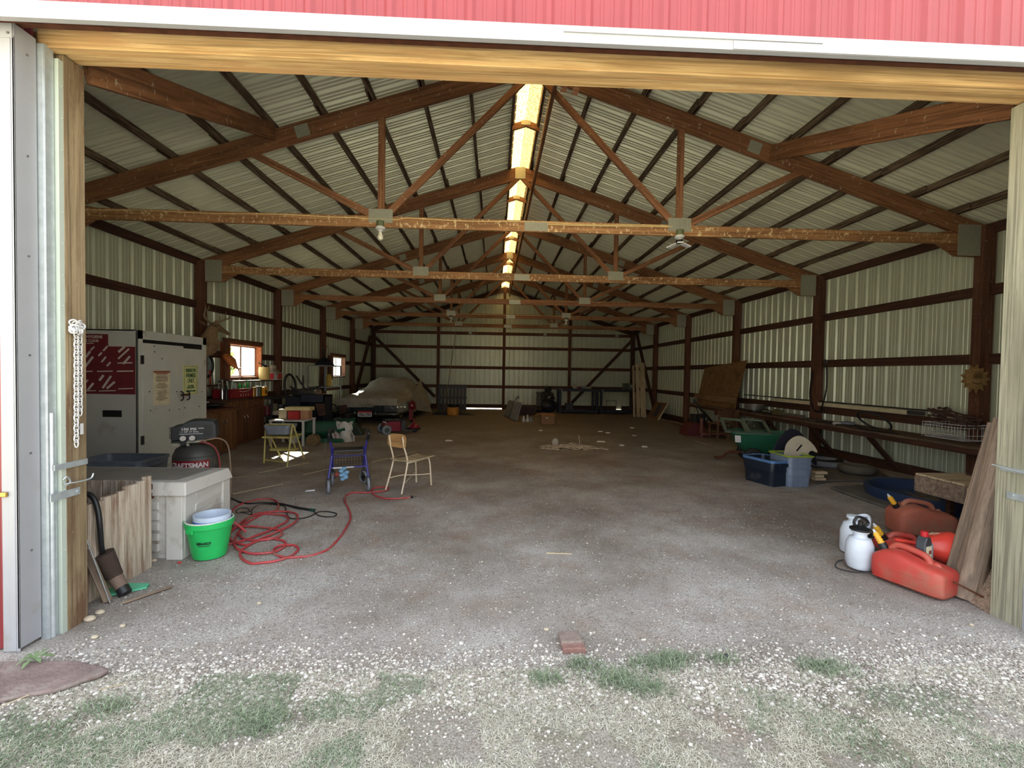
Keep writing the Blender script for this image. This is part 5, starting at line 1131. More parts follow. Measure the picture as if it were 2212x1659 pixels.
for i in range(24): x = -.41+i*.0356; mb.box(x-.004,x+.004,fy-.035,fy-.018,.43,.65)
mb.box(-.43,.43,fy-.04,fy-.015,.535,.55); part('grille', mb, plain('dark_chrome', (70,80,84), .3, .8), t)
mb = MB(); mb.ball((0,fy-.045,.56), (.03,.012,.02), 10); part('badge', mb, M['chrome'], t)
for s in (-1, 1):
    mb = MB(); mb.cyl((s*.62,fy-.03,.56), (s*.62,fy+.06,.56), .095, n=24); mb.cyl((s*.80,fy-.02,.60), (s*.80,fy+.06,.60), .06, n=20); part('headlamp', mb, plain('lamp_%d' % (s+1), (96,104,108), .2, .5), t)
    mb = MB()
    for z in (.44,.50,.56): mb.box(s*.52 if s > 0 else -.92, .92 if s > 0 else s*.52, fy-.05, fy-.02, z-.012, z+.012)
    part('side_bars', mb, M['steel'], t)
mb = MB(); mb.tube(sm([V((-1.0,fy+.12,.34)), V((-.92,fy-.10,.335)), V((-.4,fy-.16,.33)), V((.4,fy-.16,.33)), V((.92,fy-.10,.335)), V((1.0,fy+.12,.34))], 6), .06, 12); mb.ball((-.32,fy-.18,.36), (.035,.05,.09), 12); mb.ball((.32,fy-.18,.36), (.035,.05,.09), 12); part('front_bumper', mb, plain('bumper_grey', (92,98,98), .25, .8), t)
mb = MB(); mb.box(-.21,.21,fy-.235,fy-.225,.25,.44); lp = part('number_plate', mb, M['white'], t)
mb = MB(); mb.box(-.21,.21,fy-.238,fy-.234,.385,.44); part('plate_band', mb, plain('plate_red', (196,48,60), .5), lp)
text('YBU 791', .125, M['black'], t, facing((0,fy-.236,.315), (0,-1,0)), bold=.003, sx=.85)
for x, y in ((-.78,-.75),(.80,-.75),(-.78,2.0),(.80,2.0)):
    mb = MB(); mb.torus((x,y,.33), .25, .085, (1,0,0), 32, 12); part('tyre', mb, M['rubber'], t)
    mb = MB(); mb.cyl((x-.07,y,.33), (x+.07,y,.33), .19, n=28); mb.ball((x+math.copysign(.07,x),y,.33), (.05,.09,.09), 14); part('wheel_disc', mb, M['steel'], t)
# red buffer / lamp beside the wing
p = AY(884, 880, 15.6); t = thing('red_scooter_body', 'dark red scooter with a small wheel parked against the car', 'scooter', (-2.62, 14.1, zf(14.2)))
mb = MB(); mb.lathe([(0,0),(.12,.02),(.15,.09),(.12,.16),(0,.18)], (0,-.1,.55), (1,-.2,.1), 22); mb.prism([(-.02,-.15,.1),(-.02,.15,.1),(-.02,.10,.62),(-.02,-.12,.5)], (.10,0,0)); part('front_fairing', mb, plain('deep_red', (120,22,34), .35), t, bev=.01)
mb = MB(); mb.cyl((.1,-.2,.60), (.12,-.215,.60), .045, n=16); part('lamp', mb, M['chrome'], t)
mb = MB(); mb.torus((.03,.05,.13), .09, .035, (1,0,0), 24, 8); part('wheel', mb, M['rubber'], t)
mb = MB(); mb.torus((.03,.42,.13), .09, .035, (1,0,0), 24, 8); mb.bar((.03,.05,.2),(.03,.42,.2),.08,.05); part('wheel', mb, M['rubber'], t)
# red mobility scooter base without seat
sw, sf = G(828, 938), G(893, 935)
t = thing('mobility_scooter', 'low dark red mobility scooter chassis without seat', 'scooter', ((sw.x+sf.x)/2, sw.y+.28, zf(11.5)), math.atan2(sf.y-sw.y, sf.x-sw.x))
Ls = (sf-sw).length; RS = plain('scooter_red', (128,26,46), .35, coat=.3)
for y in (-.24, .24):
    mb = MB(); mb.torus((-Ls/2,y,.12), .085, .038, (0,1,0), 28, 10); part('rear_tyre', mb, M['grey'], t); mb = MB(); mb.cyl((-Ls/2,y-.03,.12), (-Ls/2,y+.03,.12), .065, n=18); part('rear_wheel_hub', mb, plain('hub_green_grey', (60,82,78), .5), t)
mb = MB(); mb.prism([(-Ls/2-.06,-.19,.20),(-Ls/2,-.19,.30),(-Ls/2+.10,-.19,.33),(-Ls/2+.36,-.19,.32),(-Ls/2+.38,-.19,.07),(-Ls/2+.10,-.19,.07)], (0,.38,0)); part('rear_shroud', mb, RS, t, bev=.02)
mb = MB(); mb.box(-Ls/2+.38,-Ls/2+.50,-.17,.17,.10,.33).box(-Ls/2+.0,-Ls/2+.4,-.15,.15,.335,.365); part('battery_box', mb, M['dgrey'], t, bev=.01)
mb = MB(); mb.box(-Ls/2+.4,Ls/2,-.17,.17,.06,.10); part('foot_deck', mb, M['dgrey'], t, bev=.01)
mb = MB(); mb.lathe([(.14,.08),(.15,.14),(.11,.2),(.05,.24),(0,.25)], (Ls/2,0,0), n=24); mb.cyl((Ls/2,0,.22),(Ls/2-.02,0,.36),.02); part('front_cowl', mb, RS, t)
mb = MB(); mb.torus((Ls/2,0,.10), .16, .02, n=28); part('front_bumper', mb, M['black'], t)
mb = MB(); mb.torus((Ls/2+.02,0,.075), .05, .03, (0,1,0), 22, 8); part('front_tyre', mb, M['rubber'], t)
# ---- pallet, tub and folded chairs on the back wall
def pallet(label, a, b, H, y0, mat, tilt=.12):
    t = thing('wooden_pallet', label, 'pallet', ((a+b)/2, y0, zf(y0)))
    R = Matrix.Rotation(-tilt, 3, 'X'); w = b-a
    for i in range(8): x = -w/2+w*(i+.5)/8; c = R @ V((x,0,H/2)); o = MB().cbox(c, (w/8*.72,.02,H), R); part('slat', o, mat, t)
    for z in (.06, H/2, H-.06): c = R @ V((0,.05,z)); o = MB().cbox(c, (w,.08,.09), R); part('stringer', o, mat, t)
    return t
a, b = AY(945, 850, 19.9), AY(1008, 850, 19.9)
pallet('dark pallet stood on edge against the back wall by the car', a.x, b.x, 1.12, 19.9, M['dgrey'], .1)
p = G(977, 899); t = thing('orange_pail', 'orange and tan square pail on the floor in front of the pallet', 'pail', (p.x, p.y+.2, zf(p.y)))
mb = MB(); mb.lathe([(0,0),(.17,0),(.22,.04),(.24,.30),(.20,.33),(0,.33)], n=8); part('pail_body', mb, plain('pail_orange', (200,140,60), .6, var=.2), t, bev=.01)
mb = MB(); mb.lathe([(0,.33),(.18,.33),(.20,.36),(.20,.44),(0,.44)], n=8); part('dark_lid', mb, M['black'], t)
mb = MB(); mb.hexa([(-.9,-.3,0),(.9,-.3,0),(.6,.3,0),(-.9,.3,0),(-.7,-.25,.12),(.5,-.25,.06),(.4,.25,.06),(-.7,.25,.16)]); solo('dark_tarp', mb, plain('dark_tarp', (26,38,48), .6), 'dark blue folded tarp on the floor under the pallet', 'tarp', (p.x+.05, p.y+.75, zf(p.y+.7)), world=False, bev=.03)
o = beam('leaning_pole', AY(960, 885, 18.0), AY(985, 716, 20.8), .03, .03, M['grey_wood']); setp(o, 'long thin grey pole leaning beside the pallet up the back wall', 'pole')
for i, (u, v, tilt, lb) in enumerate(((1092,903,.35,'left of the two grey folding chairs leaning together near the centre post'),(1106,910,.30,'right of the two grey folding chairs leaning together near the centre post'))):
    p = G(u, v); t = thing('folded_chair', lb, 'folding chair', (p.x+.02, p.y+.3, zf(p.y)), .5); R = Matrix.Rotation(tilt, 3, 'Y')
    for j, dx in enumerate((0,.07)):
        q = MB().cbox(R @ V((dx,0,.33)), (.025,.40,.62), R); part(('seat_panel','back_panel')[j], q, plain('chair_grey_%d%d' % (i,j), (128,128,124), .6), t, bev=.008)
    q = MB(); q.tube([R @ V((.04,-.22,.02)), R @ V((.04,-.22,.66)), R @ V((.04,.22,.66)), R @ V((.04,.22,.02))], .013, 8); part('tube_frame', q, M['steel'], t)
    q = MB(); q.torus(R @ V((.0,0,.68)), .16, .035, R @ V((1,0,0)), 24, 8, a0=-PI/2, a1=PI/2) if i else q.bar(R @ V((-.03,-.2,.1)), R @ V((-.03,.2,.1)), .02, .02); part('chair_rail', q, M['steel'], t)
# dark log / trough on the floor
a, b = AY(1120, 893, 18.2), AY(1160, 893, 18.2)
a, b = G(1112, 898), G(1162, 900)
mb = MB(); mb.box(a.x,b.x,a.y+.2,a.y+.9,zf(16),zf(16)+.34); solo('dark_trough', mb, plain('dark_brown_box', (62,48,50), .8), 'long dark brown box on the floor in front of the back wall', 'trough', ((a.x+b.x)/2, a.y+.5, zf(16)), bev=.02)
random.seed(4)
p = G(1140, 912); t = thing('white_figurine', 'small cluster of white and grey jars on the floor', 'ornament', (p.x, p.y+.1, zf(p.y)))
for i, (dx, h) in enumerate(((-.13,.2),(-.0,.24),(.12,.18))):
    mb = MB(); mb.lathe([(0,0),(.05,0),(.055,.08),(.03,.13),(.035,h),(0,h)], (dx,0,0), n=12); part('jar', mb, M['white'] if i < 2 else M['grey'], t)
# cardboard box
p = G(1184, 918)
t = thing('cardboard_box', 'open brown cardboard box on the dirt floor near the back workbench', 'box', (p.x, p.y+.25, zf(p.y)), -.05)
mb = MB(); w, d, h = .42, .40, .34
mb.box(-w/2,w/2,-d/2,-d/2+.01,0,h).box(-w/2,w/2,d/2-.01,d/2,0,h).box(-w/2,-w/2+.01,-d/2,d/2,0,h).box(w/2-.01,w/2,-d/2,d/2,0,h).box(-w/2,w/2,-d/2,d/2,0,.01); part('carton', mb, M['card'], t)
mb = MB(); mb.hexa([(-w/2,-d/2,h),(w/2,-d/2,h),(w/2+.02,-d/2-.17,h-.03),(-w/2-.02,-d/2-.17,h-.03),(-w/2,-d/2,h+.008),(w/2,-d/2,h+.008),(w/2+.02,-d/2-.17,h-.022),(-w/2-.02,-d/2-.17,h-.022)]); part('front_flap', mb, plain('cardboard_light', (166,116,76), .85), t)
mb = MB(); mb.hexa([(-w/2,-d/2,h),(-w/2,d/2,h),(-w/2-.2,d/2,h-.08),(-w/2-.2,-d/2,h-.08),(-w/2,-d/2,h+.008),(-w/2,d/2,h+.008),(-w/2-.2,d/2,h-.072),(-w/2-.2,-d/2,h-.072)]); part('side_flap', mb, M['card'], t)
mb = MB(); mb.box(-.06,.0,-d/2-.004,-d/2,.2,.24); part('label', mb, M['white'], t)
# heap of dark junk by the bench
random.seed(31)
p = G(1190, 893)
t = thing('junk_heap', 'dark heap of bagged engine parts and cans at the left end of the back workbench', 'heap', (p.x-.15, p.y+.25, zf(p.y)))
mb = MB()
for i in range(26):
    a = random.random(); mb.cbox((random.uniform(-.42,.42)*(1-a*.55), random.uniform(-.2,.2), .08+a*1.0), (random.uniform(.08,.26), random.uniform(.1,.2), random.uniform(.06,.2)), Euler((random.uniform(-1,1), random.uniform(-1,1), random.uniform(-1,1))).to_matrix())
part('scrap_pieces', mb, plain('scrap_mix', (62,56,54), .7, var=.5, scale=3), t, bev=.01, kind='stuff')
mb = MB(); mb.lathe([(0,0),(.13,0),(.14,.3),(.12,.32),(.12,.5),(.16,.52),(.14,.6),(0,.6)], (-.33,-.05,.3), n=18); part('can', mb, plain('can_dark_grey', (84,82,78), .5), t)
mb = MB(); mb.ball((.05,.0,.3), (.42,.25,.30), 14); part('dark_bag', mb, plain('bag_black', (30,32,40), .5, bump=.5), t)
# back workbench: two dark blue folding tables
BT = plain('bench_dark', (30,34,48), .5)
ba, bb = G(1215, 893), G(1372, 896)
bx0, bx1, by0, by1 = AY(1207, 850, 18.8).x, AY(1382, 850, 18.8).x, 18.85, 19.65; zt = .82
for i, (x0, x1, lb) in enumerate(((bx0, (bx0+bx1)/2-.02, 'left'), ((bx0+bx1)/2+.02, bx1, 'right'))):
    t = thing('work_table', 'dark blue metal work table, %s of the pair at the back wall' % lb, 'table', ((x0+x1)/2, (by0+by1)/2, zf(19)))
    z0 = zf(19); mb = MB().box(x0, x1, by0, by1, zt-.10, zt); part('table_top', mb, BT, t, world=True, bev=.008)
    for x in (x0+.08, x1-.08):
        for y in (by0+.05, by1-.05): mb = MB().box(x-.05, x+.05, y-.04, y+.04, z0, zt-.1); part('leg', mb, BT, t, world=True)
    mb = MB().box(x0+.05, x1-.05, by0+.02, by1-.02, z0+.06, z0+.14); part('lower_shelf', mb, BT, t, world=True)
    mb = MB().box(x0+.12, x0+.15, by0-.004, by0, zt-.09, zt-.01); part('clip', mb, M['white'], t, world=True)
for i, (u, mk_, s, lb) in enumerate(((1242,plain('helmet_cream',(196,186,164),.6),(.11,.1,.09),'cream round bowl on the left work table'),(1250,plain('ball_red',(190,50,70),.5),(.045,.04,.045),'small pinkish red ball beside the cream bowl'),(1262,M['grey'],(.12,.1,.06),'grey crumpled plastic on the left work table'),(1272,plain('cream_b',(180,172,140),.6),(.13,.12,.05),'flat pale basket on the right end of the left table'))):
    p = AY(u, 842, 19.1); mb = MB(); mb.ball((0,0,s[2]), s, 14); solo('tabletop_item', mb, mk_, lb, 'container', (p.x, 19.15, zt), world=False)
p = AY(1360, 840, 19.1); t = thing('steel_canner', 'dull metal box with a white label at the right end of the work tables', 'box', (p.x, 19.2, zt))
mb = MB(); mb.box(-.25,.25,-.15,.15,0,.27); part('box_shell', mb, plain('olive_metal', (82,90,82), .4, .5), t, bev=.02)
mb = MB(); mb.box(.02,.18,-.155,-.15,.08,.2).box(-.05,-.03,-.155,-.15,.02,.25); part('label_patch', mb, M['plate'], t)
p = AY(1230, 880, 18.8); mb = MB(); mb.box(-.16,.16,-.15,.15,0,.28); o = solo('grey_crate', mb, M['dgrey'], 'grey crate with a white mark on the lower shelf of the left table', 'crate', (p.x+.05, 19.2, zf(19)+.14), world=False, bev=.01)
mb = MB(); mb.tube([(0,0,0),(0,0,.42),(.42,0,.42),(.42,0,0)], .015, 8); p = AY(1311, 885, 19.1); solo('wire_hurdle', mb, M['dgrey'], 'thin dark square hurdle under the right work table', 'stand', (p.x, 19.2, zf(19)+.14), world=False)
# leaning white boards
p0, p1 = G(1385, 904), G(1376, 902)
for i, (dx, w, lb) in enumerate(((0,.20,'right and widest of the pale boards leaning in the back right corner'),(-.17,.13,'middle of the pale boards leaning in the back right corner'),(-.30,.08,'left and thinnest of the pale boards leaning in the back right corner'))):
    a = V((5.80+dx, 17.1+.1*i, zf(17.1)+.02)); b = AY(1394-dx*20-i*6, 784+i*3, 18.1+.1*i); b.x = 6.02+dx*1.0
    o = beam('leaning_board', a, b, w, .035, M['pale_wood'], up=(0,-1,.1)); setp(o, lb, 'board')
# pile of sticks and shavings mid floor
random.seed(17)
p = G(1235, 972); mb = MB()
for i in range(150):
    r = random.random()**.8; a = random.uniform(0, 2*PI); x = r*.62*math.cos(a)*1.0; y = r*.30*math.sin(a); L = random.uniform(.04,.22); th = random.uniform(0,PI)
    z = .012+.10*(1-r)*random.random(); e = random.uniform(-.15,.3)
    mb.tube([(x,y,z),(x+L*.5*math.cos(th)+random.uniform(-.01,.01),y+L*.5*math.sin(th),z+e*.03+.01),(x+L*math.cos(th),y+L*math.sin(th)*.6,z+e*.05)], [.006,.007,.003], 5)
mb.tube([(.3,.0,.02),(.5,-.05,.03),(.75,-.08,.01)], .010, 6); mb.tube([(.15,0,.02),(.18,.0,.14),(.16,.02,.28)], .008, 6)
solo('stick_pile', mb, plain('dry_sticks', (186,170,146), .9, var=.3), 'pile of dry sticks and shavings in the middle of the dirt floor', 'debris', (p.x, p.y+.1, zf(p.y)+.004), world=False, kind='stuff')
p = G(1200, 968); mb = MB(); mb.ball((0,0,.09), (.07,.02,.09), 10); solo('flat_stone', mb, plain('pale_stone', (168,160,146), .9), 'rounded pale chunk standing in the stick pile', 'stone', (p.x+.02, p.y+.2, zf(p.y)), world=False)
for i, (u, v, w) in enumerate(((1297,933,.16),(1313,936,.15),(1365,925,.16),(1298,955,.22),(1343,963,.12),(1168,931,.12),(970,953,.18),(1392,966,.14),(1370,942,.12))):
    p = G(u, v); mb = MB(); mb.hexa([(-w/2,-.04,0),(w/2,-.03,0),(w/2*.8,.05,0),(-w/2*.7,.04,0),(-w/2*.8,-.02,.03),(w/3,-.02,.025),(w/3,.03,.02),(-w/3,.03,.03)]); solo('floor_scrap', mb, plain('scrap_pale_%d' % i, (206,200,188), .9), 'pale torn scrap on the dirt floor, %s of nine counted from the workbench side' % ['first','second','third','fourth','fifth','sixth','seventh','eighth','ninth'][i], 'scrap', (p.x, p.y, zf(p.y)+.002), group='pale scraps scattered on the floor', world=False, bev=.004)
# sun-lit straws
for i, (u0,v0,u1,v1) in enumerate(((503,1068,612,1046),(655,1026,720,1012),(500,1034,560,1026),(560,1022,668,1000),(1180,1196,1235,1198),(800,1000,900,975))):
    a, b = G(u0,v0), G(u1,v1); a.z += .006; b.z += .006; o = beam('straw', a, b, .006, .005, plain('straw_%d' % i, (206,188,150), .8), bev=0); setp(o, 'thin dry stalk lying on the gravel, %s counted from the deck box' % ['nearest','third','second','fourth','sixth and farthest right','fifth'][i], 'stalk', 'dry stalks on the gravel')
# bulbs on the trusses
def bulb(label, k, x, fan=False):
    y = YK(k)-.03; t = thing('light_bulb', label, 'light bulb', (x, y, 3.26))
    mb = MB(); mb.cyl((0,0,.07),(0,0,-.005),.048,n=20); part('junction_box', mb, plain('box_green_%d%d' % (k, int(x)), (96,104,76), .5), t)
    mb = MB(); mb.lathe([(.055,0),(.062,-.01),(.06,-.03),(.03,-.045),(.03,-.06),(0,-.06)], n=24); part('porcelain_socket', mb, M['white'], t)
    if not fan: mb = MB(); mb.lathe([(.016,-.055),(.018,-.075),(.036,-.12),(.038,-.135),(.028,-.16),(0,-.168)], n=20); part('glass_bulb', mb, plain('frosted_%d%d' % (k, int(x)), (226,224,206), .3), t)
    else:
        mb = MB(); mb.cyl((0,0,-.06),(0,0,-.10),.045,n=18); part('lamp_hub', mb, M['black'], t)
        for a in (.3, 2.3, 4.4):
            d = V((math.cos(a), math.sin(a), -.25)); mb = MB(); mb.bar(V((0,0,-.09))+d*.03, V((0,0,-.09))+d*.16, .075, .018); part('lamp_wing', mb, M['white'], t, bev=.004)
nL, nR = XC-1.905, XC+1.915
bulb('bare bulb in a socket under the left node of the nearest truss', 1, nL)
bulb('three winged lamp under the right node of the nearest truss', 1, nR, True)
bulb('bare bulb under the left node of the fourth truss', 4, nL); bulb('bare bulb under the right node of the fourth truss', 4, nR)
# wire stapled along the first bottom chord
mb = MB(); pts = [V((x, YK(1)-.025, 3.375+.008*math.sin(x*4))) for x in np.linspace(PXL+.1, nR-.1, 60)]
for q in pts:
    if abs(q.x-nL) < .2: q.z = 3.36; 
mb.tube(pts, .006, 6); pts2 = [V((x, YK(1)-.027, 3.36+.008*math.cos(x*3))) for x in np.linspace(XC+.2, nR-.1, 30)]; mb.tube(pts2, .006, 6)
mb.tube(sm([V((.66, YK(1)-.03, 5.0)), V((.60, YK(1)-.04, 4.2)), V((.50, YK(1)-.05, 3.5)), V((.7, YK(1)-.03, 3.38))], 5), .005, 6) if False else None
solo('electric_cable', mb, plain('cream_cable', (220,196,140), .5), 'thin cream electric cable running along the nearest bottom chord', 'cable', (0, YK(1)-.03, 3.37))
mb = MB(); pts = [V((x, YK(4)-.025, 3.375)) for x in np.linspace(nL, nR, 20)]; mb.tube(pts, .007, 6); solo('electric_cable', mb, plain('cream_cable_far', (200,170,110), .5), 'thin cream electric cable along the fourth bottom chord', 'cable', (0, YK(4)-.03, 3.37))
# ================================================================== right side
DKW = M['dark']
BZ = .62
# long wall bench with its braces
t = thing('wall_bench', 'long narrow timber bench fixed along the right wall', 'bench', (6.3, 9, BZ-.05))
GB2 = wood('bench_timber', (92,78,66), (132,114,98), axis='X', stain=(70,52,44))
for i, (x, w) in enumerate(((6.11,.20),(6.32,.19),(6.52,.17))):
    for (a, b) in ((4.7, 8.75), (8.76, 13.7)): beam('bench_plank', (x, a, BZ-.02), (x, b, BZ-.02), w, .036, GB2, t)
beam('front_rail', (6.03, 4.75, BZ-.075), (6.03, 13.6, BZ-.075), .03, .07, DKW, t)
for y in (5.35, 7.0, 8.35, 9.75, 11.3, 13.0):
    beam('diagonal_strut', (6.05, y, BZ-.07), (6.58, y, -.02), .05, .09, DKW, t, up=(0,1,0)); beam('arm', (6.02, y, BZ-.08), (6.6, y, BZ-.08), .05, .07, DKW, t)
# plywood sheet standing on the bench
z0 = BZ; pb = [AX(1505, 872, 6.12), AX(1592, 882, 6.16)]
y_n, y_f = AX(1588, 880, 6.15).y, AX(1505, 870, 6.15).y
mb = MB(); A_ = V((6.14, y_n, z0)); B_ = V((6.14, y_f, z0)); tn = AX(1613, 778, 6.39); tf = AX(1522, 795, 6.39)
mb.prism([P3(A_), P3(V((6.16, y_n-.03, .9))), P3(tn), P3(tf), P3(B_)], (.018, 0, 0)); t = thing('plywood_sheet', 'large brown plywood sheet leaning on the right wall above the bench', 'plywood', (6.3, (y_n+y_f)/2, z0))
part('sheet', mb, M['plywood'], t, world=True, smooth=0)
a, b = A_+V((-.03,-.02,.14)), B_+V((-.03,.1,.16)); mb = MB(); mb.prism([P3(a), P3(b), P3(b+V((.02,0,.14))), P3(a+V((.02,0,.14)))], (.02,0,0)); part('batten', mb, wood('batten_wood', (122,96,70), (158,128,96), axis='Y'), t, world=True, label='paler board strip across the lower edge')
# cream pipe / board resting on the lower wall rail
o = beam('cream_gutter', V((6.53, AX(1672,863,6.53).y, .93)), V((6.53, AX(1962,891,6.53).y, .93)), .05, .07, plain('cream_plastic', (206,198,168), .5)); setp(o, 'long cream plastic gutter resting on the lower rail of the right wall', 'gutter')
o = beam('grey_downpipe', V((6.53, AX(1962,891,6.53).y, .935)), V((6.53, AX(1995,893,6.53).y, .935)), .055, .06, M['dgrey']); setp(o, 'short dark grey pipe continuing the cream gutter', 'pipe')
o = beam('black_rod', V((6.56, 11.5, .985)), V((6.56, 6.2, .985)), .02, .02, M['black']); setp(o, 'long thin black rod lying above the cream gutter', 'rod')
# things on the bench
def onb(u, v, x=6.3): p = AX(u, v, x); p.z = BZ; return p
p = onb(1630, 880, 6.25); t = thing('round_tin', 'round shiny cake tin on the wall bench', 'tin', p); mb = MB(); mb.lathe([(0,0),(.06,0),(.07,.04),(.20,.05),(.215,.17),(.20,.17),(.19,.06),(0,.06)], n=32); part('tin_body', mb, M['steel'], t)
mb = MB(); mb.torus((0,0,.17), .212, .006, n=32); part('rim', mb, M['plate'], t)
p = onb(1672, 888, 6.2); t = thing('chainsaw', 'olive and black chainsaw lying on the wall bench', 'chainsaw', p); mb = MB(); mb.cbox((0,-.15,.07), (.12,.28,.12)); part('engine', mb, plain('olive', (96,92,60), .6), t, bev=.02)
mb = MB(); mb.tube(sm([V((0,.0,.05)), V((0,.25,.09)), V((0,.42,.08)), V((0,.5,.03)), V((0,.35,.02)), V((0,.05,.02))], 5), .014, 8); part('handle', mb, M['black'], t)
mb = MB(); mb.cbox((0,-.65,.05), (.02,.75,.07)); part('guide_bar', mb, M['steel'], t, bev=.01)
mb = MB(); random.seed(8)
for i, (u, v, L, c, lb) in enumerate(((1725,893,.9,(88,70,60),'dark wooden tool handle on the bench beyond the chainsaw'),(1745,898,1.1,(110,60,50),'reddish tool handle on the bench by the second right post'),(1775,903,.9,(60,58,56),'dark bar on the bench just past the second right post'))):
    p = onb(u, v, 6.2); o = beam('tool_handle', (p.x-.05, p.y+L/2, BZ+.016), (p.x+.12, p.y-L/2, BZ+.016), .03, .03, plain('handle_%d' % i, c, .6)); setp(o, lb, 'tool')
p = onb(1808, 911, 6.15); mb = MB(); mb.lathe([(0,0),(.05,0),(.06,.03),(.035,.05),(0,.055)], n=16, sx=1.3); solo('plastic_stopper', mb, M['white'], 'small white plastic cap on the wall bench', 'cap', p, world=False)
p = onb(1888, 915, 6.3); t = thing('bicycle_tyre', 'thin black tyre ring propped on the wall bench', 'tyre', p); mb = MB(); mb.torus((0,0,.135), .24, .016, (.62,.1,.78), 40, 8); part('tyre_ring', mb, M['rubber'], t)
mb = MB(); mb.tube(sm([V((-.12,.8,.01)), V((0,.5,.01)), V((-.1,.3,.01)), V((.08,.1,.01)), V((-.02,-.2,.01)), V((-.15,-.35,.01)), V((-.1,-.5,.01))], 6), .010, 8); solo('loose_hose', mb, M['black'], 'loose black hose lying along the wall bench', 'hose', onb(1850, 908, 6.2), world=False)
o = beam('pry_bar', onb(1880,925,6.08)+V((0,.25,.012)), onb(1935,930,6.08)+V((0,-.05,.012)), .025, .022, M['black']); setp(o, 'short black bar at the front edge of the wall bench', 'bar')
mb = MB(); mb.lathe([(0,0),(.10,0),(.12,.02),(.12,.05),(0,.06)], n=20); solo('plastic_disc', mb, M['grey'], 'grey plastic lid on the wall bench left of the tyre ring', 'lid', onb(1830, 908, 6.35), world=False)
# wire basket with tangled cord
pa, pb_ = AX(1995, 925, 6.12), AX(2075, 935, 6.12)
t = thing('wire_basket', 'white wire basket full of brown tangled cords on the wall bench', 'basket', (6.3, (pa.y+pb_.y)/2, BZ))
y0, y1 = pb_.y-.02, pa.y; x0, x1 = 6.10, 6.50; mb = MB()
for z in (.10, .20, .24): mb.tube([(x0,y0,BZ+z),(x1,y0,BZ+z),(x1,y1,BZ+z),(x0,y1,BZ+z)], .005, 6, closed=True)
mb.tube([(x0+.04,y0,BZ+.035),(x1,y0,BZ+.035),(x1,y1,BZ+.035),(x0+.04,y1,BZ+.035)], .005, 6, closed=True)
for i in range(14):
    y = y0+(y1-y0)*i/13; mb.tube([(x0,y,BZ+.22),(x0,y,BZ+.10),(x0+.04,y,BZ+.035),(x1,y,BZ+.035),(x1,y,BZ+.22)], .0028, 5)
for i in range(8):
    x = x0+(x1-x0)*i/7
    for y in (y0, y1): mb.tube([(x,y,BZ+.24),(x,y,BZ+.035)], .0028, 5)
part('basket_wires', mb, M['white'], t, world=True)
mb = MB(); random.seed(12); c = V((6.28,(y0+y1)/2,BZ+.26))
for k in range(9):
    pts = []
    for i in range(10):
        a = 2*PI*i/10+k; pts.append(c+V((.11*math.sin(a*1+k)+random.uniform(-.04,.04), (y1-y0)*.52*math.cos(a)+random.uniform(-.05,.05), .03*k*.6+random.uniform(-.03,.03)+.05*math.cos(a))))
    mb.tube(sm(pts, 5, closed=True), .009, 6, closed=True)
part('tangled_cord', mb, plain('cord_brown', (86,62,56), .7, var=.3), t, world=True)
# carved wooden sun on the first right post
SW = wood('sun_wood', (148,116,74), (180,146,100), axis='X', sc=.7)
p = AY(2105, 818, YK(1)-.075); t = thing('sun_face', 'carved wooden sun with a smiling face on the nearest right wall post', 'wall decoration', p)
mb = MB(); pts = []; random.seed(6)
for i in range(26):
    a = 2*PI*i/26; r = (.215 if i % 2 == 0 else .155)*(1+random.uniform(-.06,.06)); pts.append((r*math.cos(a)*.95, -.012, r*math.sin(a)*.88))
mb.prism(pts, (0,.012,0)); part('sun_rays', mb, SW, t, smooth=0, bev=.002)
mb = MB(); mb.lathe([(0,.0),(.13,0),(.125,.012),(.10,.024),(0,.030)], (0,-.010,.0), (0,-1,0), 32); part('face_disc', mb, SW, t)
DL = plain('carved_line', (84,60,36), .8); mb = MB()
for s in (-1, 1): mb.torus((s*.033,-.042,.028), .026, .004, (0,1,0), 20, 6); mb.ball((s*.033,-.042,.028), .009, 8)
mb.tube(sm([V((-.075,-.030,-.035)), V((-.03,-.040,-.065)), V((.03,-.040,-.065)), V((.075,-.030,-.035))], 6), .005, 6); mb.tube(sm([V((-.085,-.026,.045)), V((0,-.036,.07)), V((.085,-.026,.045))], 6), .003, 6)
part('eyes_and_smile', mb, DL, t, label='dark carved eyes and smile')
o = AX(2150, 880, 6.56); mb = MB(); mb.prism([(0,-.13,-.26),(0,.13,-.26),(0,.13,.2),(0,.08,.26),(0,-.13,.26)], (.015,0,0)); solo('scrap_panel', mb, wood('khaki_panel', (110,96,66), (134,118,84), axis='Z'), 'khaki board scrap standing behind the nearest right wall post', 'board', (6.5, 5.18, BZ+.265), world=False)
# hose looped on the second right post
t = thing('hanging_hose', 'black hose looped over a hook on the second right wall post', 'hose', (PXR, YK(2), 1.7))
x_ = PXR-.02; q = [AX(1780,778,x_), AX(1786,800,x_), AX(1785,840,x_), AX(1778,870,x_), AX(1770,888,x_), AX(1758,885,x_), AX(1750,860,x_), AX(1751,830,x_), AX(1756,800,x_)]
for i in q: i.x = x_
mb = MB(); q[0].x = PXR+.01; mb.tube(sm(q, 7), .014, 8); part('hose_loop', mb, M['black'], t, world=True)
mb = MB(); mb.torus(AX(1783,782,PXR-.02), .04, .012, (1,0,0), 16, 8); part('hook', mb, M['dgrey'], t, world=True)
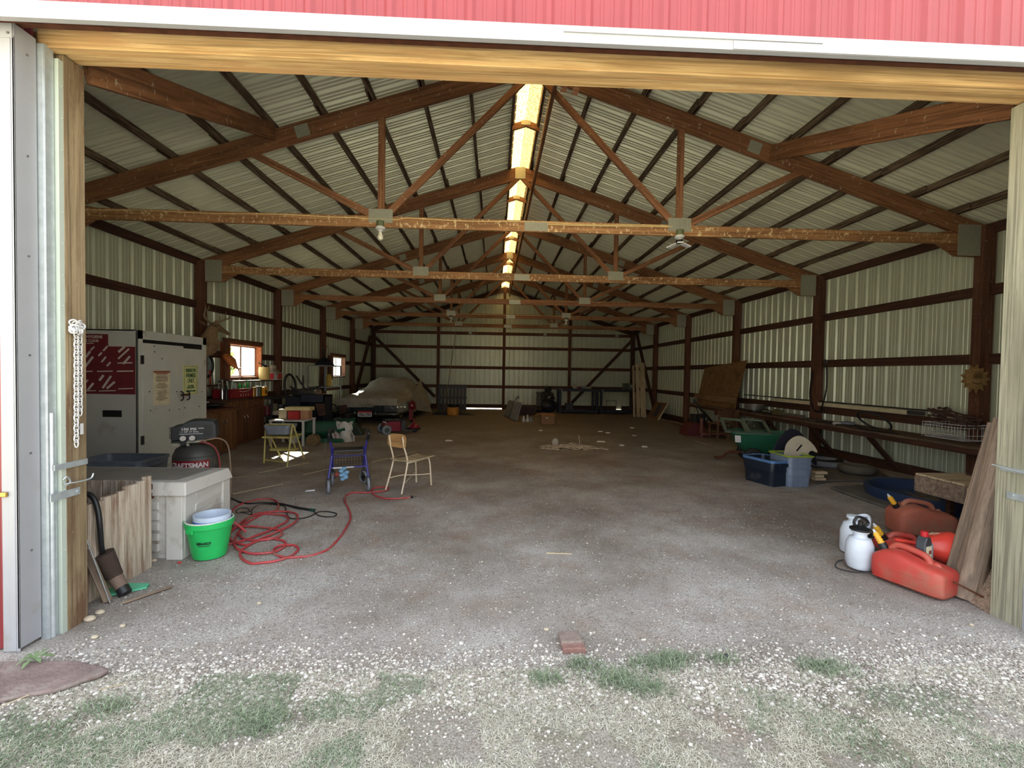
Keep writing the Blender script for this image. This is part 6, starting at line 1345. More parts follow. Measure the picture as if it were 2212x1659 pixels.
# ---- floor mats
CN = plain('old_carpet', (104,99,94), .95, var=.15, scale=5, bump=.6, dirt=(80,72,66), dirtamt=.4)
def mat_(label, pts, h=.02):
    P_ = [G(u, v) for u, v in pts]; mb = MB(); mb.prism([(p.x, p.y, zf(p.y)+.008) for p in P_], (0,0,h)); c = sum(P_, V())/len(P_)
    solo('floor_board', mb, CN, label, 'board', (c.x, c.y, zf(c.y)), smooth=0, bev=.006)
mat_('grey dusty sheet on the floor under the old tyre, right of the totes', [(1762,1047),(1790,1042),(1935,1040),(1915,1030),(1895,1016),(1830,1010),(1760,1016)])
mat_('long grey sheet on the floor in front of the blue pool', [(1792,1056),(1870,1052),(1935,1046),(2000,1060),(2060,1110),(1990,1128)], .03)
# tyres and rims
p = G(1864, 1030); t = thing('old_tyre', 'dusty grey tyre lying flat on the sheet right of the totes', 'tyre', (p.x, p.y+.12, zf(p.y)+.035)); mb = MB(); mb.torus((0,0,.065), .185, .065, n=36, k=12); part('tyre_ring', mb, plain('dusty_rubber', (92,88,82), .95), t)
p = G(1795, 1012); t = thing('rim_stack', 'grey metal ring and hoop lying behind the stacked totes', 'ring', (p.x, p.y+.35, zf(p.y)+.03)); mb = MB(); mb.torus((0,0,.05), .34, .06, n=36, k=8); part('tyre_ring', mb, M['rubber'], t)
mb = MB(); mb.lathe([(.30,0),(.33,.03),(.33,.09),(.29,.10),(.29,.02)], (0,-.22,.0), n=32); mb.box(.24,.4,-.26,-.2,.02,.04); part('metal_hoop', mb, M['grey'], t)
# blue paddling pool
a = G(1930, 1068); b = G(2080, 1098)
t = thing('paddling_pool', 'dark blue plastic paddling pool on the floor near the leaning timber', 'pool', (5.25, 5.15, zf(5.1)+.002)); PB = plain('pool_blue', (40,58,92), .45)
mb = MB(); mb.lathe([(0,.03),(.42,.03),(.50,.05),(.56,.15),(.60,.16),(.60,.13),(.57,.0),(0,0)], n=40, sx=1.0, sy=1.1); part('pool_shell', mb, PB, t)
mb = MB()
for k in range(16): a_ = 2*PI*k/16; mb.bar((.2*math.cos(a_),.22*math.sin(a_),.033), (.45*math.cos(a_),.5*math.sin(a_),.035), .02, .012)
part('moulded_ribs', mb, PB, t)
# timber crate corner beyond the leaning posts
t = thing('pale_crate', 'pale grey timber crate partly behind the leaning timber', 'crate', (4.75, 4.6, zf(4.6)))
ca = AY(2016, 1030, 4.3); zt = ca.z; mb = MB(); x0, x1, y0, y1 = ca.x, ca.x+.95, 4.0, 4.5
for i in range(4): q = MB().box(x0+.0, x1, y0+i*.125, y0+i*.125+.115, zt-.022, zt); part('top_slat', q, M['pale_wood'], t, world=True, bev=.003)
q = MB().box(x0+.02, x1, y0-.022, y0, zt-.19, zt-.025); part('side_board', q, M['pale_wood'], t, world=True, bev=.003)
q = MB().box(x0+.3, x1, y0-.018, y0, zt-.40, zt-.20); part('side_board', q, M['grey_wood'], t, world=True, bev=.003)
q = MB().box(x0, x0+.022, y0, y1, zt-.19, zt-.025); part('side_board', q, M['grey_wood'], t, world=True, bev=.003)
for x in (x0+.34, x1-.06):
    for y in (y0+.01, y1-.06): q = MB().box(x, x+.05, y, y+.05, zf(4.7), zt-.023); part('corner_post', q, M['dark'], t, world=True)
mb = MB(); mb.box(x0+.45, x1, y1-.18, y1-.1, zt+.002, zt+.03); solo('dark_stick', mb, M['dark'], 'dark stick lying on the pale crate', 'stick', (x0+.6, y1-.1, zt))
# ---- totes
bl, br = G(1618, 1046), G(1702, 1053)
BLT = plain('tote_navy', (26,36,52), .45, dirt=(74,80,88), dirtamt=.2); BLR = plain('tote_blue_rim', (84,124,178), .45)
p = G(1668, 1053); tote('storage_tote', 'open navy blue tote with a lighter blue rim', (3.90, 6.19, zf(6.1)), .56, .40, .36, BLT, BLR, rz=PI/2+.25, grooves=False)
GT = plain('tote_grey_blue', (122,136,160), .45)
p = G(1728, 1054); base_ = None
for i, (dz, lb) in enumerate(((0,'lowest of the nested grey totes beside the navy tote'),(.065,'middle of the nested grey totes beside the navy tote'),(.13,'top of the nested grey totes, lime rim above it'))):
    tote('storage_tote', lb, (p.x+.02, p.y+.24, zf(p.y+.2)+dz), .36, .44, .28, GT, None, rz=.05, grooves=(i == 0), rimh=.03, group='nested grey totes', taper=.88)
mb = MB(); mb.torus((0,0,0), .17, .012, n=4) if False else mb.tube([(-.175,-.22,0),(.175,-.22,0),(.185,-.2,0),(.185,.21,0),(.17,.225,0),(-.17,.225,0),(-.185,.2,0),(-.185,-.2,0)], .011, 8, closed=True)
solo('lime_hoop', mb, plain('lime', (154,176,60), .5), 'lime green plastic rim seated on the top grey tote', 'lid', (p.x+.02, p.y+.24, zf(p.y+.2)+.421), world=False)
# cream chair seat standing in the tote with dark one behind
def seatplate(name, lb, c, w, h, mat, tilt, slot, cat='seat'):
    t = thing(name, lb, cat, c, .0, rot=(tilt, 0, -.1)); mb = MB()
    pts = [(-.5,0),(-.5,.35),(-.42,.62),(-.25,.85),(-.02,1.0),(.2,.95),(.42,.72),(.56,.45),(.60,.22),(.42,.30),(.30,.20),(.22,0)]
    q = sm([V((a*w, 0, b*h)) for a, b in pts], 3, closed=True); mb.prism([P3(x) for x in q], (0,.02,0)); part('seat_shell', mb, mat, t, bev=.008)
    if slot: mb = MB(); mb.cbox((-.02*w,-.002,.42*h), (.02,.006,.12), Matrix.Rotation(.75, 3, 'Y')); part('hand_slot', mb, M['black'], t)
    return t
p2 = AY(1718, 992, 6.25); seatplate('moulded_stool', 'cream moulded plastic seat standing in the grey totes', (p2.x, 6.14, .33-.0), .40, .30, plain('cream_seat', (188,180,160), .6), -.25, True)
p3 = AY(1716, 992, 6.6); seatplate('moulded_stool', 'dark navy moulded seat behind the cream one', (p3.x, 6.62, zf(6.6)+.02), .60, .70, plain('navy_seat', (30,32,48), .5), -.12, False)
for i, (dz, w, lb) in enumerate(((0,.16,'lowest'),(.045,.13,'middle'),(.09,.18,'top'))):
    p = G(1760, 1048); mb = MB().cbox((w/2,0,.02), (w,.09,.035)); solo('wood_block', mb, M['pale_wood'], '%s of three short timber offcuts stacked beside the grey totes' % lb, 'offcut', (p.x+.09, p.y+.16, zf(p.y)+.035+dz), world=False, group='timber offcuts beside the totes', bev=.003)
# ---- green garden cart with window frames
t = thing('garden_cart', 'dark green plastic garden cart with black wheels', 'cart', (4.75, 7.75, zf(7.7)), -.35); CG = plain('cart_green', (30,92,68), .5)
mb = MB(); 
def loopr(l, w, z, n=5, r=.08, ox=0):
    pts = []
    for cx_, cy_, a0 in ((l/2-r, w/2-r, 0), (-l/2+r, w/2-r, PI/2), (-l/2+r, -w/2+r, PI), (l/2-r, -w/2+r, 3*PI/2)):
        for i in range(n+1): a = a0+PI/2*i/n; pts.append((cx_+r*math.cos(a)+ox, cy_+r*math.sin(a), z))
    return pts
lo = [loopr(.60,.36,.20), loopr(.86,.54,.36), loopr(.98,.62,.52), loopr(1.04,.68,.53), loopr(1.04,.68,.55), loopr(.96,.60,.55), loopr(.82,.50,.36), loopr(.56,.32,.23)]
n = len(lo[0]); mb.add([q for l in lo for q in l], [(k*n+i, k*n+(i+1) % n, (k+1)*n+(i+1) % n, (k+1)*n+i) for k in range(7) for i in range(n)] + [tuple(range(n-1,-1,-1)), tuple(range(7*n, 8*n))]); part('cart_tub', mb, CG, t, smooth=50)
for x, y, r in ((-.18,-.33,.15),(-.18,.33,.15),(.34,-.22,.10),(.34,.22,.10)):
    mb = MB(); mb.torus((x,y,r), r-.05, .05, (0,1,0), 28, 10); w_ = part('tyre', mb, M['rubber'], t); mb = MB(); mb.cyl((x,y-.035,r), (x,y+.035,r), r-.06, n=20)
    for k in range(5): a_ = 2*PI*k/5; mb.cbox((x+math.cos(a_)*.05, y-.04, r+math.sin(a_)*.05), (.02,.012,.02))
    part('wheel_hub', mb, M['grey'], t)
mb = MB(); mb.box(-.3,.4,-.03,.03,.14,.2).box(-.2,-.16,-.33,.33,.13,.17).box(.32,.36,-.2,.2,.10,.14); part('axle_frame', mb, M['dgrey'], t)
mb = MB(); mb.tube(sm([V((-.3,0,.17)), V((-.52,0,.14)), V((-.62,.02,.06)), V((-.72,.03,.03))], 5), .022, 8); mb.tube([(-.72,-.08,.03),(-.72,.14,.03)], .018, 8); part('draw_handle', mb, M['rust'], t)
mb = MB(); mb.box(-.49,-.40,-.318,-.305,.36,.50); 
p = AY(1572, 970, 7.2)
mb = MB(); mb.hexa([(-.46,-.322,.38),(-.37,-.335,.38),(-.37,-.325,.38),(-.46,-.31,.38),(-.47,-.330,.50),(-.38,-.345,.50),(-.38,-.335,.50),(-.47,-.32,.50)]); part('maker_label', mb, M['white'], t)
# two sash frames lying in the cart
for i, (dx, lb) in enumerate(((-.20,'grey green sash frame lying across the cart, nearer the wooden chair'),(.14,'grey green sash frame with glass lying across the cart, nearer the wall'))):
    c = V((4.62+dx*1.1, 7.98-dx*.2, .54)); R = Euler((.28, .12, -.35)).to_matrix(); t2 = thing('sash_frame', lb, 'window sash', c, rot=Euler((.32,.06,-.30)))
    mb = MB(); w, h = .40, .62; mb.box(-w/2,-w/2+.05,-h/2,h/2,0,.03).box(w/2-.05,w/2,-h/2,h/2,0,.03).box(-w/2,w/2,-h/2,-h/2+.05,0,.03).box(-w/2,w/2,h/2-.05,h/2,0,.03); part('sash_rails', mb, plain('sash_green_grey', (104,116,100), .6), t2, bev=.003)
    mb = MB(); mb.box(-w/2+.05,w/2-.05,-h/2+.05,h/2-.05,.012,.016); part('pane', mb, M['pane'], t2)
# brown slatted chair under the bench
p = G(1555, 935); t = thing('wooden_chair', 'old brown slat back chair under the wall bench', 'chair', (5.62, 10.75, zf(10.8)), .15); CW = wood('chair_brown', (92,66,50), (126,94,72), axis='Z', sc=.6)
for x in (-.23,.23): beam('leg', (5.62+x,10.55,zf(10.8)), (5.62+x,10.50,.66), .04, .04, CW, t, up=(1,0,0)); beam('leg', (5.62+x,10.95,zf(10.8)), (5.62+x,10.95,.30), .04, .04, CW, t, up=(1,0,0))
q = MB().box(-.25,.25,-.24,.24,.40,.43); part('seat', q, CW, t, bev=.005)
q = MB().box(-.25,.25,-.26,-.235,.58,.76); part('top_rail', q, CW, t, bev=.01)
for i in range(7): q = MB().box(-.20+i*.062-.01,-.20+i*.062+.015,-.255,-.24,.43,.60); part('back_slat', q, CW, t)
# red garden tiller / log carrier
t = thing('red_tiller', 'dark red garden tiller with a long black handle under the wall bench', 'tiller', (5.35, 11.6, zf(11.6))); TR = plain('tiller_red', (92,36,38), .6); zt_ = zf(11.6)
c = V((5.28, 11.4, zt_)); mb = MB(); pts = [(-.28+0,0,.02)]+[(.28*math.cos(a), 0, .02+.34*math.sin(a)) for a in np.linspace(PI, 0, 12)]
mb.prism([P3(c+V(q)) for q in pts], (0,.45,0)); part('tine_hood', mb, TR, t, world=True, bev=.01)
mb = MB(); mb.box(5.28,5.34,11.2,11.25,zt_,zt_+.5); mb.box(5.28,5.98,11.18,11.24,zt_+.06,zt_+.12); mb.box(5.34,5.98,11.18,11.7,zt_+.05,zt_+.08); part('frame_rail', mb, plain('rail_pale_red', (128,82,74), .6), t, world=True)
mb = MB(); mb.tube(sm([V((5.4,11.6,zt_+.3)), AY(1530,905,11.6), AY(1512,880,11.8), AY(1500,866,11.9)], 5), .016, 8); mb.tube([V((5.45,11.9,zt_+.35)), AY(1512,903,12.0), AY(1504,880,12.1)], .014, 8); part('handle', mb, M['black'], t, world=True)
mb = MB(); mb.cbox((5.45,11.75,zt_+.45), (.3,.3,.22)); mb.cyl((5.5,11.6,zt_+.5),(5.5,11.55,zt_+.5),.09,n=20); part('engine', mb, M['black'], t, world=True, bev=.02)
# engine blocks and green tank under the bench
t = thing('engine_block', 'dark engine block with exposed bolts under the wall bench', 'engine', (6.2, 10.3, zf(10.3))); mb = MB(); mb.cbox((0,0,.3), (.4,.4,.45)); part('block', mb, plain('engine_dark', (46,44,42), .6, var=.4), t, bev=.03)
mb = MB(); mb.torus((-.2,-.1,.42), .09, .018, (1,.3,0), 20, 8)
for k in range(8): a_ = 2*PI*k/8; mb.ball((-.22,-.1+.09*math.cos(a_),.42+.09*math.sin(a_)), .022, 8)
part('pulley', mb, M['steel'], t)
mb = MB(); mb.cbox((0,0,.17), (.5,.4,.34)); solo('green_tank', mb, plain('tank_teal', (52,78,74), .5), 'teal green metal tank under the bench behind the cart', 'tank', (6.1, 9.45, zf(9.4)), world=False, bev=.02)
mb = MB(); mb.box(-.3,.3,-.04,.04,0,.10); solo('red_trough', mb, TR, 'dull red metal trough hung below the bench above the wooden chair', 'trough', (6.0, 11.3, BZ-.16), world=False)
# small bench end pieces at far end
p = AX(1487, 868, 6.3); t = thing('bench_vice', 'grey metal bench vice at the far end of the wall bench', 'vice', (6.25, 13.55, BZ)); mb = MB(); mb.cbox((0,0,.06), (.16,.2,.12)); mb.cyl((0,-.15,.14),(0,.15,.14),.03); mb.bar((-.12,-.13,.14),(.12,-.13,.14),.014,.014); mb.cbox((0,.06,.16),(.12,.04,.1)); mb.cbox((0,-.04,.16),(.12,.04,.1)); part('vice_body', mb, M['steel'], t, bev=.008)
mb = MB(); mb.cbox((0,0,.06), (.3,.6,.12)); solo('brown_tray', mb, M['dark'], 'brown wooden tray beside the vice on the bench', 'tray', (6.3, 12.95, BZ), world=False, bev=.01) if False else None
# panel frames in the back right corner
t = thing('panel_door', 'brown panelled door leaning in the back right corner', 'panel', (6.1, 16.7, zf(16.7)))
A_, B_ = G(1402, 896), G(1438, 908); tA, tB = AY(1416, 866, 17.0), AY(1446, 874, 16.3)
A_ = V((6.0, 17.3, zf(17.3))); B_ = V((6.0, 16.1, zf(16.1))); tA = A_+V((.35,0,.62)); tB = B_+V((.35,0,.62)); mb = MB(); mb.prism([P3(A_), P3(B_), P3(tB), P3(tA)], (.03,0,0)); part('door_leaf', mb, M['plywood'], t, world=True)
m1 = A_.lerp(B_,.35); m2 = A_.lerp(B_,.72); mb = MB(); mb.prism([P3(m1+V((.06,0,.08))), P3(m2+V((.06,0,.08))), P3(m2+V((.31,0,.54))), P3(m1+V((.31,0,.54)))], (-.02,0,.01)); part('dark_inset', mb, M['dgrey'], t, world=True)
mb = MB(); mb.bar(P3(B_), P3(tB), .04, .05); part('edge_strip', mb, M['pale_wood'], t, world=True)
for i, (u0,v0,u1,v1,w,mt_,lb) in enumerate(((1410,901,1476,916,.10,M['pale_wood'],'pale narrow board on the floor in front of the leaning brown door'),(1395,897,1445,912,.16,M['grey_wood'],'grey board on the floor by the leaning white boards'),(1452,913,1500,928,.14,M['grey_wood'],'short grey board on the floor at the third right post'),(1436,908,1500,922,.12,M['dark'],'dark board on the floor beside the short grey one'))):
    a, b = G(u0,v0), G(u1,v1); a.x = min(a.x, 6.2); b.x = min(b.x, 6.2); o = beam('floor_plank', (a.x, a.y, zf(a.y)+.03+.012*i), (b.x, b.y, zf(b.y)+.03+.012*i), w, .035, mt_); setp(o, lb, 'board')
mb = MB(); mb.bar((0,0,.01),(0,-1.4,.01),.03,.02); a, b = G(1497, 952), G(1530, 965); o = beam('thin_rod', (a.x,a.y,zf(a.y)+.015), (b.x+.1,b.y,zf(b.y)+.015), .02, .02, M['grey_wood']); setp(o, 'thin grey rod on the floor in front of the red tiller', 'rod')
# ================================================================== right foreground
# leaning fence posts (half round rails)
for i, (gb, tp, r, lb) in enumerate((((2048,1268),(2146,915),.033,'left'),((2070,1284),(2162,905),.036,'middle'),((2088,1292),(2170,960),.062,'right'))):
    a = G(*gb); a.z = 0.0; b = AY(tp[0], tp[1], 2.80+.10*(2-i)); b = b + (b-a)*.0
    d = (b-a); n_ = frame(d, (0,-1,0)); mb = MB(); L = d.length; pts = [(.0, r*math.cos(q), r*math.sin(q)) for q in np.linspace(0, 2*PI, 14, endpoint=False)]
    mt = frame(d, (0,-1,0)).to_4x4(); mt.translation = a
    mb = MB(); vs = []; K = 14
    for k in range(K+1):
        f = k/K; rr = r*(1.05-.15*f); w_ = 1.25
        for q in np.linspace(0, 2*PI, 14, endpoint=False):
            z = math.sin(q)*rr; z = max(z, -rr*.55); vs.append((L*f, math.cos(q)*rr*w_+.004*mnoise.noise(V((k*.7, q, i))), z+.004*mnoise.noise(V((k*.9, q, i+5)))))
    fs = [(k*14+j, k*14+(j+1) % 14, (k+1)*14+(j+1) % 14, (k+1)*14+j) for k in range(K) for j in range(14)] + [tuple(range(13,-1,-1)), tuple(range(K*14, K*14+14))]
    mb.add(vs, fs); o = part('fence_post', mb, M['grey_wood'], None, mtx=mt, bev=0); setp(o, 'weathered fence rail leaning on the right door post, %s of three' % lb, 'timber', 'fence rails leaning on the right door post')
mb = MB(); a, b, c, d = G(2100,1305), G(2146,1332), AY(2150,1232,2.74), AY(2120,1220,2.86)
mb.prism([(a.x, a.y, 0), (b.x, b.y+.02, 0), P3(c), P3(d)], (.02,.05,.0)); solo('plank_offcut', mb, M['grey_wood'], 'short grey plank offcut propped at the foot of the right door post', 'board', (a.x, a.y, 0), bev=.003)
mb = MB(); mb.tube([AX(2060, 1257, 3.02), AY(2143, 1300, 2.70)], .006, 8); mb.ball(AY(2143,1300,2.70), .009, 8); solo('thin_steel_rod', mb, M['rust'], 'thin rusty steel rod lying across the fence rails and plank', 'rod', P3(AY(2143, 1300, 2.70)))
# red fuel cans
CRED = plain('can_red', (190,66,58), .55, dirt=(150,112,92), dirtamt=.55, scale=6)
CRB = plain('can_dusty_red', (172,96,76), .7, dirt=(140,116,94), dirtamt=.6, scale=5)
YSP = plain('spout_yellow', (232,176,52), .4)
def gascan(label, loc, rz, L, Wd, H, mat, spout=True, tilt=0):
    t = thing('fuel_can', label, 'fuel can', loc, rz, rot=Euler((tilt, 0, rz)) if tilt else None)
    def ring(x, w, z0, z1, e=.4, n=20):
        pts = []
        for k in range(n):
            a = 2*PI*k/n; c_, s_ = math.cos(a), math.sin(a); pts.append((x, math.copysign(abs(c_)**e, c_)*w/2, (z0+z1)/2+math.copysign(abs(s_)**e, s_)*(z1-z0)/2))
        return pts
    st = [(-.5,.72,.10,.62),(-.48,.88,.04,.72),(-.42,.97,.01,.80),(-.3,1,0,.90),(-.12,1,0,.95),(.05,1,0,.86),(.2,1,0,.80),(.36,1,0,.76),(.45,.96,.02,.72),(.49,.86,.05,.66),(.5,.74,.10,.60)]
    rings = [ring(a*L, w*Wd, z0*H, z1*H) for a, w, z0, z1 in st]; n = 20
    mb = MB(); mb.add([q for l in rings for q in l], [(k*n+i, (k+1)*n+i, (k+1)*n+(i+1) % n, k*n+(i+1) % n) for k in range(len(rings)-1) for i in range(n)] + [tuple(range(n)), tuple(range(len(rings)*n-1, (len(rings)-1)*n-1, -1))]); part('can_body', mb, mat, t, smooth=55)
    mb = MB(); mb.tube(sm([V((-.32*L,0,H*.86)), V((-.22*L,0,H*1.02)), V((0,0,H*1.0)), V((.16*L,0,H*.93)), V((.22*L,0,H*.76))], 6), [.022]*25, 12); part('carry_handle', mb, mat, t)
    mb = MB(); mb.cbox((0,0,H*.45), (L*.5,Wd*1.02,H*.03)); mb.cbox((0,0,H*.12), (L*.88,Wd*1.02,H*.02)); mb.ball((.30*L,0,H*.73), (.03,.012,.03), 10); part('moulded_rib', mb, mat, t, bev=.002)
    if spout:
        a = V((-.40*L,0,H*.76)); d = V((-.55,0,.83)); mb = MB(); mb.cyl(a, a+d*.05, .028, n=18); part('collar', mb, M['black'], t)
        mb = MB(); mb.cyl(a+d*.05, a+d*.13, .019, .017, 16)
        for k in range(4): mb.cyl(a+d*(.055+.018*k), a+d*(.062+.018*k), .022, n=16)
        part('spout', mb, YSP, t, label='yellow ribbed spout'); mb = MB(); mb.cyl(a+d*.13, a+d*.155, .012, .007, 12); part('spout_tip', mb, M['white'], t)
    return t
gascan('large red plastic fuel can lying nearest the door on the gravel', (2.955, 2.99, 0.002), math.atan2(-.30, .12), .42, .25, .25, CRED)
gascan('dusty brown red fuel can behind the red funnel', (3.98, 3.98, 0.01), -.25, .46, .28, .30, CRB)
gascan('red fuel can under the big red funnel', (3.30, 3.42, 0.002), -.2, .36, .24, .20, CRED)
# funnel
t = thing('red_funnel', 'big red plastic funnel lying on its side over the fuel cans', 'funnel', P3(AY(1995, 1180, 3.2))); a = AY(1934, 1166, 3.16); b = AY(2036, 1184, 3.10); d = (b-a)
mb = MB(); mb.lathe([(.012,0),(.016,.05*3),(.05,.17),(.112,.30),(.118,.345),(.123,.35),(.123,.355),(.112,.355),(.045,.19),(.012,.15)], a, d, 32); part('funnel_cone', mb, plain('funnel_red', (222,70,58), .35), t, world=True)
mb = MB(); q = a.lerp(b,.8)+V((-.02,-.02,.10)); mb.cbox(q, (.07,.002,.04), Euler((.9,.1,.1)).to_matrix()); part('paper_label', mb, M['paper'], t, world=True)
# oil bottle
p = G(1990, 1222); p = V((2.97, 3.20, .0)); pp = AY(1990, 1180, 3.02)
t = thing('oil_bottle', 'silver grey motor oil bottle with a red cap among the fuel cans', 'bottle', (pp.x, 3.0, .16), .35)
mb = MB(); mb.prism([(-.045,-.03,0),(.045,-.03,0),(.05,-.03,.12),(.02,-.03,.19),(-.02,-.03,.19),(-.045,-.03,.15)], (0,.06,0)); part('bottle_body', mb, plain('oil_silver', (72,76,82), .35, .3), t, bev=.008)
mb = MB(); mb.cyl((0,0,.19), (0,0,.225), .021, n=20); part('cap', mb, plain('cap_red', (190,36,44), .4), t)
mb = MB(); mb.box(-.04,.022,-.0335,-.0315,.03,.13); lb = part('label', mb, M['paper'], t); mb = MB(); mb.box(-.038,-.012,-.0345,-.0335,.032,.06); part('blue_mark', mb, plain('label_blue', (40,70,140), .5), lb); mb = MB(); mb.box(-.01,.018,-.0345,-.0335,.075,.10); part('red_mark', mb, plain('label_red', (140,60,60), .5), lb)
mb = MB(); mb.box(.026,.045,-.033,-.031,.01,.14)
for k in range(8): mb.box(.028,.040,-.035,-.031,.02+k*.014,.023+k*.014)
part('level_strip', mb, plain('strip_grey', (150,152,156), .4), t)
mb = MB(); mb.box(-.09,.09,-.05,.07,0,.15); solo('oil_case', mb, M['dgrey'], 'dark box under the silver oil bottle', 'box', (pp.x+.02, 3.22, 0.0), world=False, bev=.01) 
# garden sprayer
p = G(1880, 1243); t = thing('garden_sprayer', 'white pump garden sprayer with a black handle on the gravel', 'sprayer', (2.80, 3.27, 0.004)); WPL = plain('milky_plastic', (206,214,226), .35)
mb = MB(); mb.lathe([(0,0),(.05,0),(.075,.012),(.088,.05),(.092,.12),(.088,.19),(.07,.235),(.045,.245),(.044,.275),(.056,.28),(.056,.295),(0,.295)], n=36); part('tank', mb, WPL, t)
mb = MB(); mb.lathe([(.058,.290),(.068,.296),(.068,.308),(.05,.315),(.02,.33),(0,.33)], n=30); part('pump_collar', mb, M['black'], t)
mb = MB(); mb.tube(sm([V((-.045,0,.33)), V((-.05,0,.36)), V((-.02,0,.395)), V((.04,0,.375)), V((.06,0,.345)), V((.03,0,.325)), V((-.02,0,.325))], 5), .010, 8); mb.cyl((0,0,.32),(0,0,.36),.016); part('pump_handle', mb, M['black'], t)
mb = MB(); mb.cyl((.09,-.01,.235),(.09,-.01,.29),.008); mb.ball((.075,.01,.25), (.03,.015,.02), 10); mb.ball((.115,.01,.27), (.012,.012,.02), 8); part('valve', mb, M['black'], t)
mb = MB(); mb.tube(sm([V((.11,-.02,.27)), V((.115,-.05,.20)), V((.08,-.10,.09)), V((.02,-.13,.045)), V((-.10,-.12,.02)), V((-.17,-.06,.012)), V((-.20,-.02,.02)), V((-.17,.0,.05)), V((-.11,.02,.055))], 6), .0055, 8); part('spray_hose', mb, M['black'], t)
mb = MB(); curved(mb, .0915, .25, .95, .06, .15, .001, 10); part('red_label', mb, plain('label_pinkred', (206,86,104), .5), t)
# white jug with handle
t = thing('plastic_jug', 'milky white plastic jug with a loop handle behind the garden sprayer', 'jug', (3.02, 3.60, 0.004)); mb = MB(); mb.lathe([(0,0),(.085,0),(.09,.02),(.09,.17),(.07,.235),(.035,.255),(.035,.275),(.048,.28),(.048,.30),(.0,.30)], n=30); part('jug_body', mb, WPL, t)
mb = MB(); mb.tube(sm([V((.03,0,.285)), V((.08,0,.30)), V((.125,0,.29)), V((.135,0,.24)), V((.12,0,.17)), V((.085,0,.14))], 5), .016, 10); part('loop_handle', mb, WPL, t)
mb = MB(); mb.lathe([(0,0),(.06,0),(.065,.08),(.05,.12),(0,.12)], n=22); solo('green_pot', mb, plain('pot_green', (44,70,52), .6), 'small dark green pot tucked behind the garden sprayer', 'pot', (2.98, 3.38, 0.002), world=False)
# ================================================================== loose ground cover
def island_mat(name, stops, rough=.9):
    s = NT(name); g = s.n('ShaderNodeNewGeometry'); s.l(s.ramp(g.outputs['Random Per Island'], stops), s.b.inputs['Base Color']); s.b.inputs['Roughness'].default_value = rough; s.b.inputs['Specular IOR Level'].default_value = .2; return s.m
def np_mesh(name, V_, F_, mat, label, cat, smooth=True):
    me = bpy.data.meshes.new(name); nf, k = F_.shape
    me.vertices.add(len(V_)); me.vertices.foreach_set('co', V_.astype('f').ravel()); me.loops.add(nf*k); me.loops.foreach_set('vertex_index', F_.astype('i').ravel())
    me.polygons.add(nf); me.polygons.foreach_set('loop_start', np.arange(0, nf*k, k, dtype='i')); me.update(calc_edges=True)
    if smooth: me.polygons.foreach_set('use_smooth', [True]*nf)
    me.materials.append(mat); o = bpy.data.objects.new(name, me); COL.objects.link(o); return setp(o, label, cat, None, 'stuff')
bm = bmesh.new(); bmesh.ops.create_icosphere(bm, subdivisions=1, radius=1); ico_v = np.array([v.co[:] for v in bm.verts]); ico_f = np.array([[v.index for v in f.verts] for f in bm.faces]); bm.free()
def gzv(P): return np.array([gz(x, y) for x, y in P])
def stones(name, P, r, mat, label):
    N = len(P); z = gzv(P); sc = r[:,None]*np.stack([rng.uniform(.7,1.35,N), rng.uniform(.7,1.2,N), rng.uniform(.35,.75,N)], 1); a = rng.uniform(0, 2*PI, N)
    Vv = ico_v[None]*(1+rng.uniform(-.18,.18,(N,12,1))); Vv = Vv*sc[:,None,:]; c, s = np.cos(a)[:,None], np.sin(a)[:,None]
    X = Vv[:,:,0]*c-Vv[:,:,1]*s+P[:,0:1]; Y = Vv[:,:,0]*s+Vv[:,:,1]*c+P[:,1:2]; Z = Vv[:,:,2]+z[:,None]+sc[:,2:3]*.25
    np_mesh(name, np.stack([X,Y,Z],2).reshape(-1,3), (ico_f[None]+12*np.arange(N)[:,None,None]).reshape(-1,3), mat, label, 'gravel')
def inside(P):
    ok = np.ones(len(P), bool)
    for (x0,x1,y0,y1) in ((-3.7,-2.42,2.7,4.1),(2.65,3.4,2.75,3.7),(-2.5,-2.25,2.2,2.72),(2.98,3.2,2.2,2.72)): ok &= ~((P[:,0]>x0)&(P[:,0]<x1)&(P[:,1]>y0)&(P[:,1]<y1))
    return P[ok]
SMAT = island_mat('gravel_stone', [(0, lin((122,112,104))), (.4, lin((160,150,141))), (.75, lin((188,181,173))), (1, lin((214,209,202)))])
SMAT2 = island_mat('gravel_pebble', [(0, lin((120,110,102))), (.6, lin((156,147,139))), (1, lin((196,190,182)))])
# dense band of crushed stone just outside the door line
n = 22000; P = np.stack([rng.uniform(-3.0, 3.4, n), 2.13+rng.normal(0, .13, n)-.05], 1); P = P[(P[:,1] > 1.5) & (P[:,1] < 2.7)]
stones('gravel_band', inside(P), np.abs(rng.normal(.0044, .0026, len(inside(P))))+.0018, SMAT, 'dense band of pale crushed stone along the door threshold')
n = 12000; P = inside(np.stack([rng.uniform(-2.6, 3.4, n), 2.2+rng.exponential(1.2, n)], 1)); P = P[P[:,1] < 8]
stones('scattered_gravel', P, np.abs(rng.normal(.0026, .0022, len(P)))+.0012, SMAT2, 'loose pale pebbles scattered over the dirt inside the door')
n = 9000; P = np.stack([rng.uniform(-2.4, 2.8, n), rng.uniform(1.35, 2.2, n)], 1)
stones('turf_pebbles', P, np.abs(rng.normal(.0030, .0016, len(P)))+.0014, SMAT, 'small pebbles among the dry turf in front of the shed')
